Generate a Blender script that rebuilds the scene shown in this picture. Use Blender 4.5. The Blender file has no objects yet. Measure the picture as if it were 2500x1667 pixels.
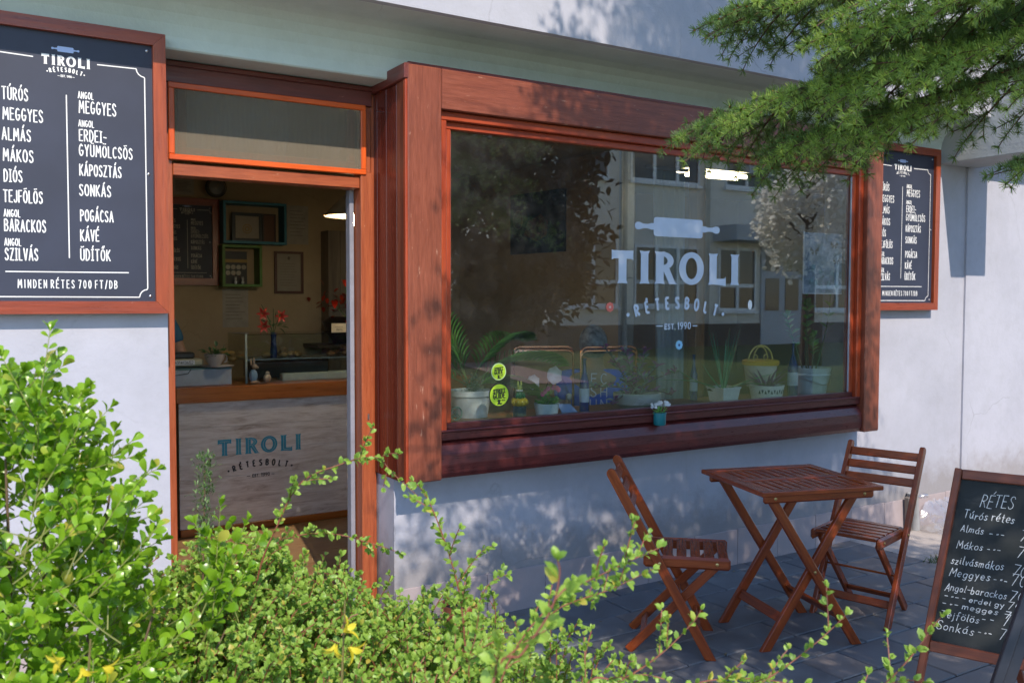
import bpy, bmesh, math, random
import numpy as np
from mathutils import Matrix, Vector

R = math.radians
sc = bpy.context.scene
COL = sc.collection

# ------------------------------------------------------------------ camera
cam_d = bpy.data.cameras.new("camera")
cam = bpy.data.objects.new("camera", cam_d)
COL.objects.link(cam)
cam_d.sensor_width = 36.0
cam_d.lens = 31.94
cam_d.clip_start = 0.05
cam_d.clip_end = 400
_yaw, _pitch, _roll = R(31.80), R(2.523), R(0.129)
_f = Vector((math.sin(_yaw) * math.cos(_pitch), math.cos(_yaw) * math.cos(_pitch), -math.sin(_pitch)))
_r = Vector((math.cos(_yaw), -math.sin(_yaw), 0))
_u = _r.cross(_f)
_r, _u = math.cos(_roll) * _r + math.sin(_roll) * _u, -math.sin(_roll) * _r + math.cos(_roll) * _u
_m = Matrix((_r, _u, -_f)).transposed().to_4x4()
_m.translation = Vector((0, -3.8008, 1.54))
cam.matrix_world = _m
cam_d.dof.use_dof = True
cam_d.dof.focus_distance = 3.6
cam_d.dof.aperture_fstop = 7.0
sc.camera = cam

# ------------------------------------------------------------------ sky and sun
SUN_AZ, SUN_EL = R(11.0), R(44.5)          # the light travels towards +y, a little towards +x
world = bpy.data.worlds.new("World")
sc.world = world
world.use_nodes = True
nt = world.node_tree
bg = nt.nodes["Background"]
sky = nt.nodes.new("ShaderNodeTexSky")
sky.sky_type = 'NISHITA'
sky.sun_disc = False
sky.sun_elevation = SUN_EL
sky.sun_rotation = math.pi + SUN_AZ
sky.air_density = 1.0
sky.dust_density = 0.1
sky.ozone_density = 3.2
nt.links.new(sky.outputs[0], bg.inputs[0])
bg.inputs[1].default_value = 0.15
sun_d = bpy.data.lights.new("sun", 'SUN')
sun_d.energy = 2.55
sun_d.angle = R(0.4)
sun_d.color = (1.0, 0.885, 0.755)
sun = bpy.data.objects.new("sun", sun_d)
COL.objects.link(sun)
sun.location = (-2, -12, 12)
_d = Vector((math.sin(SUN_AZ) * math.cos(SUN_EL), math.cos(SUN_AZ) * math.cos(SUN_EL), -math.sin(SUN_EL)))
sun.rotation_euler = _d.to_track_quat('-Z', 'Y').to_euler()

sc.view_settings.view_transform = 'Standard'
sc.view_settings.look = 'None'
sc.view_settings.exposure = 1.07
sc.view_settings.gamma = 1.0
sc.view_settings.use_curve_mapping = False
sc.render.engine = 'CYCLES'
sc.cycles.use_denoising = True
sc.cycles.max_bounces = 10
sc.cycles.transparent_max_bounces = 16
sc.cycles.sample_clamp_indirect = 8.0
sc.cycles.caustics_reflective = False
sc.cycles.caustics_refractive = False

rnd = random.Random(7)
rng = np.random.default_rng(11)

# ------------------------------------------------------------------ scene tree helpers
RM = {}

def tag(o, label=None, cat=None, group=None, kind=None):
    if label: o["label"] = label
    if cat: o["category"] = cat
    if group: o["group"] = group
    if kind: o["kind"] = kind
    return o

def empty(name, loc=(0, 0, 0), rz=0.0, label=None, cat=None, group=None, kind=None):
    o = bpy.data.objects.new(name, None)
    o.empty_display_size = 0.1
    o.location = loc
    o.rotation_euler = (0, 0, rz)
    COL.objects.link(o)
    RM[o.name] = Matrix()
    o_w[o.name] = Matrix.Translation(Vector(loc)) @ Matrix.Rotation(rz, 4, 'Z')
    return tag(o, label, cat, group, kind)
o_w = {}

def put(name, mesh, mat=None, parent=None, M=None, world=False):
    """link a mesh object; M is in the frame of the top-level thing, or of the world with world=True"""
    M = Matrix() if M is None else M
    o = bpy.data.objects.new(name, mesh)
    COL.objects.link(o)
    if mat is not None and mesh is not None and len(mesh.materials) == 0:
        for mm in (mat if isinstance(mat, (list, tuple)) else [mat]):
            mesh.materials.append(mm)
    if parent is None:
        o.matrix_basis = M
        o_w[o.name] = M
        RM[o.name] = Matrix()
    else:
        rw = o_w[parent.name]
        if world: M = rw.inverted() @ M
        o.parent = parent
        o.matrix_basis = RM[parent.name].inverted() @ M
        RM[o.name] = M
        o_w[o.name] = rw          # the frame of the top-level thing
    return o

def copy_tree(o, parent=None):
    c = o.copy()
    COL.objects.link(c)
    if parent is not None: c.parent = parent
    for ch in o.children: copy_tree(ch, c)
    return c

def np_mesh(name, V, F, smooth=False, mats=None, midx=None):
    """V (n,3), F (m,k) all faces of one size k, or list of faces"""
    me = bpy.data.meshes.new(name)
    V = np.asarray(V, dtype=np.float32)
    if isinstance(F, np.ndarray):
        m, k = F.shape
        me.vertices.add(len(V)); me.vertices.foreach_set("co", V.ravel())
        me.loops.add(m * k); me.loops.foreach_set("vertex_index", F.astype(np.int32).ravel())
        me.polygons.add(m)
        me.polygons.foreach_set("loop_start", np.arange(0, m * k, k, dtype=np.int32))
        me.polygons.foreach_set("loop_total", np.full(m, k, dtype=np.int32))
        me.update(calc_edges=True)
    else:
        me.from_pydata([tuple(map(float, v)) for v in V], [], [list(map(int, f)) for f in F])
    if mats:
        for mm in mats: me.materials.append(mm)
    if midx is not None:
        me.polygons.foreach_set("material_index", np.asarray(midx, dtype=np.int32))
    if smooth:
        me.polygons.foreach_set("use_smooth", np.ones(len(me.polygons), dtype=bool))
    me.validate()
    return me

class MB:
    """collects shapes; build() makes one mesh"""
    def __init__(s): s.v = []; s.f = []; s.sm = []
    def add(s, V, F, smooth=False):
        n = len(s.v)
        s.v += [tuple(p) for p in V]
        s.f += [[i + n for i in f] for f in F]
        s.sm += [smooth] * len(F)
        return s
    def box(s, x0, x1, y0, y1, z0, z1, M=None, ch=0.0):
        if ch > 0:
            V, F = chamfer_box(x1 - x0, y1 - y0, z1 - z0, ch)
            c = Vector(((x0 + x1) / 2, (y0 + y1) / 2, (z0 + z1) / 2))
            V = [Vector(p) + c for p in V]
        else:
            V = [Vector(p) for p in ((x0, y0, z0), (x1, y0, z0), (x1, y1, z0), (x0, y1, z0), (x0, y0, z1), (x1, y0, z1), (x1, y1, z1), (x0, y1, z1))]
            F = [(0, 3, 2, 1), (4, 5, 6, 7), (0, 1, 5, 4), (1, 2, 6, 5), (2, 3, 7, 6), (3, 0, 4, 7)]
        if M is not None: V = [M @ p for p in V]
        return s.add(V, F)
    def tube(s, pts, rad, n=8, caps=True):
        pts = [Vector(p) for p in pts]
        m = len(pts)
        rad = [rad] * m if not hasattr(rad, '__len__') else list(rad)
        V = []; F = []
        t0 = (pts[1] - pts[0]).normalized()
        a = t0.orthogonal().normalized()
        for i, p in enumerate(pts):
            t = (pts[min(i + 1, m - 1)] - pts[max(i - 1, 0)])
            t = t.normalized() if t.length > 1e-9 else t0
            a = (a - t * a.dot(t))
            a = a.normalized() if a.length > 1e-6 else t.orthogonal().normalized()
            b = t.cross(a)
            for k in range(n):
                w = 2 * math.pi * k / n
                V.append(p + (a * math.cos(w) + b * math.sin(w)) * rad[i])
        for i in range(m - 1):
            for k in range(n):
                k2 = (k + 1) % n
                F.append((i * n + k, i * n + k2, (i + 1) * n + k2, (i + 1) * n + k))
        if caps:
            F.append(tuple(range(n - 1, -1, -1))); F.append(tuple(range((m - 1) * n, m * n)))
        return s.add(V, F, True)
    def lathe(s, prof, n=20, M=None, sx=1.0, sy=1.0):
        V = []; F = []
        for r_, z in prof:
            for k in range(n):
                w = 2 * math.pi * k / n
                V.append(Vector((r_ * math.cos(w) * sx, r_ * math.sin(w) * sy, z)))
        for i in range(len(prof) - 1):
            for k in range(n):
                k2 = (k + 1) % n
                F.append((i * n + k, i * n + k2, (i + 1) * n + k2, (i + 1) * n + k))
        F.append(tuple(range(n - 1, -1, -1)))
        F.append(tuple(range((len(prof) - 1) * n, len(prof) * n)))
        if M is not None: V = [M @ p for p in V]
        return s.add(V, F, True)
    def ball(s, c, r_, n=10, m=7, M=None):
        rx, ry, rz = r_ if hasattr(r_, '__len__') else (r_, r_, r_)
        c = Vector(c)
        V = []; F = []
        for i in range(m + 1):
            ph = -math.pi / 2 + math.pi * i / m
            cr = max(math.cos(ph), 1e-3)
            for k in range(n):
                w = 2 * math.pi * k / n
                V.append(c + Vector((rx * cr * math.cos(w), ry * cr * math.sin(w), rz * math.sin(ph))))
        for i in range(m):
            for k in range(n):
                k2 = (k + 1) % n
                F.append((i * n + k, i * n + k2, (i + 1) * n + k2, (i + 1) * n + k))
        if M is not None: V = [M @ p for p in V]
        return s.add(V, F, True)
    def prism(s, poly, a, b, axis='z', M=None):
        """extrude a 2-D polygon between a and b along axis"""
        n = len(poly)
        def P(p, t):
            if axis == 'z': return Vector((p[0], p[1], t))
            if axis == 'x': return Vector((t, p[0], p[1]))
            return Vector((p[0], t, p[1]))
        V = [P(p, a) for p in poly] + [P(p, b) for p in poly]
        F = [tuple(range(n)), tuple(range(2 * n - 1, n - 1, -1))]
        for i in range(n):
            j = (i + 1) % n
            F.append((i, i + n, j + n, j))
        if M is not None: V = [M @ p for p in V]
        return s.add(V, F)
    def mesh(s, name):
        me = bpy.data.meshes.new(name)
        me.from_pydata([tuple(p) for p in s.v], [], s.f)
        me.polygons.foreach_set("use_smooth", np.array(s.sm, dtype=bool))
        bm = bmesh.new(); bm.from_mesh(me)
        bmesh.ops.recalc_face_normals(bm, faces=bm.faces)
        bm.to_mesh(me); bm.free()
        if any(s.sm): me.set_sharp_from_angle(angle=R(38))
        me.validate()
        return me
    def build(s, name, mat, parent=None, M=None, world=False):
        return put(name, s.mesh(name), mat, parent, M, world)

def chamfer_box(sx, sy, sz, c):
    c = min(c, 0.45 * min(sx, sy, sz))
    bm = bmesh.new()
    bmesh.ops.create_cube(bm, size=1.0)
    bmesh.ops.scale(bm, vec=(sx, sy, sz), verts=bm.verts)
    bmesh.ops.bevel(bm, geom=bm.edges[:], offset=c, segments=1, affect='EDGES', profile=0.5)
    bm.verts.index_update()
    V = [v.co.copy() for v in bm.verts]
    F = [[v.index for v in f.verts] for f in bm.faces]
    bm.free()
    return V, F

def bar_matrix(p0, p1, up=(0, 0, 1)):
    """local x along p0->p1, z near up, centred"""
    p0, p1 = Vector(p0), Vector(p1)
    x = (p1 - p0).normalized()
    u = Vector(up)
    if abs(x.dot(u)) > 0.995: u = Vector((0, 1, 0)) if abs(x.y) < 0.9 else Vector((1, 0, 0))
    y = u.cross(x).normalized()
    z = x.cross(y)
    M = Matrix((x, y, z)).transposed().to_4x4()
    M.translation = (p0 + p1) / 2
    return M, (p1 - p0).length

_bars = {}
def bar(name, p0, p1, w, h, mat, parent=None, up=(0, 0, 1), ch=0.003, world=False, rnd_end=False):
    """a board of its own: length along local x (grain), width w along y, height h along z"""
    M, L = bar_matrix(p0, p1, up)
    key = (round(L, 4), round(w, 4), round(h, 4), ch, id(mat), rnd_end)
    me = _bars.get(key)
    if me is None:
        mb = MB()
        if rnd_end:      # rounded top end at +x, in the plane of the larger side
            r_ = h / 2
            poly = [(-L / 2, -r_), (L / 2 - r_, -r_)] + [(L / 2 - r_ + r_ * math.sin(a), -r_ * math.cos(a)) for a in [math.pi * k / 8 for k in range(1, 8)]] + [(L / 2 - r_, r_), (-L / 2, r_)]
            mb.prism(poly, -w / 2, w / 2, 'y')
        else:
            mb.add(*chamfer_box(L, w, h, ch))
        me = mb.mesh(name)
        _bars[key] = me
    return put(name, me, mat, parent, M, world)

# ------------------------------------------------------------------ materials
def new_mat(name):
    m = bpy.data.materials.new(name)
    m.use_nodes = True
    return m, m.node_tree, m.node_tree.nodes["Principled BSDF"]

def N(nt, kind, **kw):
    n = nt.nodes.new(kind)
    for k, v in kw.items():
        if hasattr(n, k): setattr(n, k, v)
        else: n.inputs[k].default_value = v
    return n

def ramp(nt, src, stops, interp='LINEAR'):
    r_ = nt.nodes.new("ShaderNodeValToRGB")
    r_.color_ramp.interpolation = interp
    el = r_.color_ramp.elements
    while len(el) < len(stops): el.new(0.5)
    for e, (p, c) in zip(el, stops):
        e.position = p
        e.color = (*c, 1) if len(c) == 3 else c
    nt.links.new(src, r_.inputs[0])
    return r_.outputs[0]

def mixc(nt, fac, a, b, mode='MIX'):
    n = nt.nodes.new("ShaderNodeMix")
    n.data_type = 'RGBA'; n.blend_type = mode
    for s, v in ((0, fac), (6, a), (7, b)):
        if hasattr(v, 'is_output'): nt.links.new(v, n.inputs[s])
        elif s == 0: n.inputs[0].default_value = v
        else: n.inputs[s].default_value = (*v, 1)
    return n.outputs[2]

def coords(nt, scale=(1, 1, 1), kind='Object', rand=True):
    tc = nt.nodes.new("ShaderNodeTexCoord")
    mp = nt.nodes.new("ShaderNodeMapping")
    mp.inputs['Scale'].default_value = scale
    nt.links.new(tc.outputs[kind], mp.inputs['Vector'])
    if rand:
        oi = nt.nodes.new("ShaderNodeObjectInfo")
        mu = N(nt, "ShaderNodeMath", operation='MULTIPLY'); mu.inputs[1].default_value = 37.0
        nt.links.new(oi.outputs['Random'], mu.inputs[0])
        nt.links.new(mu.outputs[0], mp.inputs['Location'])
    return mp.outputs[0]

def noise(nt, vec, scale=5.0, detail=4.0, rough=0.55, dist=0.0):
    n = nt.nodes.new("ShaderNodeTexNoise")
    n.inputs['Scale'].default_value = scale
    n.inputs['Detail'].default_value = detail
    n.inputs['Roughness'].default_value = rough
    n.inputs['Distortion'].default_value = dist
    nt.links.new(vec, n.inputs['Vector'])
    return n.outputs['Fac']

def bump(nt, bsdf, h, strength=0.3, dist=0.01):
    b = nt.nodes.new("ShaderNodeBump")
    b.inputs['Strength'].default_value = strength
    b.inputs['Distance'].default_value = dist
    nt.links.new(h, b.inputs['Height'])
    nt.links.new(b.outputs[0], bsdf.inputs['Normal'])

def flat(name, c, rough=0.5, metal=0.0, spec=0.5, var=0.12, sc_=14.0):
    m, nt, b = new_mat(name)
    v = coords(nt)
    n = noise(nt, v, sc_, 3)
    lo = tuple(x * (1 - var) for x in c); hi = tuple(min(1, x * (1 + var)) for x in c)
    nt.links.new(ramp(nt, n, [(0.3, lo), (0.7, hi)]), b.inputs['Base Color'])
    b.inputs['Roughness'].default_value = rough
    b.inputs['Metallic'].default_value = metal
    b.inputs['Specular IOR Level'].default_value = spec
    return m

def wood(name, dark, mid, light, rough=0.38, grain=1.0, wear=0.0, wear_c=(0.55, 0.36, 0.25), axis=0, bumpy=0.25):
    m, nt, b = new_mat(name)
    s = [22.0, 22.0, 22.0]; s[axis] = 1.6
    v = coords(nt, tuple(x * grain for x in s))
    n1 = noise(nt, v, 1.3, 5, 0.6, 0.6)
    n2 = noise(nt, v, 5.0, 6, 0.65, 0.2)
    c1 = ramp(nt, n1, [(0.22, dark), (0.5, mid), (0.80, light)])
    c2 = ramp(nt, n2, [(0.33, (0.84, 0.84, 0.84)), (0.66, (1.08, 1.08, 1.08))])
    col = mixc(nt, 1.0, c1, c2, 'MULTIPLY')
    if wear > 0:
        vv = coords(nt, (9, 9, 9) if axis else (3.5, 16, 16))
        n3 = noise(nt, vv, 3.2, 8, 0.72)
        w = ramp(nt, n3, [(0.68 - wear * 0.1, (0, 0, 0)), (0.74 - wear * 0.1, (1, 1, 1))])
        sep = nt.nodes.new("ShaderNodeMath"); sep.operation = 'MULTIPLY'; sep.inputs[1].default_value = 0.75
        nt.links.new(w, sep.inputs[0])
        col = mixc(nt, sep.outputs[0], col, wear_c)
    nt.links.new(col, b.inputs['Base Color'])
    rr = ramp(nt, n2, [(0.3, (rough * 0.8,) * 3), (0.7, (min(1, rough * 1.35),) * 3)])
    nt.links.new(rr, b.inputs['Roughness'])
    bump(nt, b, n2, bumpy, 0.004)
    return m

def leaf_mat(name, dark, light, trans, tfac=0.42, rough=0.38, extra=None):
    m, nt, b = new_mat(name)
    out = nt.nodes["Material Output"]
    geo = nt.nodes.new("ShaderNodeNewGeometry")
    oi = nt.nodes.new("ShaderNodeObjectInfo")
    ad = N(nt, "ShaderNodeMath", operation='ADD')
    nt.links.new(geo.outputs['Random Per Island'], ad.inputs[0])
    nt.links.new(oi.outputs['Random'], ad.inputs[1])
    fr = N(nt, "ShaderNodeMath", operation='FRACT')
    nt.links.new(ad.outputs[0], fr.inputs[0])
    st = [(0.0, dark), (0.75, light)]
    if extra: st += [(0.95, light), (0.985, extra)]
    col = ramp(nt, fr.outputs[0], st)
    nt.links.new(col, b.inputs['Base Color'])
    b.inputs['Roughness'].default_value = rough
    tr = nt.nodes.new("ShaderNodeBsdfTranslucent")
    tc = mixc(nt, 0.6, col, trans)
    nt.links.new(tc, tr.inputs['Color'])
    mx = nt.nodes.new("ShaderNodeMixShader")
    mx.inputs[0].default_value = tfac
    nt.links.new(b.outputs[0], mx.inputs[1]); nt.links.new(tr.outputs[0], mx.inputs[2])
    nt.links.new(mx.outputs[0], out.inputs['Surface'])
    return m

def glass_mat(name, tint=(0.94, 0.96, 0.95), gain=2.4, base=0.04, rough=0.0, dirt=0.03):
    m, nt, b = new_mat(name)
    out = nt.nodes["Material Output"]
    nt.nodes.remove(b)
    tr = N(nt, "ShaderNodeBsdfTransparent"); tr.inputs[0].default_value = (*tint, 1)
    gl = N(nt, "ShaderNodeBsdfGlossy"); gl.inputs['Roughness'].default_value = rough
    fr = N(nt, "ShaderNodeFresnel"); fr.inputs[0].default_value = 1.5
    ge = N(nt, "ShaderNodeNewGeometry")
    bf = N(nt, "ShaderNodeMath", operation='MULTIPLY_ADD'); bf.inputs[1].default_value = 1 / 1.5 - 1.5; bf.inputs[2].default_value = 1.5
    nt.links.new(ge.outputs['Backfacing'], bf.inputs[0]); nt.links.new(bf.outputs[0], fr.inputs[0])     # a thin pane: both faces mirror alike
    mu = N(nt, "ShaderNodeMath", operation='MULTIPLY_ADD'); mu.inputs[1].default_value = gain; mu.inputs[2].default_value = base
    mu.use_clamp = True
    nt.links.new(fr.outputs[0], mu.inputs[0])
    mx = N(nt, "ShaderNodeMixShader")
    nt.links.new(mu.outputs[0], mx.inputs[0]); nt.links.new(tr.outputs[0], mx.inputs[1]); nt.links.new(gl.outputs[0], mx.inputs[2])
    last = mx.outputs[0]
    if dirt > 0:
        df = N(nt, "ShaderNodeBsdfDiffuse"); df.inputs[0].default_value = (0.7, 0.72, 0.74, 1)
        v = coords(nt, (1, 1, 1))
        n = noise(nt, v, 6.0, 8, 0.7)
        rr = ramp(nt, n, [(0.45, (dirt * 0.25,) * 3), (0.8, (dirt,) * 3)])
        m2 = N(nt, "ShaderNodeMixShader")
        nt.links.new(rr, m2.inputs[0]); nt.links.new(last, m2.inputs[1]); nt.links.new(df.outputs[0], m2.inputs[2])
        last = m2.outputs[0]
    nt.links.new(last, out.inputs['Surface'])
    return m

def plaster(name, c, stain=0.16, rough=0.85, bs=0.35, scale=1.0, dirt=False):
    m, nt, b = new_mat(name)
    v = coords(nt, (scale,) * 3, rand=False)
    n1 = noise(nt, v, 1.3, 6, 0.62)
    n2 = noise(nt, v, 60, 5, 0.6)
    n3 = noise(nt, v, 9.0, 7, 0.7)
    c1 = ramp(nt, n1, [(0.3, tuple(x * (1 - stain) for x in c)), (0.62, c)])
    c2 = ramp(nt, n3, [(0.3, (0.93, 0.93, 0.92)), (0.55, (1, 1, 1))])
    col = mixc(nt, 1.0, c1, c2, 'MULTIPLY')
    # a few small scuffs
    v2 = coords(nt, (14, 14, 5), rand=False)
    n4 = noise(nt, v2, 1.6, 3, 0.5)
    sp = ramp(nt, n4, [(0.765, (1, 1, 1)), (0.80, (0.62, 0.6, 0.58))])
    col = mixc(nt, 1.0, col, sp, 'MULTIPLY')
    # hairline cracks
    vo = nt.nodes.new("ShaderNodeTexVoronoi"); vo.feature = 'DISTANCE_TO_EDGE'; vo.inputs['Scale'].default_value = 1.1
    wv_ = mixc(nt, 0.12, v, nt.nodes.new("ShaderNodeTexNoise").outputs['Color'])
    nn = [n for n in nt.nodes if n.bl_idname == "ShaderNodeTexNoise"][-1]; nn.inputs['Scale'].default_value = 5.0; nn.inputs['Detail'].default_value = 6; nt.links.new(v, nn.inputs['Vector'])
    nt.links.new(wv_, vo.inputs['Vector'])
    cr = ramp(nt, vo.outputs['Distance'], [(0.0, (0.74, 0.73, 0.72)), (0.0035, (1, 1, 1))])
    msk = ramp(nt, n1, [(0.50, (0, 0, 0)), (0.62, (1, 1, 1))])
    col = mixc(nt, msk, col, mixc(nt, 1.0, col, cr, 'MULTIPLY'))
    # rain streaks
    st = noise(nt, coords(nt, (26, 26, .5), rand=False), 1.0, 5, 0.6)
    col = mixc(nt, 1.0, col, ramp(nt, st, [(0.22, (0.95, 0.945, 0.93)), (0.34, (1, 1, 1))]), 'MULTIPLY')
    if dirt:        # splashed soil above the ground
        sp_ = nt.nodes.new("ShaderNodeSeparateXYZ"); tcc = nt.nodes.new("ShaderNodeTexCoord"); nt.links.new(tcc.outputs['Object'], sp_.inputs[0])
        ad_ = N(nt, "ShaderNodeMath", operation='MULTIPLY_ADD'); ad_.inputs[1].default_value = -0.55
        nt.links.new(n3, ad_.inputs[0]); nt.links.new(sp_.outputs[2], ad_.inputs[2])
        dz = ramp(nt, ad_.outputs[0], [(0.0, (0.70, 0.66, 0.60)), (0.22, (1, 1, 1))])
        col = mixc(nt, 1.0, col, dz, 'MULTIPLY')
    nt.links.new(col, b.inputs['Base Color'])
    b.inputs['Roughness'].default_value = rough
    b.inputs['Specular IOR Level'].default_value = 0.25
    ad = N(nt, "ShaderNodeMath", operation='MULTIPLY_ADD'); ad.inputs[1].default_value = 0.5
    nt.links.new(n2, ad.inputs[0]); nt.links.new(n3, ad.inputs[2])
    bump(nt, b, ad.outputs[0], bs, 0.006)
    return m

def emit(name, c, s):
    m, nt, b = new_mat(name)
    b.inputs['Emission Color'].default_value = (*c, 1)
    b.inputs['Emission Strength'].default_value = s
    b.inputs['Base Color'].default_value = (*c, 1)
    return m

def smudged(name):
    m, nt, b = new_mat(name)
    v = coords(nt, (3, 3, 7), rand=False)
    n = noise(nt, v, 2.2, 7, 0.7, 0.6)
    nt.links.new(ramp(nt, n, [(0.35, (0.011, 0.015, 0.016)), (0.62, (0.022, 0.026, 0.028)), (0.78, (0.055, 0.058, 0.060))]), b.inputs['Base Color'])
    b.inputs['Roughness'].default_value = 0.75
    return m
M_ = {}
M_['wall'] = plaster('wall_plaster', (0.45, 0.452, 0.515), dirt=True)
M_['soffit'] = plaster('soffit_paint', (0.62, 0.70, 0.66), 0.1)  # bounce and sky light under the eaves put into this green-tinted colour
M_['wall2'] = plaster('upper_plaster', (0.44, 0.44, 0.49), 0.1)
M_['concrete'] = plaster('beam_concrete', (0.42, 0.44, 0.45), 0.15, bs=0.9)
M_['plinth'] = plaster('plinth_tile', (0.40, 0.335, 0.34), 0.10, 0.6, 0.15)
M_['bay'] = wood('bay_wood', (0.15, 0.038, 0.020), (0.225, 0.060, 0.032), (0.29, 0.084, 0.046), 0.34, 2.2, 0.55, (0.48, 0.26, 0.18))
M_['bayshade'] = wood('shaded_sill_wood', (0.060, 0.013, 0.013), (0.090, 0.018, 0.017), (0.12, 0.026, 0.022), 0.30, 2.0, 0.12, (0.5, 0.16, 0.10))  # sill and bottom rails: tree shade put into a darker wood colour
M_['sash'] = wood('sash_wood', (0.24, 0.034, 0.014), (0.36, 0.055, 0.018), (0.45, 0.085, 0.024), 0.30, 1.0, 0.10, (0.55, 0.3, 0.22))
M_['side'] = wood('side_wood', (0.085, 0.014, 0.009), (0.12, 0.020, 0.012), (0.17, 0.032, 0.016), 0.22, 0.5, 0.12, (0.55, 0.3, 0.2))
M_['door'] = wood('door_wood', (0.24, 0.052, 0.020), (0.34, 0.080, 0.028), (0.42, 0.115, 0.042), 0.32, 2.0, 0.22, (0.6, 0.34, 0.22))
M_['orange'] = wood('screen_frame_wood', (0.58, 0.075, 0.008), (0.66, 0.095, 0.010), (0.74, 0.12, 0.014), 0.32, 1.0, 0.0)
M_['header'] = wood('header_wood', (0.10, 0.022, 0.018), (0.15, 0.035, 0.028), (0.2, 0.05, 0.04), 0.4, 0.8, 0.1)
M_['frame'] = wood('board_frame_wood', (0.30, 0.055, 0.018), (0.45, 0.095, 0.028), (0.58, 0.15, 0.045), 0.36, 1.2, 0.06)
M_['teak'] = wood('furniture_wood', (0.16, 0.027, 0.008), (0.27, 0.050, 0.012), (0.39, 0.088, 0.018), 0.20, 1.3, 0.05, (0.5, 0.22, 0.12))
M_['slate'] = flat('menu_panel', (0.027, 0.032, 0.058), 0.55, var=0.12, sc_=5)
M_['chalkboard'] = smudged('chalk_panel')
M_['print'] = flat('white_print', (0.80, 0.80, 0.80), 0.6, var=0.05)
M_['chalk'] = flat('chalk', (0.62, 0.64, 0.66), 0.9, var=0.35, sc_=120)
M_['vinyl'] = flat('frosted_vinyl', (0.55, 0.62, 0.74), 0.65, var=0.05)
M_['pinblue'] = flat('pin_print', (0.42, 0.52, 0.78), 0.6, var=0.1)
M_['glass'] = glass_mat('window_glass')
M_['thinglass'] = glass_mat('case_glass', (0.88, 0.94, 0.92), 1.2, 0.02, 0.0, 0.0)
M_['brass'] = flat('brass_bolt', (0.55, 0.38, 0.15), 0.3, 1.0)
M_['steel'] = flat('steel', (0.55, 0.55, 0.57), 0.35, 1.0)
M_['blackmetal'] = flat('black_metal', (0.035, 0.037, 0.05), 0.38, 0.3)
M_['white'] = flat('white_paint', (0.72, 0.72, 0.72), 0.4)
M_['greywhite'] = flat('door_edge_paint', (0.24, 0.24, 0.28), 0.5)
M_['inwall'] = plaster('room_wall', (0.52, 0.39, 0.24), 0.15)
M_['ceiling'] = plaster('room_ceiling', (0.55, 0.5, 0.42), 0.05)
# ------------------------------------------------------------------ lettering drawn with strokes
def arc(cx, cy, rx, ry, a0, a1, n=10):
    return [(cx + rx * math.cos(R(a0 + (a1 - a0) * i / n)), cy + ry * math.sin(R(a0 + (a1 - a0) * i / n))) for i in range(n + 1)]

G = {}
G['A'] = (.42, [[(0, 0), (.21, 1), (.42, 0)], [(.08, .33), (.34, .33)]])
G['B'] = (.38, [[(0, 0), (0, 1)], [(0, 1)] + arc(.12, .77, .22, .23, 90, -90, 8) + [(0, .54)], [(0, .53)] + arc(.13, .27, .25, .26, 90, -90, 8) + [(0, .01)]])
G['C'] = (.37, [arc(.2, .5, .2, .5, 50, 310, 14)])
G['D'] = (.38, [[(0, 0), (0, 1)], [(0, 1), (.08, 1)] + arc(.1, .5, .28, .5, 85, -85, 12) + [(.08, 0), (0, 0)]])
G['E'] = (.33, [[(.33, 1), (0, 1), (0, 0), (.34, 0)], [(0, .52), (.27, .52)]])
G['F'] = (.32, [[(.32, 1), (0, 1), (0, 0)], [(0, .52), (.27, .52)]])
G['G'] = (.40, [arc(.2, .5, .2, .5, 50, 335, 14) + [(.39, .45), (.22, .45)]])
G['H'] = (.40, [[(0, 0), (0, 1)], [(.4, 0), (.4, 1)], [(0, .5), (.4, .5)]])
G['I'] = (.10, [[(.05, 0), (.05, 1)]])
G['i_'] = (.22, [[(0, 1), (.22, 1)], [(.11, 1), (.11, 0)], [(0, 0), (.22, 0)]])
G['J'] = (.30, [[(.3, 1), (.3, .25)] + arc(.15, .22, .15, .22, 0, -170, 8)])
G['K'] = (.38, [[(0, 0), (0, 1)], [(.36, 1), (.02, .45)], [(.07, .54), (.38, 0)]])
G['L'] = (.31, [[(0, 1), (0, 0), (.31, 0)]])
G['M'] = (.52, [[(0, 0), (.06, 1), (.26, .35), (.46, 1), (.52, 0)]])
G['N'] = (.38, [[(0, 0), (0, 1), (.38, 0), (.38, 1)]])
G['O'] = (.42, [arc(.21, .5, .21, .5, 90, 450, 18)])
G['P'] = (.36, [[(0, 0), (0, 1)], [(0, 1)] + arc(.12, .74, .24, .26, 90, -90, 8) + [(0, .48)]])
G['R'] = (.38, [[(0, 0), (0, 1)], [(0, 1)] + arc(.12, .75, .23, .25, 90, -90, 8) + [(0, .5)], [(.13, .5), (.38, 0)]])
G['S'] = (.36, [[(.34, .83), (.27, .96), (.15, 1), (.04, .9), (.02, .74), (.1, .6), (.26, .45), (.34, .3), (.33, .12), (.22, .01), (.1, .01), (0, .16)]])
G['T'] = (.42, [[(0, 1), (.42, 1)], [(.21, 1), (.21, 0)]])
G['U'] = (.38, [[(0, 1), (0, .25)] + arc(.19, .24, .19, .24, 190, 350, 8) + [(.38, .25), (.38, 1)]])
G['V'] = (.40, [[(0, 1), (.2, 0), (.4, 1)]])
G['W'] = (.56, [[(0, 1), (.14, 0), (.28, .8), (.42, 0), (.56, 1)]])
G['Y'] = (.38, [[(0, 1), (.19, .48), (.38, 1)], [(.19, .48), (.19, 0)]])
G['Z'] = (.37, [[(0, 1), (.36, 1), (0, 0), (.38, 0)]])
G['0'] = (.36, [arc(.18, .5, .18, .5, 90, 450, 16)])
G['1'] = (.18, [[(0, .8), (.13, 1), (.13, 0)]])
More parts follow.
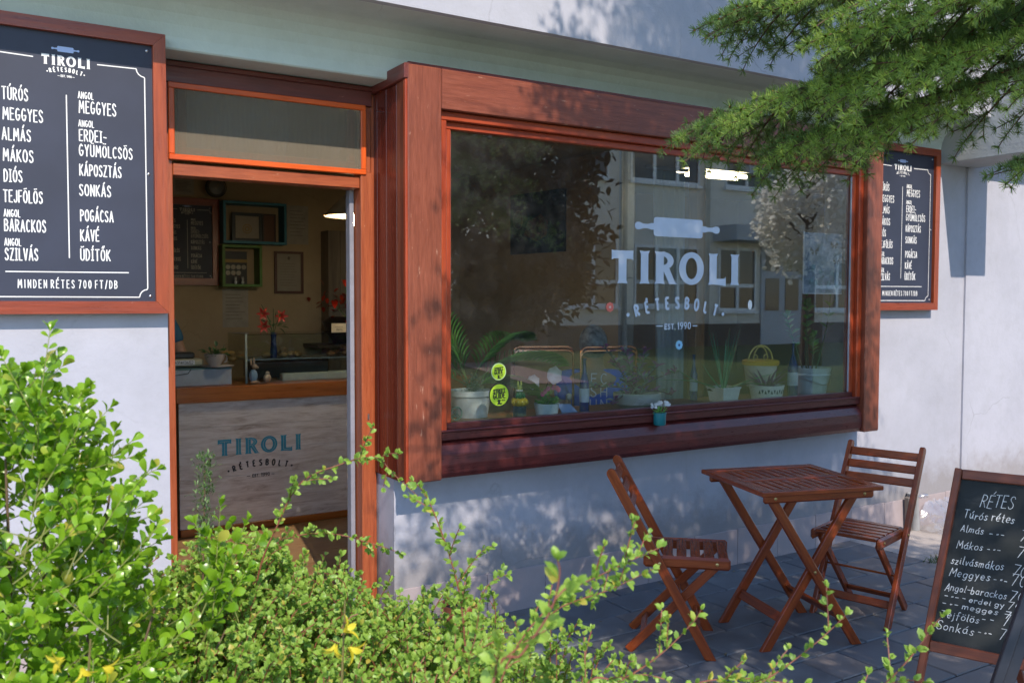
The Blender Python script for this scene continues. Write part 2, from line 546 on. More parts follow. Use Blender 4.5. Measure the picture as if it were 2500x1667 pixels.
G['2'] = (.34, [arc(.17, .76, .16, .24, 170, -20, 8) + [(.26, .5), (0, 0), (.34, 0)]])
G['4'] = (.36, [[(.26, 0), (.26, 1), (0, .3), (.36, .3)]])
G['5'] = (.34, [[(.32, 1), (.04, 1), (.02, .56)] + arc(.16, .3, .17, .3, 100, -150, 9)])
G['6'] = (.34, [arc(.17, .29, .17, .29, 90, 450, 12), [(.02, .36), (.1, .75), (.26, 1)]])
G['8'] = (.34, [arc(.17, .76, .14, .24, 90, 450, 12), arc(.17, .26, .17, .26, 90, 450, 12)])
G['3'] = (.34, [arc(.15, .76, .16, .24, 150, -80, 8), arc(.15, .27, .18, .27, 80, -150, 8)])
G['7'] = (.36, [[(0, 1), (.36, 1), (.12, 0)]])
G['9'] = (.34, [arc(.17, .71, .17, .29, 90, 450, 12), [(.33, .66), (.26, .25), (.1, 0)]])
G['/'] = (.26, [[(0, -.05), (.26, 1.05)]])
G['-'] = (.26, [[(0, .46), (.26, .46)]])
G['.'] = (.08, [[(.0, .02), (.06, .02)]])
G[':'] = (.08, [[(.02, .3), (.05, .26)], [(.03, .0), (.05, -.05)]])
G['!'] = (.1, [[(.05, 1), (.05, .3)], [(.03, .02), (.07, .02)]])
G['"'] = (.2, [[(.03, .52), (.0, .38)], [(.13, .52), (.1, .38)]])
# handwriting
x = .55
G['a'] = (.36, [arc(.16, .27, .16, .27, 50, 330, 10) + [(.31, .52), (.31, .1), (.38, .0)]])
G['b'] = (.34, [[(0, 1), (0, .03)], arc(.15, .27, .16, .27, 150, -150, 10)])
G['c'] = (.30, [arc(.17, .27, .17, .27, 50, 310, 9)])
G['d'] = (.36, [arc(.16, .27, .16, .27, 50, 330, 10), [(.33, 1), (.32, 0)]])
G['e'] = (.32, [[(.02, .28), (.3, .3)] + arc(.16, .28, .15, .27, 10, 310, 10)])
G['f'] = (.28, [[(.28, .92), (.2, 1), (.12, .9), (.1, -.15)], [(0, .5), (.24, .5)]])
G['g'] = (.34, [arc(.16, .27, .16, .27, 50, 330, 10), [(.32, .52), (.31, -.15), (.2, -.3), (.05, -.22)]])
G['i'] = (.12, [[(.05, .52), (.05, .05), (.12, 0)], [(.05, .72), (.06, .7)]])
G['j'] = (.14, [[(.1, .52), (.09, -.2), (0, -.3)], [(.1, .72), (.11, .7)]])
G['k'] = (.32, [[(0, 1), (0, 0)], [(.27, .55), (.02, .25)], [(.08, .3), (.3, 0)]])
G['l'] = (.12, [[(.05, 1), (.04, .08), (.12, 0)]])
G['m'] = (.5, [[(0, .55), (0, 0)], [(0, .4), (.1, .55), (.2, .5), (.22, 0)], [(.22, .4), (.33, .55), (.43, .5), (.46, 0)]])
G['n'] = (.32, [[(0, .55), (0, 0)], [(0, .4), (.13, .55), (.25, .5), (.28, 0)]])
G['o'] = (.32, [arc(.16, .27, .16, .27, 80, 440, 12)])
G['r'] = (.24, [[(0, .55), (.02, 0)], [(.02, .36), (.12, .53), (.24, .5)]])
G['s'] = (.28, [[(.26, .47), (.16, .55), (.05, .47), (.08, .34), (.22, .22), (.24, .08), (.12, 0), (0, .08)]])
G['t'] = (.24, [[(.1, .9), (.1, .08), (.22, .02)], [(0, .58), (.24, .58)]])
G['u'] = (.34, [[(0, .55), (.02, .12), (.12, 0), (.24, .08), (.29, .55)], [(.29, .55), (.3, .05), (.36, 0)]])
G['v'] = (.28, [[(0, .55), (.13, 0), (.28, .55)]])
G['y'] = (.32, [[(0, .55), (.14, .12)], [(.3, .55), (.1, -.3)]])
G['z'] = (.28, [[(0, .54), (.27, .54), (0, 0), (.28, 0)]])
ACC = {'Á': 'A1', 'É': 'E1', 'Í': 'I1', 'Ó': 'O1', 'Ö': 'O:', 'Ő': 'O2', 'Ú': 'U1', 'Ü': 'U:', 'á': 'a1', 'é': 'e1', 'ó': 'o1', 'ö': 'o:', 'ú': 'u1'}

def glyph(ch):
    if ch in ACC:
        b, a = ACC[ch]
        w, st = G[b]
        y = 1.13 if b.isupper() else .68
        c = w / 2
        st = list(st)
        if a == '1': st.append([(c, y), (c + .11, y + .2)])
        elif a == '2': st += [[(c - .08, y), (c, y + .18)], [(c + .06, y), (c + .15, y + .18)]]
        else: st += [[(c - .12, y + .08), (c - .07, y + .08)], [(c + .08, y + .08), (c + .13, y + .08)]]
        return w, st
    return G[ch]

class Ink:
    """flat print: ribbons and filled shapes in a plane (x right, y up), each a hair above the one before"""
    def __init__(s): s.mb = MB(); s.k = 0
    def z(s):
        s.k = (s.k + 1) % 40
        return s.k * 0.00002
    def ribbon(s, pts, w, cap=True):
        # split at sharp corners
        runs = [[pts[0]]]
        for i in range(1, len(pts)):
            runs[-1].append(pts[i])
            if i < len(pts) - 1:
                a = np.subtract(pts[i], pts[i - 1]); b = np.subtract(pts[i + 1], pts[i])
                la, lb = np.hypot(*a), np.hypot(*b)
                if la > 1e-9 and lb > 1e-9 and a.dot(b) / la / lb < 0.6: runs.append([pts[i]])
        for run in runs:
            P = [np.array(p, float) for p in run]
            P = [p for i, p in enumerate(P) if i == 0 or np.hypot(*(p - P[i - 1])) > 1e-9]
            if len(P) < 2: continue
            z = s.z(); h = w / 2
            V = []; F = []
            m = len(P)
            closed = np.hypot(*(P[0] - P[-1])) < 1e-6 and m > 4
            for i in range(m):
                if closed:
                    d1 = P[i] - P[i - 1 if i > 0 else m - 2]; d2 = P[(i + 1) if i < m - 1 else 1] - P[i]
                else:
                    d1 = P[i] - P[i - 1] if i > 0 else P[1] - P[0]
                    d2 = P[i + 1] - P[i] if i < m - 1 else P[-1] - P[-2]
                d1 = d1 / np.hypot(*d1); d2 = d2 / np.hypot(*d2)
                t = d1 + d2; t = t / max(np.hypot(*t), 1e-6)
                n = np.array((-t[1], t[0])); k = h / max(0.6, n.dot((-d1[1], d1[0])))
                V += [(*(P[i] + n * k), z), (*(P[i] - n * k), z)]
            for i in range(m - 1): F.append((2 * i + 1, 2 * i + 3, 2 * i + 2, 2 * i))
            s.mb.add(V, F)
            if cap and not closed:
                for c, d in ((P[0], P[0] - P[1]), (P[-1], P[-1] - P[-2])):
                    a0 = math.atan2(d[1], d[0])
                    s.mb.add([(c[0] + h * math.cos(a0 - math.pi / 2 + math.pi * q / 5), c[1] + h * math.sin(a0 - math.pi / 2 + math.pi * q / 5), z) for q in range(6)], [tuple(range(6))])
        return s
    def poly(s, pts):
        z = s.z()
        s.mb.add([(p[0], p[1], z) for p in pts], [tuple(range(len(pts)))])
        return s
    def ring(s, cx, cy, a, b, a2, b2, t0=0, t1=360, n=32):
        z = s.z(); V = []; F = []
        for i in range(n + 1):
            t = R(t0 + (t1 - t0) * i / n)
            V += [(cx + a * math.cos(t), cy + b * math.sin(t), z), (cx + a2 * math.cos(t), cy + b2 * math.sin(t), z)]
        for i in range(n): F.append((2 * i, 2 * i + 2, 2 * i + 3, 2 * i + 1))
        s.mb.add(V, F)
        return s
    def disc(s, cx, cy, a, b=None, n=28):
        b = a if b is None else b
        return s.poly([(cx + a * math.cos(2 * math.pi * i / n), cy + b * math.sin(2 * math.pi * i / n)) for i in range(n)])
    def width(s, t, h, sp=.14, xs=1.0):
        return sum((.26 if c == ' ' else glyph(c)[0] + sp) for c in t) * h * xs - sp * h * xs
    def text(s, t, x, y, h, w, sp=.14, xs=1.0, jit=0.0, fit=None, slope=0.0, rg=None, slant=0.0):
        """one line, left end x, baseline y; fit = total width wanted"""
        rg = rg or random.Random(5)
        if fit: xs = xs * fit / s.width(t, h, sp, xs)
        X = x
        for c in t:
            if c == ' ':
                X += .26 * h * xs; continue
            gw, st = glyph(c)
            dy = rg.uniform(-jit, jit) * h; hs = 1 + rg.uniform(-jit, jit); an = rg.uniform(-jit, jit) * .8
            ca, sa = math.cos(an), math.sin(an)
            for pl in st:
                Q = []
                for px, py in pl:
                    px = px * h * xs * hs + slant * py * h; py = py * h * hs
                    Q.append((X + px * ca - py * sa, y + dy + px * sa + py * ca + (X - x) * slope))
                s.ribbon(Q, w * (1 + rg.uniform(-.12, .12)))
            X += (gw + sp) * h * xs
        return s
    def text_on(s, items, h, w, xs=1.0):
        """letters placed one by one: (char, centre x, baseline y, angle)"""
        for c, x, y, an in items:
            if c == '.':
                s.disc(x, y + h * .5, w * .75); continue
            gw, st = glyph(c)
            ca, sa = math.cos(an), math.sin(an)
            for pl in st:
                Q = []
                for px, py in pl:
                    px = (px - gw / 2) * h * xs; py = py * h
                    Q.append((x + px * ca - py * sa, y + px * sa + py * ca))
                s.ribbon(Q, w, cap=False)
        return s
    def build(s, name, mat, parent, M, world=True):
        return put(name, s.mb.mesh(name), mat, parent, M, world)

def plane_M(o, xdir=(1, 0, 0), up=(0, 0, 1)):
    x = Vector(xdir).normalized(); y = Vector(up).normalized()
    z = x.cross(y)
    M = Matrix((x, y, z)).transposed().to_4x4()
    M.translation = Vector(o)
    return M

def rolling_pin(ink, cx, cy, w, h):
    """silhouette of a rolling pin"""
    b = w * .5; n = 6
    body = []
    bw, bh, r_ = w * .29, h * .5, h * .16
    for sx, sy, a0 in ((1, 1, 0), (-1, 1, 90), (-1, -1, 180), (1, -1, 270)):
        for i in range(n + 1):
            a = R(a0 + 90 * i / n)
            body.append((cx + sx * (bw - r_) + r_ * math.cos(a), cy + sy * (bh - r_) + r_ * math.sin(a)))
    ink.poly(body)
    for s in (1, -1):
        pts = [(bw, .17), (bw + w * .03, .17), (bw + w * .07, .11), (bw + w * .12, .12), (bw + w * .16, .2), (bw + w * .19, .19), (bw + w * .21, .1), (bw + w * .213, 0)]
        P = [(cx + s * a, cy + h * b_) for a, b_ in pts] + [(cx + s * a, cy - h * b_) for a, b_ in reversed(pts[:-1])]
        ink.poly(P if s < 0 else P[::-1])

def tiroli(ink, x0, x1, y0, y1, inline=None):
    """the word in heavy flared capitals between x0..x1, cap height y0..y1"""
    W_, H_ = x1 - x0, y1 - y0
    def P(pts): return [(x0 + a * W_, y0 + b * H_) for a, b in pts]
    def stem(c, hw=.028, fl=.010):
        L = [(c - hw - fl, 0), (c - hw, .1), (c - hw, .9), (c - hw - fl, 1), (c, .985), (c + hw + fl, 1), (c + hw, .9), (c + hw, .1), (c + hw + fl, 0), (c, .012)]
        ink.poly(P(L[::-1]))
    # T
    c = .078
    ink.poly(P([(c - .037, 0), (c, .012), (c + .037, 0), (c + .029, .1), (c + .029, .74), (c - .029, .74), (c - .029, .1)]))
    ink.poly(P([(0, .70), (.016, .74), (.14, .74), (.156, .70), (.156, 1), (.148, .985), (.008, .985), (0, 1)]))
    stem(.240)
    # R
    c = .355
    stem(c, .030)
    a0, b0 = .072, .275
    n = 18
    z = ink.z(); V = []; F = []
    for i in range(n + 1):
        t = R(90 - 180 * i / n)
        V += [(x0 + W_ * (c + .022 + .085 * max(0, math.cos(t))), y0 + H_ * (.715 + .275 * math.sin(t)), z), (x0 + W_ * (c + .022 + .038 * max(0, math.cos(t))), y0 + H_ * (.715 + .135 * math.sin(t)), z)]
    for i in range(n): F.append((2 * i, 2 * i + 2, 2 * i + 3, 2 * i + 1))
    ink.mb.add(V, F)
    ink.poly(P([(c + .018, .5), (c + .075, 0), (c + .140, 0), (c + .118, .06), (c + .072, .5)]))
    # O
    ink.ring(x0 + W_ * .604, y0 + H_ * .5, W_ * .100, H_ * .515, W_ * .046, H_ * .335)
    # L
    c = .780
    stem(c, .030)
    ink.poly(P([(c + .02, .013), (c + .107, -.035), (c + .107, .27), (c + .095, .2), (c + .02, .19)]))
    stem(.962)
    if inline is not None:
        w = W_ * .008
        def rb(pts): inline.ribbon(P(pts), w, cap=False)
        rb([(.02, .86), (.136, .86)]); rb([(.078, .86), (.078, .05)]); rb([(.24, .05), (.24, .95)])
        rb([(.355, .05), (.355, .95)]); rb([(.36, .92), (.41, .9), (.442, .72), (.41, .54), (.37, .52)]); rb([(.40, .48), (.46, .04)])
        inline.ring(x0 + W_ * .604, y0 + H_ * .5, W_ * .077, H_ * .43, W_ * .069, H_ * .405)
        rb([(.78, .95), (.78, .1), (.875, .1)]); rb([(.962, .05), (.962, .95)])

def arc_word(cx, y_mid, half, drop, chars='.RÉTESBOLT.'):
    """letters of the arched word: centre x, middle baseline, half width, how far the ends drop"""
    n = len(chars)
    out = []
    for i, c in enumerate(chars):
        t = -1 + 2 * i / (n - 1)
        out.append((c, cx + t * half, y_mid - drop * t * t, -math.atan(2 * drop * t / half)))
    return out
# ------------------------------------------------------------------ ground
def ground_material():
    m, nt, b = new_mat('soil')
    v = coords(nt, rand=False)
    n = noise(nt, v, 4, 8, 0.7); n2 = noise(nt, v, 70, 4, 0.6)
    c = ramp(nt, n, [(0.3, (0.30, 0.28, 0.24)), (0.7, (0.46, 0.43, 0.38))])
    nt.links.new(c, b.inputs['Base Color']); b.inputs['Roughness'].default_value = 0.95
    bump(nt, b, n2, 0.8, 0.03)
    return m
def grass_material():
    m, nt, b = new_mat('lawn_grass')
    v = coords(nt, rand=False)
    n = noise(nt, v, 1.2, 6, 0.7); n2 = noise(nt, v, 90, 3, 0.6)
    c = ramp(nt, n, [(0.3, (0.030, 0.075, 0.006)), (0.7, (0.085, 0.16, 0.015))])
    nt.links.new(c, b.inputs['Base Color']); b.inputs['Roughness'].default_value = 0.9
    bump(nt, b, n2, 0.9, 0.05)
    return m
def pale_concrete(name, c):
    m, nt, b = new_mat(name)
    v = coords(nt, rand=False)
    n = noise(nt, v, 3, 7, 0.7); n2 = noise(nt, v, 150, 3, 0.6)
    col = ramp(nt, n, [(0.3, tuple(x * .8 for x in c)), (0.7, c)])
    sp = ramp(nt, n2, [(0.3, (0.7, 0.7, 0.7)), (0.6, (1, 1, 1))])
    nt.links.new(mixc(nt, 1, col, sp, 'MULTIPLY'), b.inputs['Base Color']); b.inputs['Roughness'].default_value = 0.9
    bump(nt, b, n2, 0.5, 0.01)
    return m
def paver_material():
    m, nt, b = new_mat('paver_slate')
    oi = nt.nodes.new("ShaderNodeObjectInfo")
    base = ramp(nt, oi.outputs['Random'], [(0.0, (0.125, 0.127, 0.136)), (0.30, (0.150, 0.149, 0.152)), (0.55, (0.135, 0.137, 0.144)), (0.72, (0.18, 0.155, 0.145)), (0.86, (0.155, 0.16, 0.168)), (0.93, (0.22, 0.23, 0.22)), (0.97, (0.21, 0.165, 0.145))], 'CONSTANT')
    tc = nt.nodes.new("ShaderNodeTexCoord")
    mp = nt.nodes.new("ShaderNodeMapping"); nt.links.new(tc.outputs['Object'], mp.inputs[0])
    mu = N(nt, "ShaderNodeMath", operation='MULTIPLY'); mu.inputs[1].default_value = 91.0
    nt.links.new(oi.outputs['Random'], mu.inputs[0]); nt.links.new(mu.outputs[0], mp.inputs['Location'])
    v = mp.outputs[0]
    n = noise(nt, v, 7, 7, 0.7); n2 = noise(nt, v, 140, 3, 0.7); n3 = noise(nt, v, 22, 5, 0.75)
    c1 = ramp(nt, n, [(0.3, (0.7, 0.7, 0.72)), (0.7, (1.25, 1.25, 1.25))])
    col = mixc(nt, 1, base, c1, 'MULTIPLY')
    sp = ramp(nt, n2, [(0.66, (0, 0, 0)), (0.75, (1, 1, 1))])
    fs = N(nt, "ShaderNodeMath", operation='MULTIPLY'); fs.inputs[1].default_value = 0.35
    nt.links.new(sp, fs.inputs[0])
    col = mixc(nt, fs.outputs[0], col, (0.34, 0.35, 0.38))
    dr = ramp(nt, n3, [(0.70, (0, 0, 0)), (0.73, (1, 1, 1))])
    col = mixc(nt, dr, col, (0.42, 0.45, 0.52))
    nt.links.new(col, b.inputs['Base Color'])
    nt.links.new(ramp(nt, n, [(0.3, (0.5,) * 3), (0.7, (0.8,) * 3)]), b.inputs['Roughness'])
    bump(nt, b, n2, 0.35, 0.004)
    return m

M_['grass'] = grass_material()
put('ground', np_mesh('ground', [(-90, -90, -.03), (90, -90, -.03), (90, 60, -.03), (-90, 60, -.03)], np.array([[0, 1, 2, 3]])), ground_material())['kind'] = 'structure'
def sheet(name, x0, x1, y0, y1, z, mat, nx=1, ny=1, wob=0.0):
    V = []; F = []
    for j in range(ny + 1):
        for i in range(nx + 1):
            V.append((x0 + (x1 - x0) * i / nx, y0 + (y1 - y0) * j / ny, z + rnd.uniform(-wob, wob)))
    for j in range(ny):
        for i in range(nx):
            a = j * (nx + 1) + i
            F.append((a, a + 1, a + nx + 2, a + nx + 1))
    o = put(name, np_mesh(name, V, np.array(F)), mat)
    o['kind'] = 'structure'
    return o
sheet('lawn', -60, 90, -19.8, -5.2, -.006, M_['grass'], 120, 12, 0.01)
# a garden path crossing the lawn behind the camera
pm = pale_concrete('path_gravel', (0.36, 0.25, 0.21))
pth = MB(); a_, b_ = Vector((11.9, -18.6, 0.012)), Vector((9.75, -10.4, 0.012))
t_ = (b_ - a_).normalized().cross(Vector((0, 0, 1))) * 0.62
pth.add([a_ - t_, b_ - t_, b_ + t_, a_ + t_], [(0, 1, 2, 3)])
pth.build('path', pm)['kind'] = 'structure'
sheet('concrete_apron', 4.93, 12, -0.62, -0.001, -0.002, pale_concrete('apron_concrete', (0.50, 0.44, 0.40)))
sheet('entrance_pavement', -3.0, 1.28, -1.35, 0.2, -0.004, pale_concrete('entrance_concrete', (0.55, 0.53, 0.50)))

# pavement: mortar bed with pavers laid in courses along the wall
bed = put('pavement', np_mesh('pavement_bed', [(1.3, -2.75, -.018), (7.5, -2.75, -.018), (7.5, 0, -.018), (1.3, 0, -.018)], np.array([[0, 1, 2, 3]])), flat('joint_sand', (0.035, 0.032, 0.03), 0.95))
bed['kind'] = 'structure'
pav_m = paver_material()
pav_mesh = {}
def paver_mesh(L, W):
    k = (round(L, 3), round(W, 3))
    if k not in pav_mesh:
        c = .005; a, b = L / 2 - .0038, W / 2 - .0038
        V = [(-a, -b, -.05), (a, -b, -.05), (a, b, -.05), (-a, b, -.05), (-a, -b, -c), (a, -b, -c), (a, b, -c), (-a, b, -c),
             (-a + c, -b + c, 0), (a - c, -b + c, 0), (a - c, b - c, 0), (-a + c, b - c, 0)]
        F = [(0, 1, 5, 4), (1, 2, 6, 5), (2, 3, 7, 6), (3, 0, 4, 7), (4, 5, 9, 8), (5, 6, 10, 9), (6, 7, 11, 10), (7, 4, 8, 11), (8, 9, 10, 11)]
        me = np_mesh('paver', V, F); me.materials.append(pav_m)
        pav_mesh[k] = me
    return pav_mesh[k]
rows = [(-.0, .105)] + [(-.105 - .218 * i, .218) for i in range(11)]
npv = 0
for ri, (y1, w) in enumerate(rows):
    X = 1.32 + rnd.choice((0, .11, .22)) * (ri % 2 or .5)
    xe = 4.93 if y1 > -.62 else 5.8
    while X < xe - .03 and npv < 298:
        L = rnd.choice((.22, .33, .33, .33, .44)) if w > .15 else .33
        if X + L > xe - .12: L = xe - X
        o = put('paver', paver_mesh(L, w), None, bed, Matrix.Translation((X + L / 2, y1 - w / 2, rnd.uniform(-.0015, .0015))) @ Matrix.Rotation(rnd.uniform(-.006, .006), 4, 'Z') @ Matrix.Rotation(rnd.uniform(-.004, .004), 4, 'X'))
        X += L; npv += 1

# ------------------------------------------------------------------ the shop wall
wall = empty('shop_wall', (0, 0, 0), 0, 'pale lilac plastered shop front with recessed door and overhanging upper floor', 'wall')
b = MB(); b.box(-6, .742, 0, .24, -.05, 2.54); b.build('wall_panel', M_['wall'], wall)
b = MB()
b.box(1.721, 4.99, 0, .24, -.05, .728); b.box(4.93, 13, .0005, .24, -.05, 2.54)
b.box(6.13, 13, -.014, .02, .0, 2.5)
b.build('wall_panel', M_['wall'], wall)
b = MB(); b.box(-6, 13, -.35, .26, 2.757, 7.0); b.prism([(-.35, 2.7569), (-.35, 2.75), (-.33, 2.744), (-.316, 2.7569)], -6, 13, 'x'); b.build('upper_wall', M_['wall2'], wall)
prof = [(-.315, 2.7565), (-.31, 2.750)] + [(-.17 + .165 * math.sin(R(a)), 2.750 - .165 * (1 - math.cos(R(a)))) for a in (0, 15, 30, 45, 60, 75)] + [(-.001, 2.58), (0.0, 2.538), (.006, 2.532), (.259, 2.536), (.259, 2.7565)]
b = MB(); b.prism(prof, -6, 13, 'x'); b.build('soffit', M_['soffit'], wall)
b = MB(); b.box(5.82, 6.215, -.78, .02, 2.49, 3.3, ch=.006); b.build('concrete_beam', M_['concrete'], wall)
# plinth tiles
for side, xa, xb in ((0, -1.0 + .11, .66), (1, 1.873, 8.9)):
    X = xa
    while X < xb:
        L = .34
        h = .209 + rnd.uniform(-.002, .002)
        b = MB(); b.box(-L / 2 + .0015, L / 2 - .0015, -.0065, .004, 0, h, ch=.0015)
        yy = -.0055 if X < 6.0 else -.0195
        b.build('plinth_tile', M_['plinth'], wall, Matrix.Translation((X + L / 2, yy, -.002)) @ Matrix.Rotation(rnd.uniform(-.003, .003), 4, 'Y'))
        X += L
b = MB(); b.box(1.7235, 1.872, -.0095, .0, -.002, .207, ch=.0015); b.build('plinth_tile', M_['plinth'], wall)

# ------------------------------------------------------------------ room behind
room_floor = sheet('floor', -1.2, 8.2, .24, 6.2, .0, wood('room_floor', (0.15, 0.082, 0.036), (0.23, 0.135, 0.062), (0.31, 0.19, 0.095), 0.3, 0.35))
b = MB(); b.box(.742, 1.721, .0, .26, -.06, .004); o = b.build('threshold', wood('threshold_wood', (0.2, 0.11, 0.05), (0.32, 0.19, 0.09), (0.4, 0.25, 0.13), 0.45, 0.5)); o['kind'] = 'structure'
b = MB(); b.box(-1.2, 8.2, 4.2, 4.35, -.02, 2.9); o = b.build('wall_back', M_['inwall']); o['kind'] = 'structure'
b = MB(); b.box(-1.35, -1.2, .24, 6.2, -.02, 2.9); b.box(8.2, 8.35, .24, 6.2, -.02, 2.9); o = b.build('wall_end', M_['inwall']); o['kind'] = 'structure'
b = MB(); b.box(-1.35, 8.35, .24, 6.2, 2.76, 2.9); o = b.build('ceiling', M_['ceiling']); o['kind'] = 'structure'
# partition that ends in a white jamb
pa, pd = Vector((4.60, 1.96, 0)), Vector((-.113, .9936, 0))
pn = Vector((-.9936, -.113, 0))
pf = pa + pd * 2.3
b = MB(); q = -pn * .1
b.add([pa, pf, pf + q, pa + q, pa + Vector((0, 0, 2.76)), pf + Vector((0, 0, 2.76)), pf + q + Vector((0, 0, 2.76)), pa + q + Vector((0, 0, 2.76))], [(0, 1, 2, 3), (4, 5, 6, 7), (0, 1, 5, 4), (1, 2, 6, 5), (2, 3, 7, 6), (3, 0, 4, 7)])
o = b.build('wall_partition', M_['inwall']); o['kind'] = 'structure'
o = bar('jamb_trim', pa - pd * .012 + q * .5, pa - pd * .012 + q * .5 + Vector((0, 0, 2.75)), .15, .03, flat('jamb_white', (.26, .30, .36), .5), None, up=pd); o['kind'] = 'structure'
o = bar('room_post', (4.44, .92, 0), (4.44, .92, 2.76), .085, .085, wood('post_wood', (.25, .12, .04), (.36, .18, .06), (.42, .22, .08), .4), None); o['kind'] = 'structure'
# inner window board under the plants
o = bar('inner_window_board', (1.76, .13, .94), (4.92, .13, .94), .36, .035, wood('window_board_wood', (.18, .06, .02), (.27, .09, .03), (.34, .13, .05), .35), None, up=(0, 0, 1)); o['kind'] = 'structure'

# ------------------------------------------------------------------ bay window
bay = empty('bay_window', (1.7085, -.185, .732), 0, 'big projecting shop window in a brown timber surround with white lettering', 'window')
def wb(name, p0, p1, w, h, mat, par=bay, up=(0, 0, 1), ch=.004): return bar(name, p0, p1, w, h, mat, par, up, ch, True)
zt, zb = 2.567, .734
yF = -.185
wb('corner_post', (1.7915, -.125, zb), (1.7915, -.125, zt), .120, .166, M_['bay'], up=(1, 0, 0), ch=.006)
wb('corner_post', (4.886, -.125, zb), (4.886, -.125, zt), .120, .142, M_['bay'], up=(1, 0, 0), ch=.006)
wb('top_board', (1.877, -.1325, 2.478), (4.813, -.1325, 2.478), .095, .176, M_['bay'])
# bottom board with a rounded nose
L = 4.813 - 1.877
pr = [(-.155, .738), (-.168, .760), (-.171, .80), (-.166, .845), (-.148, .885), (-.118, .905), (-.06, .905), (-.06, .738)]
b = MB(); b.prism(pr, -L / 2, L / 2, 'x'); o = b.build('bottom_board', M_['bayshade'], bay, Matrix.Translation(((1.877 + 4.813) / 2, 0, 0)), True)
b = MB(); b.box(1.78, 4.90, -.118, .0, .731, .7375); b.build('underside_board', M_['bayshade'], bay, None, True)
# sash: outer frame and inner frame with stepped profile
for (x0, x1, z0, z1, y, w, dpt, nm) in ((1.8765, 4.8135, .9065, 2.389, -.122, .040, .060, 'sash_frame'), (1.917, 4.772, .948, 2.349, -.103, .034, .05, 'inner_frame')):
    m_ = M_['sash']
    wb(nm, (x0, y, z0 + w / 2), (x1, y, z0 + w / 2), dpt, w, M_['bayshade'])
    wb(nm, (x0, y, z1 - w / 2), (x1, y, z1 - w / 2), dpt, w, m_)
    wb(nm, (x0 + w / 2, y, z0 + w), (x0 + w / 2, y, z1 - w), dpt, w, m_, up=(1, 0, 0))
    wb(nm, (x1 - w / 2, y, z0 + w), (x1 - w / 2, y, z1 - w), dpt, w, m_, up=(1, 0, 0))
wb('drip_bead', (1.878, -.151, .949), (4.812, -.151, .949), .018, .012, M_['bayshade'], ch=.004)
wb('glazing_bead', (4.735, -.119, .985), (4.735, -.119, 2.31), .010, .006, flat('seal_grey', (.35, .37, .42), .4), up=(1, 0, 0), ch=.001)
b = MB(); b.box(1.948, 4.741, -.1105, -.1055, .979, 2.318); b.build('pane', M_['glass'], bay, None, True)
# left cheek: boards running upwards, with a cap and corner bead
for i, (y0, y1) in enumerate(((-.0645, .045), (.046, .150), (.151, .196))):
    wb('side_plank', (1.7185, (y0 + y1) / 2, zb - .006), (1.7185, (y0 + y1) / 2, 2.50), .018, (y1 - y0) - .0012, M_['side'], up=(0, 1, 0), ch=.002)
wb('side_cap', (1.7125, -.183, 2.536), (1.7125, .202, 2.536), .038, .068, M_['header'], ch=.004)
wb('corner_bead', (1.704, -.17, zb), (1.704, -.17, 2.5), .012, .024, M_['sash'], up=(0, 1, 0), ch=.003)
for i in range(2):
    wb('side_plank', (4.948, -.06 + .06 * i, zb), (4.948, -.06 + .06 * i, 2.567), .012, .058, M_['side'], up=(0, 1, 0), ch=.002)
b = MB(); b.box(1.72, 4.95, -.17, .0, 2.5675, 2.580); b.build('top_flashing', M_['header'], bay, None, True)
b = MB(); b.box(1.73, 4.94, -.05, .24, 2.50, 2.566); b.build('inner_lining', M_['inwall'], bay, None, True)
# an old nail on the cheek
b = MB(); b.tube([(1.706, .06, 2.40), (1.66, .035, 2.392)], .0018, 5); b.build('nail', M_['steel'], bay, None, True)

# vinyl lettering on the outside of the glass
GM = plane_M((0, -.1115, 0))
ink = Ink()
tiroli(ink, 2.886, 3.792, 1.634, 1.806)
ink.text_on([(c, x_, z_ - .022, a_) for c, x_, z_, a_ in arc_word(3.333, 1.527, .338, .062)], .058, .0135, 1.05)
for t_, x_, f_, h_ in (('EST.', 3.247, .073, .026), ('1990', 3.338, .092, .034)):
    ink.text(t_, x_, 1.394, h_, .0062, .22, fit=f_)
ink.ribbon([(3.186, 1.411), (3.232, 1.411)], .006, False); ink.ribbon([(3.446, 1.409), (3.48, 1.409)], .006, False)
ink.build('lettering', M_['vinyl'], bay, GM)
ink = Ink(); rolling_pin(ink, 3.337, 1.935, .60, .100)
ink.build('logo_print', M_['vinyl'], bay, GM)

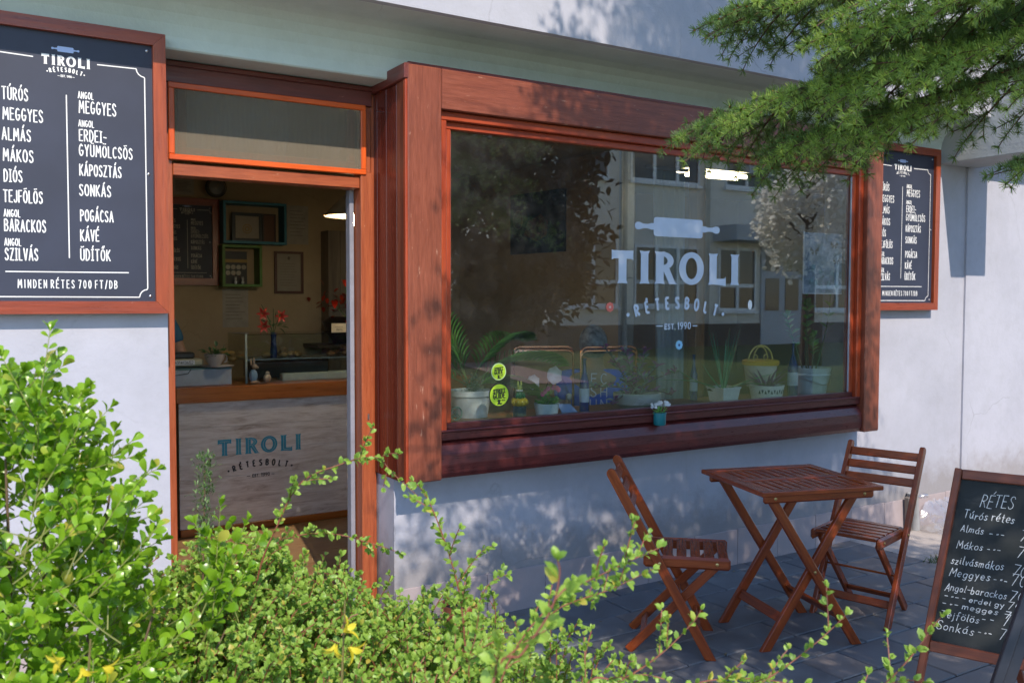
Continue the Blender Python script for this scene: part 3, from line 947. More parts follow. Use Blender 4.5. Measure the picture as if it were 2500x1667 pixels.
# stickers on the pane
def sticker(cx, cz, r_, border, label):
    t = empty('round_sticker', (cx, -.112, cz), 0, label, 'sticker', 'green guide stickers on the glass')
    b = MB(); M2 = Matrix.Rotation(R(90), 4, 'X')
    b.lathe([(r_ * 1.0, -.0004), (r_ * 1.0, .0004)], 40, M2); b.build('border', flat('sticker_border', (.015, .02, .015) if border else (.45, .6, .3), .5), t)
    b = MB(); b.lathe([(r_ * .90, -.0008), (r_ * .90, .0009)], 40, M2); b.build('sticker_face', M_['lime'], t)
    PM = plane_M((0, -.0012, 0))
    ink = Ink()
    for s_, z_, h_ in (('STREET', .16, .30), ('GUIDE', -.30, .42)):
        w_ = 1.12 * r_
        ink.text(s_, -w_ / 2, z_ * r_, h_ * r_, .085 * r_, .16, fit=w_, slope=.06)
    # bird-like mark under the words
    ink.disc(-.02 * r_, -.50 * r_, .13 * r_)
    ink.poly([(-.22 * r_, -.80 * r_), (.20 * r_, -.80 * r_), (.34 * r_, -.66 * r_), (.12 * r_, -.68 * r_), (.06 * r_, -.58 * r_), (-.10 * r_, -.58 * r_)])
    ink.ribbon([(-.2 * r_, -.47 * r_), (.17 * r_, -.45 * r_)], .05 * r_)
    ink.text('2024', .24 * r_, -.50 * r_, .12 * r_, .03 * r_, fit=.32 * r_)
    o = ink.build('lettering', flat('sticker_ink', (.012, .015, .012), .5), t, PM, False)
    return t
M_['lime'] = flat('sticker_lime', (.42, .62, .03), .45, var=.05)
sticker(2.213, 1.207, .041, False, 'smaller lime green round guide sticker, above the other on the glass')
sticker(2.216, 1.096, .057, True, 'larger lime green round guide sticker with a thick black rim')
t = empty('peace_sticker', (1.985, -.112, 1.022), 0, 'faint dark ring sticker with letter strokes low in the left glass corner', 'sticker')
ink = Ink(); ink.ring(0, 0, .032, .032, .026, .026); ink.ribbon([(.004, .022), (.004, -.022)], .005); ink.ribbon([(.004, .0), (.018, -.016)], .004); ink.ribbon([(-.006, .013), (-.015, .008), (-.012, 0), (-.005, -.004), (-.008, -.013), (-.018, -.010)], .004)
ink.build('ring_print', flat('dull_green_ink', (.05, .10, .06), .6), t, plane_M((0, 0, 0)), False)
def petal_sticker(cx, cz, c1, c2, label, n=8, r_=.026, ry=None):
    t = empty('flower_sticker', (cx, -.112, cz), 0, label, 'sticker', 'small flower stickers on the glass')
    ink = Ink()
    for k in range(n):
        a = 2 * math.pi * k / n
        ink.disc(.62 * r_ * math.cos(a), .62 * r_ * math.sin(a), .36 * r_, n=10)
    ink.build('petals', c1, t, plane_M((0, 0, 0)), False)
    ink = Ink(); ink.disc(0, 0, .26 * r_, n=10); ink.build('flower_centre', c2, t, plane_M((0, -.0012, 0)), False)
    return t
petal_sticker(2.876, 1.512, flat('sticker_red', (.75, .16, .12), .5), flat('sticker_pink', (.8, .5, .45), .5), 'small red and white flower sticker left of the white lettering')
petal_sticker(3.349, 1.307, flat('sticker_sky', (.25, .55, .8), .5), flat('sticker_navy', (.02, .06, .2), .5), 'small sky blue flower sticker below the white lettering')
t = empty('blossom_sticker', (3.882, -.112, 1.524), 0, 'small plain white oval sticker right of the white lettering', 'sticker', 'small flower stickers on the glass')
ink = Ink(); ink.disc(0, 0, .017, .027); ink.build('sticker_print', M_['print'], t, plane_M((0, 0, 0)), False)

# ------------------------------------------------------------------ doorway
door = empty('shop_doorway', (1.2, .17, 0), 0, 'open shop doorway in an orange-brown timber frame with screened fanlight above', 'doorway')
def db(name, p0, p1, w, h, mat, up=(0, 0, 1), ch=.003): return bar(name, p0, p1, w, h, mat, door, up, ch, True)
db('jamb', (.773, .21, .004), (.773, .21, 2.44), .08, .060, M_['door'], up=(1, 0, 0))
db('jamb', (1.663, .205, .004), (1.663, .205, 2.135), .09, .062, M_['door'], up=(1, 0, 0))
db('jamb_strip', (1.707, .215, .004), (1.707, .215, 2.50), .05, .022, M_['door'], up=(1, 0, 0))
db('jamb_strip', (1.676, .218, 2.137), (1.676, .218, 2.44), .06, .036, M_['door'], up=(1, 0, 0))
db('head_rail', (.7430, .215, 2.478), (1.6955, .215, 2.478), .075, .070, M_['header'])
db('head_mould', (.7430, .19, 2.520), (1.722, .19, 2.520), .05, .022, M_['header'])
db('transom', (.804, .212, 2.086), (1.631, .212, 2.086), .085, .052, M_['door'])
# screened fanlight
x0, x1, z0, z1, y = .786, 1.657, 2.122, 2.440, .162
w = .024
db('screen_frame', (x0, y, z1 - w / 2), (x1, y, z1 - w / 2), .02, w, M_['orange'])
db('screen_frame', (x0, y, z0 + w / 2), (x1, y, z0 + w / 2), .02, w, M_['orange'])
db('screen_frame', (x0 + w / 2, y, z0 + w), (x0 + w / 2, y, z1 - w), .02, w, M_['orange'], up=(1, 0, 0))
db('screen_frame', (x1 - w / 2, y, z0 + w), (x1 - w / 2, y, z1 - w), .02, w, M_['orange'], up=(1, 0, 0))
def screen_material():
    m, nt, b = new_mat('insect_screen')
    out = nt.nodes["Material Output"]
    b.inputs['Base Color'].default_value = (.20, .165, .115, 1); b.inputs['Roughness'].default_value = .7
    v = coords(nt, (1, 1, 1), rand=False)
    n = noise(nt, coords(nt, (60, 1, 4), rand=False), 1.2, 4, .6, 1.0)
    fac = ramp(nt, n, [(.3, (.46,) * 3), (.7, (.60,) * 3)])
    tr = N(nt, "ShaderNodeBsdfTransparent")
    mx = N(nt, "ShaderNodeMixShader")
    nt.links.new(fac, mx.inputs[0]); nt.links.new(tr.outputs[0], mx.inputs[1]); nt.links.new(b.outputs[0], mx.inputs[2])
    nt.links.new(mx.outputs[0], out.inputs['Surface'])
    return m
b = MB(); b.box(x0 + w, x1 - w, .161, .1618, z0 + w, z1 - w); b.build('insect_screen', screen_material(), door, None, True)
db('fanlight_frame', (.83, .205, 2.165), (1.62, .205, 2.165), .03, .036, M_['door'])
db('fanlight_frame', (1.60, .205, 2.184), (1.60, .205, 2.42), .03, .036, M_['door'], up=(1, 0, 0))
db('fanlight_frame', (.848, .205, 2.184), (.848, .205, 2.42), .03, .036, M_['door'], up=(1, 0, 0))
b = MB(); b.box(.866, 1.582, .204, .208, 2.183, 2.43); b.build('fanlight_pane', M_['thinglass'], door, None, True)
# the edge of the door leaf that stands open inside
db('door_leaf', (1.617, .26, .01), (1.617, .26, 2.06), .05, .022, M_['greywhite'], up=(1, 0, 0))
# strike plate and latch on the wall-side jamb
b = MB(); b.box(.752, .764, .162, .1685, 1.83, 1.95, ch=.001); b.box(.748, .762, .14, .166, 1.855, 1.925, ch=.003); b.build('latch', M_['white'], door, None, True)
b = MB(); b.box(1.66, 1.668, .157, .161, .985, 1.012); b.build('lock_plate', M_['steel'], door, None, True)

# ------------------------------------------------------------------ menu boards
def menu_board(name, x0, x1, z0, z1, y, fw, label, group, full=True, dim=1.0):
    cx = (x0 + x1) / 2
    t = empty(name, (cx, y, z0), 0, label, 'menu board', group)
    H_ = z1 - z0; W_ = x1 - x0; h = H_; w = W_ / 2
    th = .045
    b = MB()
    def mitre(pts): 
        b = MB(); b.prism(pts, -th, 0, 'y'); return b
    mitre([(-w, h), (w, h), (w - fw, h - fw), (-w + fw, h - fw)]).build('frame_rail', M_['frame_h'], t)
    mitre([(-w, 0), (-w + fw, fw), (w - fw, fw), (w, 0)]).build('frame_rail', M_['frame_h'], t)
    mitre([(-w, .001), (-w, h - .001), (-w + fw, h - fw - .001), (-w + fw, fw + .001)]).build('frame_stile', M_['frame_v'], t)
    mitre([(w, .001), (w - fw, fw + .001), (w - fw, h - fw - .001), (w, h - .001)]).build('frame_stile', M_['frame_v'], t)
    b = MB(); b.box(-w + fw, w - fw, -.024, -.006, fw, h - fw); b.build('panel', M_['slate'], t)
    for sx in (-1, 1):
        for zz in (fw + .02, h * .5, h - fw - .02):
            b = MB(); b.lathe([(.006, -.0255), (.006, -.0235)], 8, Matrix.Translation((sx * (w - fw - .018), 0, zz)) @ Matrix.Rotation(R(-90), 4, 'X') @ Matrix.Translation((0, 0, 0)))
            b = MB(); b.ball((sx * (w - fw - .018), -.0245, zz), (.006, .003, .006), 8, 5); b.build('screw', M_['steel'], t)
    # print; coordinates measured from the board's centre line and its foot at 1.490
    s = W_ / .70; q = H_ / 1.079
    PM = plane_M((0, -.0245, 0))
    def X(a): return (a - .388) * s
    def Z(a): return (a - 1.490) * q
    ink = Ink()
    tiroli(ink, X(.308), X(.471), Z(2.404), Z(2.442))
    ink.text_on([(c, a, b_, d) for c, a, b_, d in arc_word(0, Z(2.384), .062 * s, .012)], .0145, .0036, 1.0)
    ink.text('EST. 1990', X(.371), Z(2.364), .007, .0016, fit=.036 * s)
    ink.ribbon([(X(.360), Z(2.367)), (X(.367), Z(2.367))], .0018, False); ink.ribbon([(X(.410), Z(2.367)), (X(.417), Z(2.367))], .0018, False)
    lw = .004
    # border with scooped corners
    for sx in (-1, 1):
        ink.ribbon([(sx * .107 * s, Z(2.425)), (sx * .246 * s, Z(2.428))] + [(sx * (.275 - .030 * math.cos(R(a))) * s, Z(2.429) - .030 * math.sin(R(a))) for a in (5, 25, 45, 65, 85)] + [(sx * .275 * s, Z(2.398)), (sx * .275 * s, Z(1.588))] + [(sx * (.275 - .030 * math.sin(R(a))) * s, Z(1.553) + .030 * math.cos(R(a))) for a in (5, 25, 45, 65, 85)] + [(sx * .245 * s, Z(1.553)), (0, Z(1.553))], lw, False)
    ink.ribbon([(X(.388), Z(2.30)), (X(.388), Z(1.698))], lw, False)
    ink.ribbon([(X(.177), Z(1.644)), (X(.595), Z(1.647))], lw, False)
    st = .0044 * s
    for tx, a, b_, h_, f_ in (('TÚRÓS', .179, 2.262, .042, .088), ('MEGGYES', .181, 2.190, .042, .134), ('ALMÁS', .177, 2.117, .042, .097), ('MÁKOS', .179, 2.042, .042, .102), ('DiÓS', .180, 1.968, .042, .063), ('TEJFÖLÖS', .177, 1.895, .042, .131), ('ANGOL', .177, 1.842, .025, .055), ('BARACKOS', .178, 1.790, .042, .139), ('ANGOL', .177, 1.738, .025, .056), ('SZiLVÁS', .178, 1.686, .042, .111),
                              ('ANGOL', .428, 2.293, .024, .056), ('MEGGYES', .431, 2.240, .044, .134), ('ANGOL', .428, 2.189, .023, .056), ('ERDEi-', .430, 2.136, .041, .099), ('GYÜMÖLCSÖS', .429, 2.081, .041, .192), ('KÁPOSZTÁS', .429, 2.008, .041, .150), ('SONKÁS', .427, 1.933, .041, .115), ('POGÁCSA', .429, 1.838, .041, .119), ('KÁVÉ', .428, 1.764, .041, .069), ('ÜDiTŐK', .427, 1.691, .041, .109)):
        # the dotted capital in these words has slab ends
        S_ = Ink.width(ink, tx.replace('i', 'I'), h_ * q)
        xs = f_ * s / sum((glyph('i_' if c == 'i' else c)[0] + .24) for c in tx) / (h_ * q)
        xx = X(a)
        rg = random.Random(hash(tx) % 97 if False else len(tx))
        for c in tx:
            gc = 'i_' if c == 'i' else c
            gw, _st = glyph(gc)
            strokes = list(_st)
            if tx == 'ÜDiTŐK' and c == 'i': strokes = strokes + [[(.11, 1.13), (.2, 1.33)]]
            for pl in strokes:
                ink.ribbon([(xx + px * h_ * q * xs, Z(b_) + py * h_ * q * rg.uniform(.97, 1.03) + rg.uniform(-.0006, .0006)) for px, py in pl], st * (1.0 if h_ > .03 else .72))
            xx += (gw + .24) * h_ * q * xs
    ink.text('MINDEN RÉTES 700 FT/DB', X(.217), Z(1.586), .029 * q, .0034 * s, .42, fit=.335 * s)
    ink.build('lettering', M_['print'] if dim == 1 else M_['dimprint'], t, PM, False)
    ink = Ink(); rolling_pin(ink, 0, Z(2.465), .094 * s, .020 * q)
    ink.build('logo_print', M_['pinblue'], t, PM, False)
    return t
M_['frame_h'] = wood('board_rail_wood', (0.17, 0.027, 0.012), (0.26, 0.045, 0.017), (0.35, 0.070, 0.024), 0.30, 1.0, 0.06)
M_['frame_v'] = wood('board_stile_wood', (0.20, 0.032, 0.011), (0.30, 0.055, 0.016), (0.40, 0.085, 0.024), 0.30, 1.0, 0.06, axis=2)
M_['dimprint'] = flat('dull_cream_print', (.55, .52, .45), .6)  # duller, creamier print for the inner menu board
menu_board('menu_board', .039, .737, 1.490, 2.569, -.012, .047, 'large framed menu board with white lettering, left of the door', 'framed menu boards')
menu_board('menu_board', 4.975, 5.741, 1.488, 2.571, -.012, .048, 'framed menu board beyond the bay window, partly hidden by its post', 'framed menu boards')
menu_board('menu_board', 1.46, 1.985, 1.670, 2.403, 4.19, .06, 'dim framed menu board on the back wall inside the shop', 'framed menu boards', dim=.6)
# ------------------------------------------------------------------ folding bistro furniture
T_ = M_['teak']
def bolt(par, p, axis):
    b = MB(); M = Matrix.Translation(Vector(p)) @ Vector(axis).to_track_quat('Z', 'Y').to_matrix().to_4x4()
    b.lathe([(.0075, 0), (.0075, .002), (.004, .004)], 8, M)
    return b.build('bolt', M_['brass'], par)

def make_table(loc, rz, label):
    t = empty('bistro_table', loc, rz, label, 'table')
    def tb(n, p0, p1, w, h, up=(0, 0, 1), ch=.003): return bar(n, p0, p1, w, h, T_, t, up, ch)
    s1, s2, z = .302, .283, .728
    zc = z - .010
    fw = .052
    # frame of the top
    tb('top_rail', (-s1, s2 - fw / 2, zc), (s1, s2 - fw / 2, zc), fw, .020)
    tb('top_rail', (-s1, -s2 + fw / 2, zc), (s1, -s2 + fw / 2, zc), fw, .020)
    tb('top_rail', (-s1 + fw / 2, -s2 + fw, zc), (-s1 + fw / 2, s2 - fw, zc), fw, .020)
    tb('top_rail', (s1 - fw / 2, -s2 + fw, zc), (s1 - fw / 2, s2 - fw, zc), fw, .020)
    tb('top_rail', (-s1 + fw, 0, zc - .0005), (s1 - fw, 0, zc - .0005), .046, .019)
    n = 11
    span = 2 * (s1 - fw)
    for k in range(n):
        xx = -s1 + fw + span * (k + .5) / n
        for a, c in ((-s2 + fw + .001, -.0235), (.0235, s2 - fw - .001)):
            tb('slat', (xx, a, zc - .0025), (xx, c, zc - .0025), span / n - .008, .015, ch=.002)
    # side aprons that carry the legs
    for sy in (-1, 1):
        y = sy * .245
        tb('apron', (-.275, y, .694), (.275, y, .694), .022, .046, ch=.008)
        yo = y + sy * .0215; yi = y - sy * .0015
        # crossed legs, one outside the other
        tb('leg', (.217, sy * (.204), 0), (-.205, sy * .222, .683), .022, .043, up=(0, sy, 0)) if False else None
        for sx, yy in ((1, sy * .213), (-1, sy * .189)):
            p0 = Vector((sx * .224, yy, .0)); p1 = Vector((-sx * .222, yy, .690))
            dx = (p1 - p0).normalized()
            mb = MB()
            # foot cut level with the ground
            M, L = bar_matrix(p0, p1, (0, 1, 0))
            w2 = .0205; t2 = .0105
            k = w2 * abs(dx.x) / dx.z
            sgn = 1 if (M.to_3x3() @ Vector((0, 1, 0))).x * sx > 0 else -1
            V = []
            for tz in (-t2, t2):
                V += [(-L / 2 + k * sgn * 1.0, -w2, tz), (-L / 2 - k * sgn * 1.0, w2, tz), (L / 2, w2, tz), (L / 2, -w2, tz)]
            mb.add(V, [(0, 1, 2, 3), (7, 6, 5, 4), (0, 4, 5, 1), (1, 5, 6, 2), (2, 6, 7, 3), (3, 7, 4, 0)])
            bm = bmesh.new(); me = mb.mesh('leg'); bm.from_mesh(me)
            bmesh.ops.bevel(bm, geom=bm.edges[:], offset=.0025, segments=1, affect='EDGES'); bm.to_mesh(me); bm.free()
            put('leg', me, T_, t, M)
        bolt(t, (0, sy * (.213 + .0107), .345), (0, sy, 0))
        for sx in (-1, 1): bolt(t, (sx * .222, sy * (.245 + .0112), .692), (0, sy, 0))
    # stretchers
    for sx, zz, yy in ((-1, .135, .178), (1, .135, .202)):
        px = sx * .224 - sx * .446 * (zz / .69)
        tb('stretcher', (px, -yy, zz), (px, yy, zz), .045, .016, up=(.69 * sx, 0, .446))
    return t

def make_chair(loc, rz, label, group):
    """local +x is the way the chair faces"""
    t = empty('folding_chair', loc, rz, label, 'chair', group)
    def tb(n, p0, p1, w, h, up=(0, 0, 1), ch=.003, **k): return bar(n, p0, p1, w, h, T_, t, up, ch, **k)
    w = .182
    for s in (-1, 1):
        y = s * (w - .0)
        p0 = Vector((.142, y, .0)); p1 = Vector((-.300, y, .812))
        M, L = bar_matrix(p0, p1, (0, 1, 0))
        mb = MB(); r_ = .021
        d = (p1 - p0).normalized(); k = r_ * abs(d.x) / d.z
        sgn = 1 if (M.to_3x3() @ Vector((0, 1, 0))).x > 0 else -1
        poly = [(-L / 2 + k * sgn, -r_), (L / 2 - r_, -r_)] + [(L / 2 - r_ + r_ * math.sin(a), -r_ * math.cos(a)) for a in [math.pi * q / 8 for q in range(1, 8)]] + [(L / 2 - r_, r_), (-L / 2 - k * sgn, r_)]
        mb.prism(poly, -.011, .011, 'z')
        me = mb.mesh('back_post'); bm = bmesh.new(); bm.from_mesh(me)
        bmesh.ops.bevel(bm, geom=[e for e in bm.edges if e.calc_face_angle(0) > .8], offset=.0025, segments=1, affect='EDGES'); bm.to_mesh(me); bm.free()
        put('back_post', me, T_, t, M)
    def post(zz): return -.300 + (.812 - zz) / .812 * .442
    for zz in (.762, .702, .642):
        tb('back_slat', (post(zz), -w + .0112, zz), (post(zz), w - .0112, zz), .014, .042, up=(-.442, 0, .812))
    # seat
    for s in (-1, 1):
        y = s * (w - .0235)
        tb('seat_rail', (-.150, y, .412), (.222, y, .412), .022, .052, ch=.010)
        bolt(t, (post(.41) + .002, s * (w + .0112), .41), (0, s, 0))
        bolt(t, (.165, s * (w - .0125), .412), (0, s, 0))
    n = 6
    for k in range(n):
        xx = -.105 + (.222 + .105 - .03) * k / (n - 1) + .0
        tb('seat_slat', (xx, -w + .0352, .4295), (xx, w - .0352, .4295), .043, .014)
    # rear legs
    for s in (-1, 1):
        y = s * .139
        tb('rear_leg', (-.215, y, .004), (.165, y, .402), .020, .038, up=(.4, 0, .38))
    tb('leg_stretcher', (-.150, -.129, .075), (-.150, .129, .075), .034, .014, up=(-.4, 0, .38))
    tb('front_stretcher', (.142 - .442 * .10 / .812, -w + .0112, .10), (.142 - .442 * .10 / .812, w - .0112, .10), .014, .038, up=(-.442, 0, .812))
    tb('pivot_rod', (.142 - .442 * .225 / .812 - .012, -w + .0112, .225), (.142 - .442 * .225 / .812 - .012, w - .0112, .225), .010, .010)
    return t

make_table((3.300, -.918, 0), R(-16.6), 'square slatted folding bistro table of reddish brown wood')
c1 = make_chair((2.776, -.752, 0), R(-42.3), 'reddish wooden folding chair left of the slatted table, seen from the side', 'wooden folding chairs')
c2 = copy_tree(c1)
c2.location = (3.813, -.938, 0); c2.rotation_euler = (0, 0, R(195.5))
c2['label'] = 'reddish wooden folding chair right of the table, its slatted back against the lit wall'

# ------------------------------------------------------------------ chalkboard A-frame
T0 = Vector((2.816, -2.042, .990)); F0 = Vector((2.566, -2.022, 0)); wv = Vector((.36, -.93, 0)).normalized(); lv = (F0 - T0).normalized()
nv = wv.cross(lv).normalized()
if nv.x > 0: nv = -nv
ab = empty('chalkboard_sign', (2.75, -2.3, 0), 0, 'wooden framed pavement chalkboard with a handwritten price list', 'chalkboard sign')
AW = .56
m_ab = wood('chalkboard_frame_wood', (.11, .026, .014), (.19, .048, .022), (.27, .085, .04), .42, .9, .18)
def abp(a, b_, o=0.0): return T0 + wv * a + lv * b_ + nv * o
def ax_bar(n, p0, p1, w, h, up): return bar(n, p0, p1, w, h, m_ab, ab, up, .003, True)
Lp = 1.0212
ax_bar('frame_post', abp(.010, -.004), abp(.010, Lp), .022, .030, nv)
ax_bar('frame_post', abp(AW - .010, -.004), abp(AW - .010, Lp), .022, .030, nv)
ax_bar('frame_rail', abp(.0215, .014, -.002), abp(AW - .0215, .012, -.002), .032, .022, nv)
ax_bar('frame_rail', abp(.0215, .578, -.002), abp(AW - .0215, .574, -.002), .034, .022, nv)
b = MB(); p = [abp(.02, .026, -.004), abp(AW - .02, .026, -.004), abp(AW - .02, .562, -.004), abp(.02, .566, -.004)]
b.add(p + [q_ - nv * .004 for q_ in p], [(0, 1, 2, 3), (7, 6, 5, 4), (0, 4, 5, 1), (1, 5, 6, 2), (2, 6, 7, 3), (3, 7, 4, 0)])
b.build('chalk_panel', M_['chalkboard'], ab, None, True)
# rear frame
back = Vector((.62, .0, 0))
for a in (.03, AW - .03):
    ax_bar('rear_leg', abp(a, .02, -.035), Vector((abp(a, 0).x + .42, abp(a, 0).y - .03, 0)), .022, .028, nv)
ax_bar('rear_rail', abp(.04, .60, -.0) + Vector((.31, .01, 0)), abp(AW - .04, .60, -.0) + Vector((.31, .01, 0)), .03, .02, nv)
ink = Ink(); rg = random.Random(3)
ST = .0021
for tx, a, b_, h_, f_ in (('RÉTES', .090, .111, .040, .092), ('Túrós rétes', .048, .155, .027, .145), ('Almás', .047, .2, .022, .066), ('- "-', .131, .204, .022, .040), ('700.', .216, .203, .034, .075),
    ('Mákos', .045, .253, .024, .074), ('- "-', .132, .254, .022, .036), ('700.', .216, .253, .034, .075), ('szilvásmákos', .037, .306, .025, .150), ('700.', .212, .314, .034, .075),
    ('Meggyes', .039, .345, .027, .116), ('- "-', .166, .345, .022, .036), ('700.', .214, .345, .034, .075), ('Angol-barackos', .034, .394, .023, .176), ('700.', .217, .391, .034, .075),
    ('- "- - erdei gy', .037, .420, .017, .170), ('700.', .217, .418, .022, .07), ('- "- megges', .034, .445, .018, .160), ('700.', .215, .446, .022, .07),
    ('Tejfölös', .035, .482, .024, .112), ('- -', .155, .472, .02, .03), ('700.', .212, .472, .034, .07), ('Sonkás', .030, .521, .028, .108), ('- "-', .150, .514, .022, .036), ('700.', .209, .514, .036, .07)):
    ink.text(tx, a, -b_, h_, ST * (1.0 if len(tx) > 4 else .9), .17, jit=.075, fit=f_, slope=.02, rg=rg, slant=.12)
ink.mb.v = [tuple(abp(p_[0], -p_[1], -.0030 + p_[2])) for p_ in ink.mb.v]
ink.mb.build('lettering', M_['chalk'], ab, None, True)

# dark metal stand in front of the chalkboard
ms = empty('metal_stand', (2.25, -2.75, 0), 0, 'scuffed dark metal stand leaning in front of the chalkboard', 'metal stand')
pA, pB = Vector((2.127, -2.576, .62)), Vector((2.199, -2.609, .849))
dd = (pB - pA).normalized()
foot = pA - dd * (pA.z / dd.z); top = pA + dd * .62
sd = Vector((.62, -.78, 0))
for o_, nm in ((0, 'upright'), (.52, 'upright')):
    bar(nm, foot + sd * (o_ + .011), top + sd * (o_ + .011), .022, .030, M_['blackmetal'], ms, (-.8, -.6, 0), .002, True)
    bar('flange', foot + sd * (o_ + .036), top + sd * (o_ + .036), .024, .006, M_['blackmetal'], ms, (-.8, -.6, 0), .001, True)
for k in (.25, 1.0):
    bar('cross_bar', foot + dd * (k / dd.z * .95) + sd * .05, foot + dd * (k / dd.z * .95) + sd * .52, .02, .02, M_['blackmetal'], ms, (0, 0, 1), .002, True)

# ------------------------------------------------------------------ small pots outside
def pot_prof(r0, r1, h, rim=.0, t=.008):
    p = [(r0 * .98, 0), (r1 - rim, h * .8), (r1 - rim, h * .8), (r1, h * .8), (r1, h), (r1 - t, h), (r1 - t - .004, h * .72)] if rim else [(r0, 0), (r1, h), (r1 - t, h), (r1 - t - .006, h * .75)]
    return p
tp = empty('terracotta_pot', (1.955, -.20, 0), 0, 'small terracotta flower pot on the pavement by the wall, half hidden by shrub', 'flower pot')
b = MB(); b.lathe(pot_prof(.06, .085, .165, .008), 24); b.build('pot_body', flat('terracotta', (.33, .085, .035), .7), tp)
b = MB(); b.lathe([(.072, .14), (.01, .147)], 16); b.build('soil_fill', flat('potting_soil', (.03, .02, .015), .95), tp)
# ------------------------------------------------------------------ leaf geometry
def leaf_tpl(kind='oval', nseg=4, fold=.15, curl=.15):
    """unit leaf along +x, width along y, normal +z -> V, F (triangles/quads padded to quads)"""
    prof = {'oval': [0, .75, 1, .75, 0], 'obovate': [0.08, .55, .95, .90, .48, 0], 'ovallo': [.05, .9, .85, 0], 'lance': [0, .8, 1, .65, 0], 'strap': [.7, 1, .95, .7, 0], 'round': [0.1, .95, 1.1, .9, 0]}[kind]
    xs = {'obovate': [0, .30, .60, .80, .94, 1.0], 'ovallo': [0, .3, .72, 1]}.get(kind, [0, .25, .5, .78, 1])
    V = []; 
    for x_, w_ in zip(xs, prof):
        z0 = -curl * (x_ - .4) ** 2 * 1.2
        V += [(x_, -w_ * .5, z0 + fold * w_ * .5), (x_, 0, z0), (x_, w_ * .5, z0 + fold * w_ * .5)]
    F = []
    for i in range(len(xs) - 1):
        a = i * 3
        F += [(a, a + 3, a + 4, a + 1), (a + 1, a + 4, a + 5, a + 2)]
    return np.array(V, float), np.array(F, int)

def frames(d, up_hint, roll=None):
    """rotation matrices (n,3,3), columns = x (d), y, z (near up_hint)"""
    d = d / np.linalg.norm(d, axis=1, keepdims=True)
    y = np.cross(up_hint, d)
    ny = np.linalg.norm(y, axis=1, keepdims=True)
    y = np.where(ny < 1e-3, np.array([[0.0, 1.0, 0.0]]), y / np.maximum(ny, 1e-6))
    y /= np.linalg.norm(y, axis=1, keepdims=True)
    z = np.cross(d, y)
    if roll is not None:
        c, s = np.cos(roll)[:, None], np.sin(roll)[:, None]
        y, z = c * y + s * z, -s * y + c * z
    return np.stack([d, y, z], axis=2)

def scatter(tpl, pos, Rm, sl, sw):
    """stamp the template at every position -> V, F arrays"""
    V0, F0 = tpl
    n = len(pos)
    S = np.stack([sl, sw, sl], axis=1)
    loc = V0[None, :, :] * S[:, None, :]
    V = np.einsum('nij,nkj->nki', Rm, loc) + pos[:, None, :]
    F = F0[None] + (np.arange(n) * len(V0))[:, None, None]
    return V.reshape(-1, 3), F.reshape(-1, F0.shape[1])

def leaf_part(name, tpl, pos, Rm, sl, sw, mat, parent, stuff=True):
    V, F = scatter(tpl, pos, Rm, sl, sw)
    me = np_mesh(name, V, F, smooth=True)
    o = put(name, me, mat, parent, None, True)
    if stuff: o['kind'] = 'stuff'
    return o

def leaf_objects(name, tpl, idx, pos, Rm, sl, sw, mat, parent):
    me = np_mesh(name, tpl[0], tpl[1], smooth=True); me.materials.append(mat)
    for i in idx:
        M = Matrix([[*(Rm[i][r_] * (sl[i], sw[i], sl[i])), pos[i][r_]] for r_ in range(3)] + [[0, 0, 0, 1]])
        put(name, me, None, parent, M, True)

M_['leaf_in'] = leaf_mat('indoor_leaf', (.09, .27, .06), (.20, .45, .09), (.3, .55, .06), .3, .35)
M_['leaf_dark'] = leaf_mat('dark_leaf', (.04, .11, .04), (.08, .18, .06), (.1, .22, .04), .25, .4)
M_['leaf_purple'] = leaf_mat('purple_leaf', (.20, .06, .20), (.42, .14, .40), (.5, .18, .45), .3, .4)
M_['leaf_zebra'] = leaf_mat('striped_leaf', (.10, .15, .10), (.36, .40, .38), (.2, .28, .16), .3, .35)
M_['aloe'] = leaf_mat('aloe_leaf', (.08, .26, .13), (.12, .34, .17), (.1, .3, .1), .15, .35)
M_['potwhite'] = flat('glazed_white', (.72, .76, .75), .35)
M_['potgrey'] = flat('grey_pot_glaze', (.45, .48, .48), .4)
M_['potblue'] = flat('pale_blue_glaze', (.48, .62, .70), .35)
M_['soil2'] = flat('pot_soil', (.035, .025, .018), .95)
M_['cobalt'] = None
def colour_glass(name, c):
    m, nt, b = new_mat(name)
    b.inputs['Base Color'].default_value = (*c, 1); b.inputs['Roughness'].default_value = .06
    b.inputs['Transmission Weight'].default_value = .35
    return m
M_['cobalt'] = colour_glass('cobalt_glass', (.015, .02, .22))
SZ = .9585     # top of the inner window board

def plant_leaves(t, name, n, centre, spread, L, Wd, kind, mat, droop=.3, upb=.6):
    d = rng.normal(size=(n, 3)); d[:, 2] = np.abs(d[:, 2]) * upb + .1
    d /= np.linalg.norm(d, axis=1, keepdims=True)
    pos = np.array(centre) + d * rng.uniform(.1, 1, (n, 1)) * np.array(spread)
    sl = L * rng.uniform(.6, 1.15, n)
    Rm = frames(d + rng.normal(0, .35, (n, 3)), np.tile((0, 0, 1.0), (n, 1)), rng.uniform(-.7, .7, n))
    return leaf_part(name, leaf_tpl(kind), pos, Rm, sl, sl * Wd, mat, t)

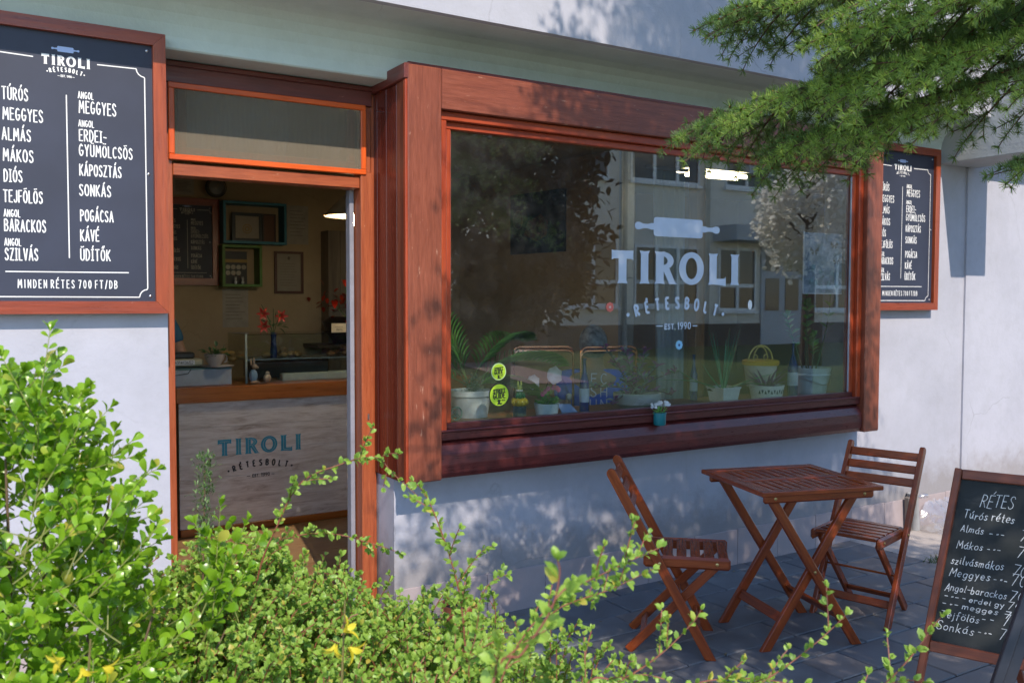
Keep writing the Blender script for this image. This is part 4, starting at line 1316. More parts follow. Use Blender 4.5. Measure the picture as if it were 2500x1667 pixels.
def blade(mb, p0, d, L, w, bend, n=7, thick=.25):
    """a tapering pointed leaf that bends down"""
    d = Vector(d).normalized(); p = Vector(p0)
    side = d.cross(Vector((0, 0, 1)))
    side = side.normalized() if side.length > .05 else Vector((1, 0, 0))
    V = []; F = []
    for i in range(n + 1):
        s = i / n
        ww = w * (1 - s) ** .75 * (.8 + .6 * s * (1 - s)) + .0006
        nn = side.cross(d).normalized()
        V += [p - side * ww, p + nn * ww * thick * -1, p + side * ww, p + nn * ww * thick * .3]
        p = p + d * (L / n)
        d = (d + Vector((0, 0, -bend / n)) ).normalized()
    for i in range(n):
        for k in range(4):
            k2 = (k + 1) % 4
            F.append((i * 4 + k, i * 4 + k2, i * 4 + 4 + k2, i * 4 + 4 + k))
    mb.add(V, F, True)

# ---- plants and trinkets on the window board, left to right
t = empty('palm_pot', (2.235, .20, SZ), 0, 'white pot with a small cycad palm at the left end of the window', 'potted plant', 'potted plants in the window')
b = MB(); b.lathe(pot_prof(.088, .108, .135, .006), 28); b.build('pot_body', M_['potwhite'], t)
b = MB(); b.lathe([(.09, .118), (.01, .122)], 16); b.build('soil_fill', M_['soil2'], t)
fr = MB()
leafp = []; leafd = []; leafl = []
for (dx, dy, dz, L, bend) in ((-.55, .1, .85, .52, 1.0), (-.30, .25, 1.0, .60, .9), (.85, .05, .62, .60, 1.1), (.62, .3, .85, .60, 1.3), (-.85, .0, .55, .42, 1.0), (-.1, .4, 1.0, .5, 1.0), (.95, -.1, .25, .35, .9)):
    p = Vector((2.225, .20, SZ + .15)); d = Vector((dx, dy, dz)).normalized(); pts = [p.copy()]
    n = 20
    for i in range(n):
        p = p + d * (L / n); d = (d + Vector((0, 0, -bend / n))).normalized(); pts.append(p.copy())
        if i > 2:
            side = d.cross(Vector((0, 0, 1))).normalized()
            for sgn in (-1, 1):
                for j in (0,):
                    leafp.append(p - d * (L / n) * j); leafd.append(side * sgn * .8 + d * .65 + Vector((0, 0, .35))); leafl.append(.150 * math.sin(math.pi * (.14 + .76 * i / n)) + .02)
    fr.tube(pts, [.003 * (1 - .7 * i / n) for i in range(n + 1)], 5)
fr.build('frond_stem', flat('frond_rib', (.16, .22, .06), .5), t, None, True)
lp = np.array(leafp); ld = np.array(leafd); ll = np.array(leafl)
leaf_part('frond_leaflets', leaf_tpl('lance', fold=.3), lp, frames(ld, np.tile((0, 0, 1.0), (len(lp), 1))), ll, np.full(len(ll), .0060), M_['leaf_in'], t)
plant_leaves(t, 'ground_foliage', 260, (2.24, .18, SZ + .13), (.065, .05, .09), .016, .5, 'oval', leaf_mat('silver_leaf', (.10, .14, .10), (.28, .33, .26), (.2, .25, .15), .3), .3, 1.0)

# rabbit figurine on a pumpkin, on a dark tin
t = empty('rabbit_figurine', (2.414, .02, SZ), 0, 'green clad toy rabbit figurine sitting on a yellow pumpkin', 'figurine')
b = MB(); b.lathe([(.034, 0), (.034, .060), (.030, .062)], 18); b.build('stand', flat('dark_tin', (.03, .05, .07), .3), t)
b = MB()
for k in range(8):
    a = 2 * math.pi * k / 8
    b.ball((.026 * math.cos(a), .026 * math.sin(a), .080), (.020, .020, .021), 8, 6)
b.build('pumpkin', flat('pumpkin_yellow', (.55, .42, .01), .3), t)
b = MB(); b.ball((0, 0, .115), (.021, .018, .024)); b.ball((-.020, -.008, .112), (.008, .008, .017)); b.ball((.020, -.008, .112), (.008, .008, .017)); b.build('jacket', flat('jacket_green', (.01, .13, .03), .4), t)
b = MB(); b.ball((0, -.002, .150), (.014, .013, .015)); b.ball((-.009, 0, .172), (.005, .004, .015)); b.ball((.009, 0, .172), (.005, .004, .015)); b.ball((-.022, -.014, .098), .005); b.ball((.022, -.014, .098), .005); b.build('head', flat('rabbit_lime', (.42, .50, .08), .4), t)
b = MB(); b.lathe([(.016, .134), (.018, .137), (.014, .141)], 12); b.build('collar', M_['white'], t)

# pale blue pot with pink flowers and big white artificial blossoms behind
t = empty('pink_flower_pot', (2.585, .03, SZ), 0, 'small pale blue pot with pink flowers in the window', 'potted plant', 'potted plants in the window')
b = MB(); b.lathe(pot_prof(.055, .066, .064), 24); b.build('pot_body', M_['potblue'], t)
b = MB(); b.lathe([(.056, .055), (.01, .06)], 14); b.build('soil_fill', M_['soil2'], t)
plant_leaves(t, 'leaves', 130, (2.585, .03, SZ + .06), (.06, .05, .06), .03, .5, 'oval', M_['leaf_in'])
pk = leaf_mat('pink_petal', (.45, .05, .18), (.65, .12, .3), (.6, .1, .3), .3)
P_ = []; D_ = []
for (fx, fz) in ((2.535, 1.075), (2.55, 1.087), (2.622, 1.100), (2.632, 1.092), (2.60, 1.105), (2.57, 1.10)):
    for k in range(9):
        a = 2 * math.pi * k / 9
        P_.append((fx, .0, fz)); D_.append((math.cos(a), -.5, math.sin(a)))
P_ = np.array(P_); D_ = np.array(D_)
leaf_part('blossom', leaf_tpl('oval'), P_, frames(D_, np.tile((0, -1.0, 0), (len(P_), 1))), np.full(len(P_), .017), np.full(len(P_), .009), pk, t)
t = empty('white_blossom_spray', (2.64, .14, SZ), 0, 'large white translucent artificial blossoms behind the pink flowers', 'artificial flower')
b = MB(); b.tube([(0, 0, 0), (.01, 0, .12), (.03, -.02, .20)], .003, 6); b.tube([(0, 0, .05), (-.05, 0, .12), (-.09, -.01, .165)], .0028, 6); b.build('stem', flat('twig_brown', (.12, .06, .03), .6), t)
wp = leaf_mat('white_petal', (.82, .82, .84), (.9, .9, .92), (.85, .85, .86), .4)
P_ = []; D_ = []; S_ = []; U_ = []
for (fx, fy, fz, r_) in ((.03, -.02, .195, .062), (-.09, -.01, .165, .050)):
    for k in range(6):
        a = 2 * math.pi * k / 6 + .3
        P_.append((2.64 + fx, .14 + fy, SZ + fz)); D_.append((math.cos(a), -.45, math.sin(a) + .25)); S_.append(r_)
P_ = np.array(P_); D_ = np.array(D_); S_ = np.array(S_)
leaf_part('petals', leaf_tpl('round', fold=.3, curl=-.5), P_, frames(D_, np.tile((0, -1.0, 0), (len(P_), 1))), S_, S_ * .8, wp, t)

# a small book or card lying by the pot
t = empty('blue_card', (2.72, .0, SZ), R(12), 'pale blue folded card standing on the window board', 'card')
b = MB(); b.add([(-.06, 0, 0), (.06, 0, 0), (.03, .04, .05), (-.06, .045, .055), (-.06, .003, 0), (.06, .003, 0), (.03, .043, .05), (-.06, .048, .055)], [(0, 1, 2, 3), (7, 6, 5, 4), (0, 4, 5, 1), (1, 5, 6, 2), (2, 6, 7, 3), (3, 7, 4, 0)]); b.build('card_sheet', flat('card_blue', (.20, .30, .55), .6), t)

# cobalt bottles
def bottle(x_, y_, h, r_, label, neck=.35):
    t = empty('glass_bottle', (x_, y_, SZ), 0, label, 'bottle', 'cobalt blue bottles in the window')
    b = MB(); b.lathe([(r_ * .9, 0), (r_, .006), (r_, h * .55), (r_ * .45, h * .74), (r_ * neck, h * .8), (r_ * neck, h * .97), (r_ * (neck + .1), h * .975), (r_ * (neck + .1), h)], 18); b.build('bottle_body', M_['cobalt'], t)
    b = MB(); b.lathe([(r_ * 1.012, h * .2), (r_ * 1.012, h * .45)], 18); b.build('bottle_label', flat('label_paper', (.45, .52, .62), .6), t)
    return t
bottle(2.822, .03, .285, .026, 'cobalt blue glass bottle in the window, left of the purple plant')
bottle(3.750, .20, .270, .023, 'cobalt blue bottle standing behind the long aloe, left of it')
bottle(4.445, .06, .325, .032, 'tall cobalt blue bottle beside the bucket pot at the right end', .22)
# seed head on a stick
t = empty('poppy_head', (2.745, .06, SZ), 0, 'dry round seed head on a short stalk beside the blue bottle', 'dried flower')
b = MB(); b.tube([(0, 0, 0), (0, 0, .07)], .003, 6); b.build('stalk', flat('stalk_brown', (.15, .09, .05), .7), t)
b = MB(); b.ball((0, 0, .085), (.018, .018, .019)); b.build('pod', flat('pod_grey', (.28, .28, .24), .6), t)

# purple wandering plant in a grey bowl
t = empty('purple_plant_pot', (3.235, .10, SZ), 0, 'grey bowl pot with straggling purple striped plant in the window', 'potted plant', 'potted plants in the window')
b = MB(); b.lathe([(.085, 0), (.120, .02), (.132, .05), (.132, .078), (.118, .08), (.112, .05)], 28); b.build('pot_body', M_['potgrey'], t)
b = MB(); b.lathe([(.112, .06), (.01, .066)], 16); b.build('soil_fill', M_['soil2'], t)
st = MB(); P_ = []; D_ = []
for (ex, ey, ez) in ((-.24, -.02, .33), (-.16, .02, .24), (-.06, .03, .30), (.05, .0, .26), (.13, -.02, .22), (.24, -.04, .18), (-.32, -.03, .12), (.20, -.06, .06), (-.22, -.06, .03), (.0, -.05, .16), (-.12, -.05, .14), (.09, .05, .3)):
    a_ = Vector((rnd.uniform(-.05, .05), 0, .06)); e_ = Vector((ex, ey, ez)); m_ = (a_ + e_) / 2 + Vector((0, 0, .05))
    pts = [a_.lerp(m_, s).lerp(m_.lerp(e_, s), s) for s in [i / 8 for i in range(9)]]
    st.tube(pts, .0035, 5)
    for i in range(1, 9):
        for sgn in (-1, 1):
            P_.append(pts[i] + Vector((3.235, .10, SZ))); D_.append(Vector((sgn * rnd.uniform(.5, 1), rnd.uniform(-.6, .4), rnd.uniform(.0, .8))))
        if i == 8:
            for k in range(5): P_.append(pts[i] + Vector((3.235, .10, SZ))); D_.append(Vector((rnd.uniform(-1, 1), rnd.uniform(-1, 1), rnd.uniform(.2, 1))))
st.build('stem', flat('purple_stem', (.10, .04, .08), .5), t)
P_ = np.array(P_); D_ = np.array(D_); n = len(P_); h = n // 2
o_ = rng.permutation(n)
for nm, ix, mt in (('purple_leaves', o_[:h], M_['leaf_purple']), ('striped_leaves', o_[h:], M_['leaf_zebra'])):
    sl = rng.uniform(.035, .060, len(ix)); leaf_part(nm, leaf_tpl('lance', fold=.35), P_[ix], frames(D_[ix], np.tile((0, 0, 1.0), (len(ix), 1)), rng.uniform(-.5, .5, len(ix))), sl, sl * .33, mt, t)

# aloe in a white square pot
t = empty('aloe_pot', (3.855, .06, SZ), 0, 'long leaved aloe in a short white pot in the window', 'potted plant', 'potted plants in the window')
b = MB(); b.lathe([(.080, 0), (.096, .078), (.102, .078), (.102, .086), (.09, .086), (.085, .07)], 4, Matrix.Rotation(R(45), 4, 'Z'), 1.2, 1.0); b.build('pot_body', M_['potwhite'], t)
for f in t.children: pass
b = MB(); b.box(-.07, .07, -.06, .06, .06, .072); b.build('soil_fill', M_['soil2'], t)
for (dx, dy, dz, L, bend) in ((-.36, -.1, 1, .36, -.05), (-.28, .05, 1, .38, .0), (-.08, .1, 1, .34, .0), (.12, .0, 1, .36, -.1), (.30, -.05, 1, .40, -.1), (.38, .1, 1, .34, -.1), (.04, -.15, 1, .30, 0), (.2, .15, 1, .3, 0), (-.7, .0, .55, .22, -.4), (1, -.05, .25, .44, .12), (.95, -.25, .30, .40, .9), (-1, -.05, .22, .42, -.35), (-1, .1, .35, .5, .5)):
    b = MB(); blade(b, (dx * .03, dy * .03, .075), (dx, dy, dz), L, .0115, bend, 9, .6); b.build('aloe_leaf', M_['aloe'], t)

# yellow lantern basket
t = empty('basket_lantern', (4.245, .14, SZ), 0, 'small yellow and white basket with an arched handle in the window', 'basket')
b = MB(); b.lathe([(.082, .06), (.100, .195), (.094, .198), (.08, .07)], 24); b.build('basket_body', flat('basket_white', (.55, .50, .45), .5), t)
b = MB(); b.lathe([(.108, .195), (.112, .203), (.112, .222), (.104, .226)], 24); b.build('basket_rim', flat('basket_yellow', (.75, .48, .02), .45), t)
b = MB(); b.tube([(.104 * math.cos(R(a)), 0, .222 + .092 * math.sin(R(a))) for a in range(0, 181, 12)], .005, 6)
b.tube([(.062 * math.cos(R(a)), .0, .222 + .085 * math.sin(R(a))) for a in range(0, 181, 15)], .0035, 6)
b.tube([(.045 + .018 * math.cos(R(a)), 0, .240 + .018 * math.sin(R(a))) for a in range(0, 361, 30)], .003, 5); b.tube([(-.045 + .018 * math.cos(R(a)), 0, .240 + .018 * math.sin(R(a))) for a in range(0, 361, 30)], .003, 5)
b.build('basket_handle', flat('handle_yellow', (.75, .60, .15), .4), t)
# patterned pot with dark leaves
t = empty('patterned_pot', (4.170, .02, SZ), 0, 'white pot with a dark triangle pattern and dark purple leaves', 'potted plant', 'potted plants in the window')
b = MB(); b.lathe(pot_prof(.088, .105, .085), 28); b.build('pot_body', M_['potwhite'], t)
b = MB(); b.lathe([(.094, .07), (.01, .075)], 16); b.build('soil_fill', M_['soil2'], t)
ink = MB()
for k in range(14):
    a = R(200 + 10 * k); r_ = .1025
    for (s0, z0, z1, z2) in ((.022, .038, .038, .062),):
        if k % 2: z0, z1, z2 = z2, z2, z0
        q = [(r_ * math.cos(a - .07), r_ * math.sin(a - .07), z0), (r_ * math.cos(a + .07), r_ * math.sin(a + .07), z1), (r_ * math.cos(a), r_ * math.sin(a), z2)]
        ink.add(q, [(0, 1, 2)])
ink.build('triangle_print', flat('pattern_green', (.03, .06, .08), .5), t)
bl = MB()
for k in range(26):
    a = rnd.uniform(0, 6.28); e = rnd.uniform(.25, 1.3)
    blade(bl, (.03 * math.cos(a), .03 * math.sin(a), .07), (math.cos(a), math.sin(a) * .7, e), rnd.uniform(.12, .20), .011, rnd.uniform(.2, .9), 6)
bl.build('leaf_rosette', M_['leaf_purple'], t)
# tall plant in a bucket
t = empty('bucket_plant', (4.672, .12, SZ), 0, 'tall glossy plant in a pale blue bucket pot at the right end of the window', 'potted plant', 'potted plants in the window')
b = MB(); b.lathe([(.098, 0), (.122, .115), (.128, .118), (.128, .126), (.122, .13), (.134, .165), (.128, .167), (.12, .12)], 28); b.build('pot_body', M_['potblue'], t)
b = MB(); b.lathe([(.115, .125), (.01, .13)], 16); b.build('soil_fill', M_['soil2'], t)
b = MB(); b.tube([(.122 * math.cos(R(a)), .122 * math.sin(R(a)) - .004, .105 - .045 * math.sin(R(a + 180)) ** 2) for a in range(190, 351, 10)], .0022, 5); b.build('bail_handle', M_['steel'], t)
st = MB(); P_ = []; D_ = []; S_ = []
for (bx, ex, ey, ez, c_) in ((-.01, -.02, .02, .62, .02), (.04, .17, -.01, .74, -.10), (-.05, -.22, .0, .48, .03), (.02, .09, .05, .35, .0), (-.03, .05, .06, .55, .04)):
    a_ = Vector((bx, 0, .12)); e_ = Vector((ex, ey, ez)); m_ = (a_ + e_) / 2 + Vector((-c_, 0, .05))
    pts = [a_.lerp(m_, s).lerp(m_.lerp(e_, s), s) for s in [i / 9 for i in range(10)]]
    st.tube(pts, [.006 - .0004 * i for i in range(10)], 6)
    for i in range(4, 10):
        for sgn in (-1, 1):
            P_.append(pts[i] + Vector((4.672, .12, SZ))); D_.append(Vector((sgn * .8, rnd.uniform(-.5, .3), .5))); S_.append(rnd.uniform(.05, .08))
    for k in range(4): P_.append(pts[9] + Vector((4.672, .12, SZ))); D_.append(Vector((rnd.uniform(-.6, .6), rnd.uniform(-.6, .4), 1))); S_.append(.06)
st.build('stem', flat('green_stem', (.10, .14, .05), .5), t)
P_ = np.array(P_); D_ = np.array(D_); S_ = np.array(S_)
leaf_part('leaves', leaf_tpl('oval'), P_, frames(D_, np.tile((0, 0, 1.0), (len(P_), 1)), rng.uniform(-.6, .6, len(P_))), S_, S_ * .42, M_['leaf_in'], t)

# flower picture hung behind the pane on the right
t = empty('flower_poster', (4.55, -.068, 1.595), 0, 'pale blue poster of flowers and butterflies behind the glass', 'poster')
def poster_mat():
    m, nt, b = new_mat('poster_print')
    v = coords(nt, rand=False)
    n = noise(nt, v, 14, 6, .65, .8); n2 = noise(nt, v, 9, 4, .6)
    c = ramp(nt, n, [(.30, (.05, .12, .08)), (.42, (.16, .24, .34)), (.55, (.30, .38, .52)), (.68, (.55, .60, .68))])
    nt.links.new(c, b.inputs['Base Color'])
    return m
b = MB(); b.box(-.175, .175, -.001, .001, 0, .365); b.build('poster_sheet', poster_mat(), t)
PMt = plane_M((0, -.0015, 0))
ink = Ink()
for k in range(9):
    x_ = rnd.uniform(-.16, .15); z_ = rnd.uniform(.03, .16)
    ink.ribbon([(x_, .005), (x_ + rnd.uniform(-.02, .02), z_)], .003)
    for j in range(5): 
        a = 2 * math.pi * j / 5
        ink.disc(x_ + .011 * math.cos(a), z_ + .011 * math.sin(a), .009, n=8)
ink.build('flower_print', flat('print_teal', (.20, .34, .42), .6, var=.5, sc_=40), t, PMt, False)
ink = Ink()
for (x_, z_, s_) in ((.10, .29, .035), (-.08, .25, .04), (.12, .19, .03)):
    for sx in (-1, 1):
        ink.poly([(x_, z_), (x_ + sx * s_ * .9, z_ + s_ * .8), (x_ + sx * s_, z_ + s_ * .1)][::sx]); ink.poly([(x_, z_), (x_ + sx * s_ * .7, z_ - s_ * .1), (x_ + sx * s_ * .4, z_ - s_ * .6)][::sx])
ink.build('butterfly_print', flat('print_dark', (.03, .045, .05), .6), t, PMt, False)
b = MB(); b.box(-.178, -.172, -.003, .003, -.004, .369); b.box(-.1719, .178, -.003, .003, -.006, -.0005); b.build('poster_edge', flat('poster_edge_white', (.6, .65, .75), .4), t)

# teal pot of white flowers on the outer sill
t = empty('teal_flower_pot', (3.165, -.1525, .9055), 0, 'small teal pot of white flowers standing on the outer window ledge', 'flower pot')
b = MB(); b.lathe([(.029, .0), (.032, .004), (.034, .060), (.036, .061), (.036, .066), (.032, .066), (.03, .05)], 24); b.build('pot_body', flat('teal_tin', (.012, .17, .20), .4), t, Matrix.Translation((0, -.0185, -.012)))
P_ = []; D_ = []
for k in range(26):
    a = rnd.uniform(0, 6.28); r_ = .062 * math.sqrt(rnd.random()); fx, fy, fz = r_ * math.cos(a), r_ * math.sin(a) * .6, .098 + .028 * (1 - (r_ / .062) ** 2) + rnd.uniform(-.014, .01)
    for j in range(6):
        b_ = 2 * math.pi * j / 6 + a
        P_.append((3.165 + fx, -.171 + fy, .9055 - .012 + fz)); D_.append((math.cos(b_), -.55 + .3 * math.sin(b_), math.sin(b_) * .8 + .3))
P_ = np.array(P_); D_ = np.array(D_)
leaf_part('blossom', leaf_tpl('oval'), P_, frames(D_, np.tile((0, -1.0, .3), (len(P_), 1))), np.full(len(P_), .0135), np.full(len(P_), .006), leaf_mat('daisy_white', (.62, .64, .64), (.78, .8, .8), (.5, .52, .5), .3), t)
plant_leaves(t, 'leaves', 60, (3.165, -.171, .955), (.04, .03, .045), .022, .3, 'lance', M_['leaf_in'])

# ------------------------------------------------------------------ behind the counter
ct = empty('shop_counter', (1.6, 2.3, 0), 0, 'shop counter with whitewashed board front, teal lettering and a wooden top', 'counter')
def whitewash():
    m, nt, b = new_mat('whitewashed_board')
    v = coords(nt, (1.4, 1, 9), rand=False)
    n = noise(nt, v, 2.6, 8, .68, .8); n2 = noise(nt, coords(nt, (3, 1, 30), rand=False), 3, 5, .6)
    c = ramp(nt, n, [(.27, (.30, .22, .17)), (.40, (.60, .53, .48)), (.55, (.76, .71, .67)), (.75, (.82, .79, .77))])
    c2 = ramp(nt, n2, [(.3, (.86, .85, .84)), (.6, (1, 1, 1))])
    nt.links.new(mixc(nt, 1, c, c2, 'MULTIPLY'), b.inputs['Base Color']); b.inputs['Roughness'].default_value = .55
    return m
ww = whitewash()
z_ = .05
for k, h_ in enumerate((.155, .168, .168, .168, .168)):
    b = MB(); b.box(-.35, 1.75, -.0, .018, z_, z_ + h_ - .0015); b.build('front_board', ww, ct); z_ += h_
b = MB(); b.box(-.35, 1.75, .012, .6, .0, .049); b.build('base', M_['header'], ct)
b = MB(); b.box(-.35, 1.75, .0185, .62, .0495, .877); b.build('counter_body', M_['inwall'], ct)
o = bar('counter_top', (-.37, .30, .926), (1.8, .30, .926), .66, .098, wood('counter_edge_wood', (.26, .075, .012), (.40, .12, .02), (.48, .17, .03), .3, .7), ct)
o = bar('base_trim', (-.35, -.006, .025), (1.75, -.006, .025), .012, .048, wood('counter_trim_wood', (.26, .075, .012), (.40, .12, .02), (.48, .17, .03), .3, .7), ct)
CM = plane_M((0, 2.2985, 0))
ink = Ink(); inl = Ink()
tiroli(ink, 1.494, 2.062, .512, .622, inl)
ink.build('lettering', flat('teal_print', (.03, .30, .44), .5), ct, CM)
CM2 = plane_M((0, 2.2970, 0)); inl.build('lettering_inline', flat('pale_teal', (.30, .45, .50), .5), ct, CM2)['kind'] = 'stuff'
ink = Ink()
ink.text_on([(c, a, b_, d) for c, a, b_, d in arc_word(1.778, .428, .215, .040)], .038, .0095, 1.05)
ink.text('EST.', 1.722, .352, .018, .004, .2, fit=.046); ink.text('1990', 1.782, .352, .022, .0042, .2, fit=.056)
ink.ribbon([(1.684, .361), (1.706, .361)], .004, False); ink.ribbon([(1.850, .361), (1.872, .361)], .004, False)
ink.build('lettering_small', flat('black_print', (.02, .022, .025), .5), ct, CM)

CT = .9755
t = empty('pastry_case', (2.25, 2.42, CT), 0, 'glass pastry case standing on the counter', 'display case')
for nm, (x0, x1, y0, y1, z0, z1) in (('pane', (-.53, .65, 0, .004, .0, .330)), ('pane', (-.53, -.526, .0045, .47, 0, .330)), ('pane', (-.53, .65, .0, .475, .331, .336))):
    b = MB(); b.box(x0, x1, y0, y1, z0, z1); b.build(nm, M_['thinglass'], t)
for x_ in (-.53,):
    b = MB(); b.box(x_ - .006, x_ + .008, -.004, .004, 0, .336); b.build('edge_strip', flat('case_edge', (.35, .42, .38), .3), t)
b = MB(); b.box(-.50, .65, .1, .45, .150, .158); b.build('shelf', M_['steel'], t)
b = MB(); b.box(-.44, .1, .12, .40, .02, .13); b.build('tray', flat('dark_tray', (.02, .022, .03), .4), t)
t = empty('white_tray', (2.26, 2.5, CT), 0, 'low white tray lying in the pastry case', 'tray')
b = MB(); b.box(-.27, .3, -.03, .1, 0, .052, ch=.006); b.build('tray_body', M_['white'], t)
def pastries(x_, z_, n, c, label, spread=.13):
    t = empty('pastry_pile', (x_, 2.62, z_), 0, label, 'pastries')
    for k in range(n):
        b = MB(); b.ball((0, 0, 0), (.035, .026, .022), 9, 6)
        M = Matrix.Translation((rnd.uniform(-spread, spread), rnd.uniform(-.08, .08), .022 + rnd.choice((0, .03)))) @ Matrix.Rotation(rnd.uniform(0, 3), 4, 'Z')
        b.build('pastry', flat('pastry_crust', c, .5, var=.35, sc_=30), t, M)
pastries(2.02, CT + .159, 9, (.34, .20, .10), 'golden pastries on the case shelf behind the rabbit')
pastries(2.42, CT + .159, 6, (.22, .10, .05), 'darker brown pastries at the right of the case shelf')
pastries(1.64, CT + .14, 6, (.38, .22, .07), 'golden rolls beside the teacup planter', .07)
# vase with red lilies
t = empty('lily_vase', (1.973, 2.62, CT + .338), 0, 'blue vase of red lilies on the pastry case', 'vase')
b = MB(); b.lathe([(.022, -.18), (.026, -.15), (.018, -.05), (.022, 0)], 14); b.build('vase_body', flat('vase_blue', (.04, .06, .20), .15), t)
b = MB(); 
for (ex, ez) in ((-.08, .14), (.05, .12), (-.075, .05), (.0, .17), (-.085, .20)): b.tube([(0, 0, -.02), (ex * .4, 0, ez * .5), (ex, 0, ez)], .0025, 5)
b.build('stem', flat('lily_stem', (.05, .10, .03), .5), t)
P_ = []; D_ = []
for (fx, fz) in ((-.08, .135), (.052, .118), (-.076, .045)):
    for k in range(6):
        a = 2 * math.pi * k / 6; P_.append((1.973 + fx, 2.62, CT + .338 + fz)); D_.append((math.cos(a) * .8, -.6, math.sin(a) * .8))
P_ = np.array(P_); D_ = np.array(D_)
leaf_part('petals', leaf_tpl('lance', curl=.5), P_, frames(D_, np.tile((0, -1.0, 0), (len(P_), 1))), np.full(len(P_), .058), np.full(len(P_), .022), leaf_mat('lily_red', (.40, .03, .03), (.60, .08, .06), (.6, .08, .05), .3), t)
plant_leaves(t, 'leaves', 22, (1.985, 2.62, CT + .37), (.07, .05, .08), .06, .22, 'lance', M_['leaf_dark'])
# red tulips at the door edge
t = empty('tulip_bunch', (2.50, 2.62, CT + .338), 0, 'red tulips at the right end of the counter', 'flowers')
b = MB()
for (ex, ez) in ((.02, .36), (-.065, .20), (.045, .05)): b.tube([(.06, 0, 0), (.03, 0, ez * .5), (ex, 0, ez)], .003, 5)
b.build('stem', flat('tulip_stem', (.06, .14, .03), .5), t)
P_ = []; D_ = []
for (fx, fz) in ((.02, .335), (-.065, .175), (.045, .03)):
    for k in range(7):
        a = 2 * math.pi * k / 7; P_.append((2.50 + fx, 2.62, CT + .338 + fz)); D_.append((math.cos(a) * .4, math.sin(a) * .4, 1))
P_ = np.array(P_); D_ = np.array(D_)
leaf_part('petals', leaf_tpl('oval', curl=.6), P_, frames(D_, np.concatenate([-D_[:, :2], np.zeros((len(D_), 1))], axis=1)), np.full(len(P_), .062), np.full(len(P_), .04), leaf_mat('tulip_red', (.60, .03, .01), (.75, .07, .02), (.7, .08, .02), .3), t)
# price card
t = empty('price_card', (2.392, 2.43, CT + .338), 0, 'small cream price card standing on the pastry case', 'price card')
b = MB(); b.box(-.056, .056, -.001, .001, 0, .066); b.build('card_sheet', flat('card_cream', (.60, .52, .38), .6), t)
ink = Ink(); ink.text('700 Ft'.replace('F', 'F').replace('t', 't'), -.02, .012, .014, .002, fit=.045); ink.ribbon([(-.03, .04), (.03, .04)], .002); ink.build('lettering', flat('card_ink', (.05, .05, .05), .6), t, plane_M((0, -.0015, 0)), False)
# rabbit with a jug
t = empty('rabbit_ornament', (1.79, 2.37, CT), 0, 'small rabbit ornament in a blue coat on the counter', 'ornament')
b = MB(); b.ball((-.035, 0, .055), (.030, .026, .045)); b.ball((-.05, -.018, .06), (.010, .01, .025)); b.build('coat', flat('coat_blue', (.22, .36, .48), .5), t)
b = MB(); b.ball((-.028, -.006, .118), (.020, .020, .019)); b.ball((-.012, -.018, .112), (.010, .010, .009)); b.ball((-.050, 0, .150), (.007, .005, .026), M=None); b.ball((-.030, .002, .155), (.007, .005, .025)); b.ball((-.03, -.02, .012), (.035, .02, .012)); b.build('head', flat('rabbit_fur', (.36, .27, .18), .7), t)
b = MB(); b.ball((.06, 0, .035), (.028, .026, .030)); b.ball((.062, 0, .068), (.016, .016, .014)); b.build('jug', flat('jug_cream', (.38, .34, .26), .5), t)
# scale, box, cup planter and plate
t = empty('cardboard_box', (1.42, 2.50, CT), 0, 'pale blue-white box on the counter by the door', 'box')
b = MB(); b.box(-.35, .195, -.11, .12, 0, .108, ch=.004); b.build('box_body', flat('box_card', (.36, .42, .47), .6), t)
b = MB(); b.box(-.35, .197, -.112, .122, .1085, .116, ch=.002); b.build('box_lid', flat('box_lid_teal', (.12, .26, .30), .6), t)
t = empty('counter_scale', (1.33, 2.5, CT + .1165), 0, 'cream counter scale with a white number strip', 'scale')
b = MB(); b.box(-.25, .115, -.06, .08, .012, .062, ch=.014); b.build('scale_body', flat('scale_cream', (.42, .40, .28), .5), t)
b = MB(); b.box(-.24, .06, -.05, .07, .0625, .105, ch=.01); b.build('scale_pan', flat('scale_dark', (.03, .03, .03), .4), t)
b = MB(); b.box(-.19, .055, -.0625, -.0605, .022, .054); b.build('number_strip', M_['white'], t)
ink = Ink(); ink.text('R A01413652', -.10, .028, .020, .0028, fit=.145); ink.build('lettering', flat('number_ink', (.02, .02, .02), .6), t, plane_M((0, -.0630, 0)), False)
b = MB(); b.tube([(-.15, -.115, .0), (-.08, -.117, -.04), (0, -.116, -.03), (.02, -.114, -.002)], .003, 5); b.build('cable', flat('cable_black', (.015, .015, .015), .5), t)
t = empty('cup_planter', (1.520, 2.46, CT + .117), 0, 'white teacup planter on a plate with a leafy plant', 'planter')
b = MB(); b.lathe([(.028, .006), (.034, .012), (.062, .055), (.068, .09), (.063, .09), (.056, .055)], 22); b.tube([(.060 + .022 * math.sin(R(a)), 0, .056 + .026 * math.cos(R(a))) for a in range(0, 181, 20)], .005, 6); b.build('cup_body', flat('cup_cream', (.46, .40, .36), .35), t)
plant_leaves(t, 'leaves', 40, (1.515, 2.46, CT + .20), (.08, .06, .07), .045, .55, 'oval', M_['leaf_dark'])
t = empty('serving_plate', (1.535, 2.44, CT + .1166), 0, 'white plate under the teacup planter', 'plate')
b = MB(); b.lathe([(.05, 0), (.105, .010), (.105, .013), (.045, .005)], 28); b.build('plate_body', flat('plate_white', (.5, .5, .52), .3), t)
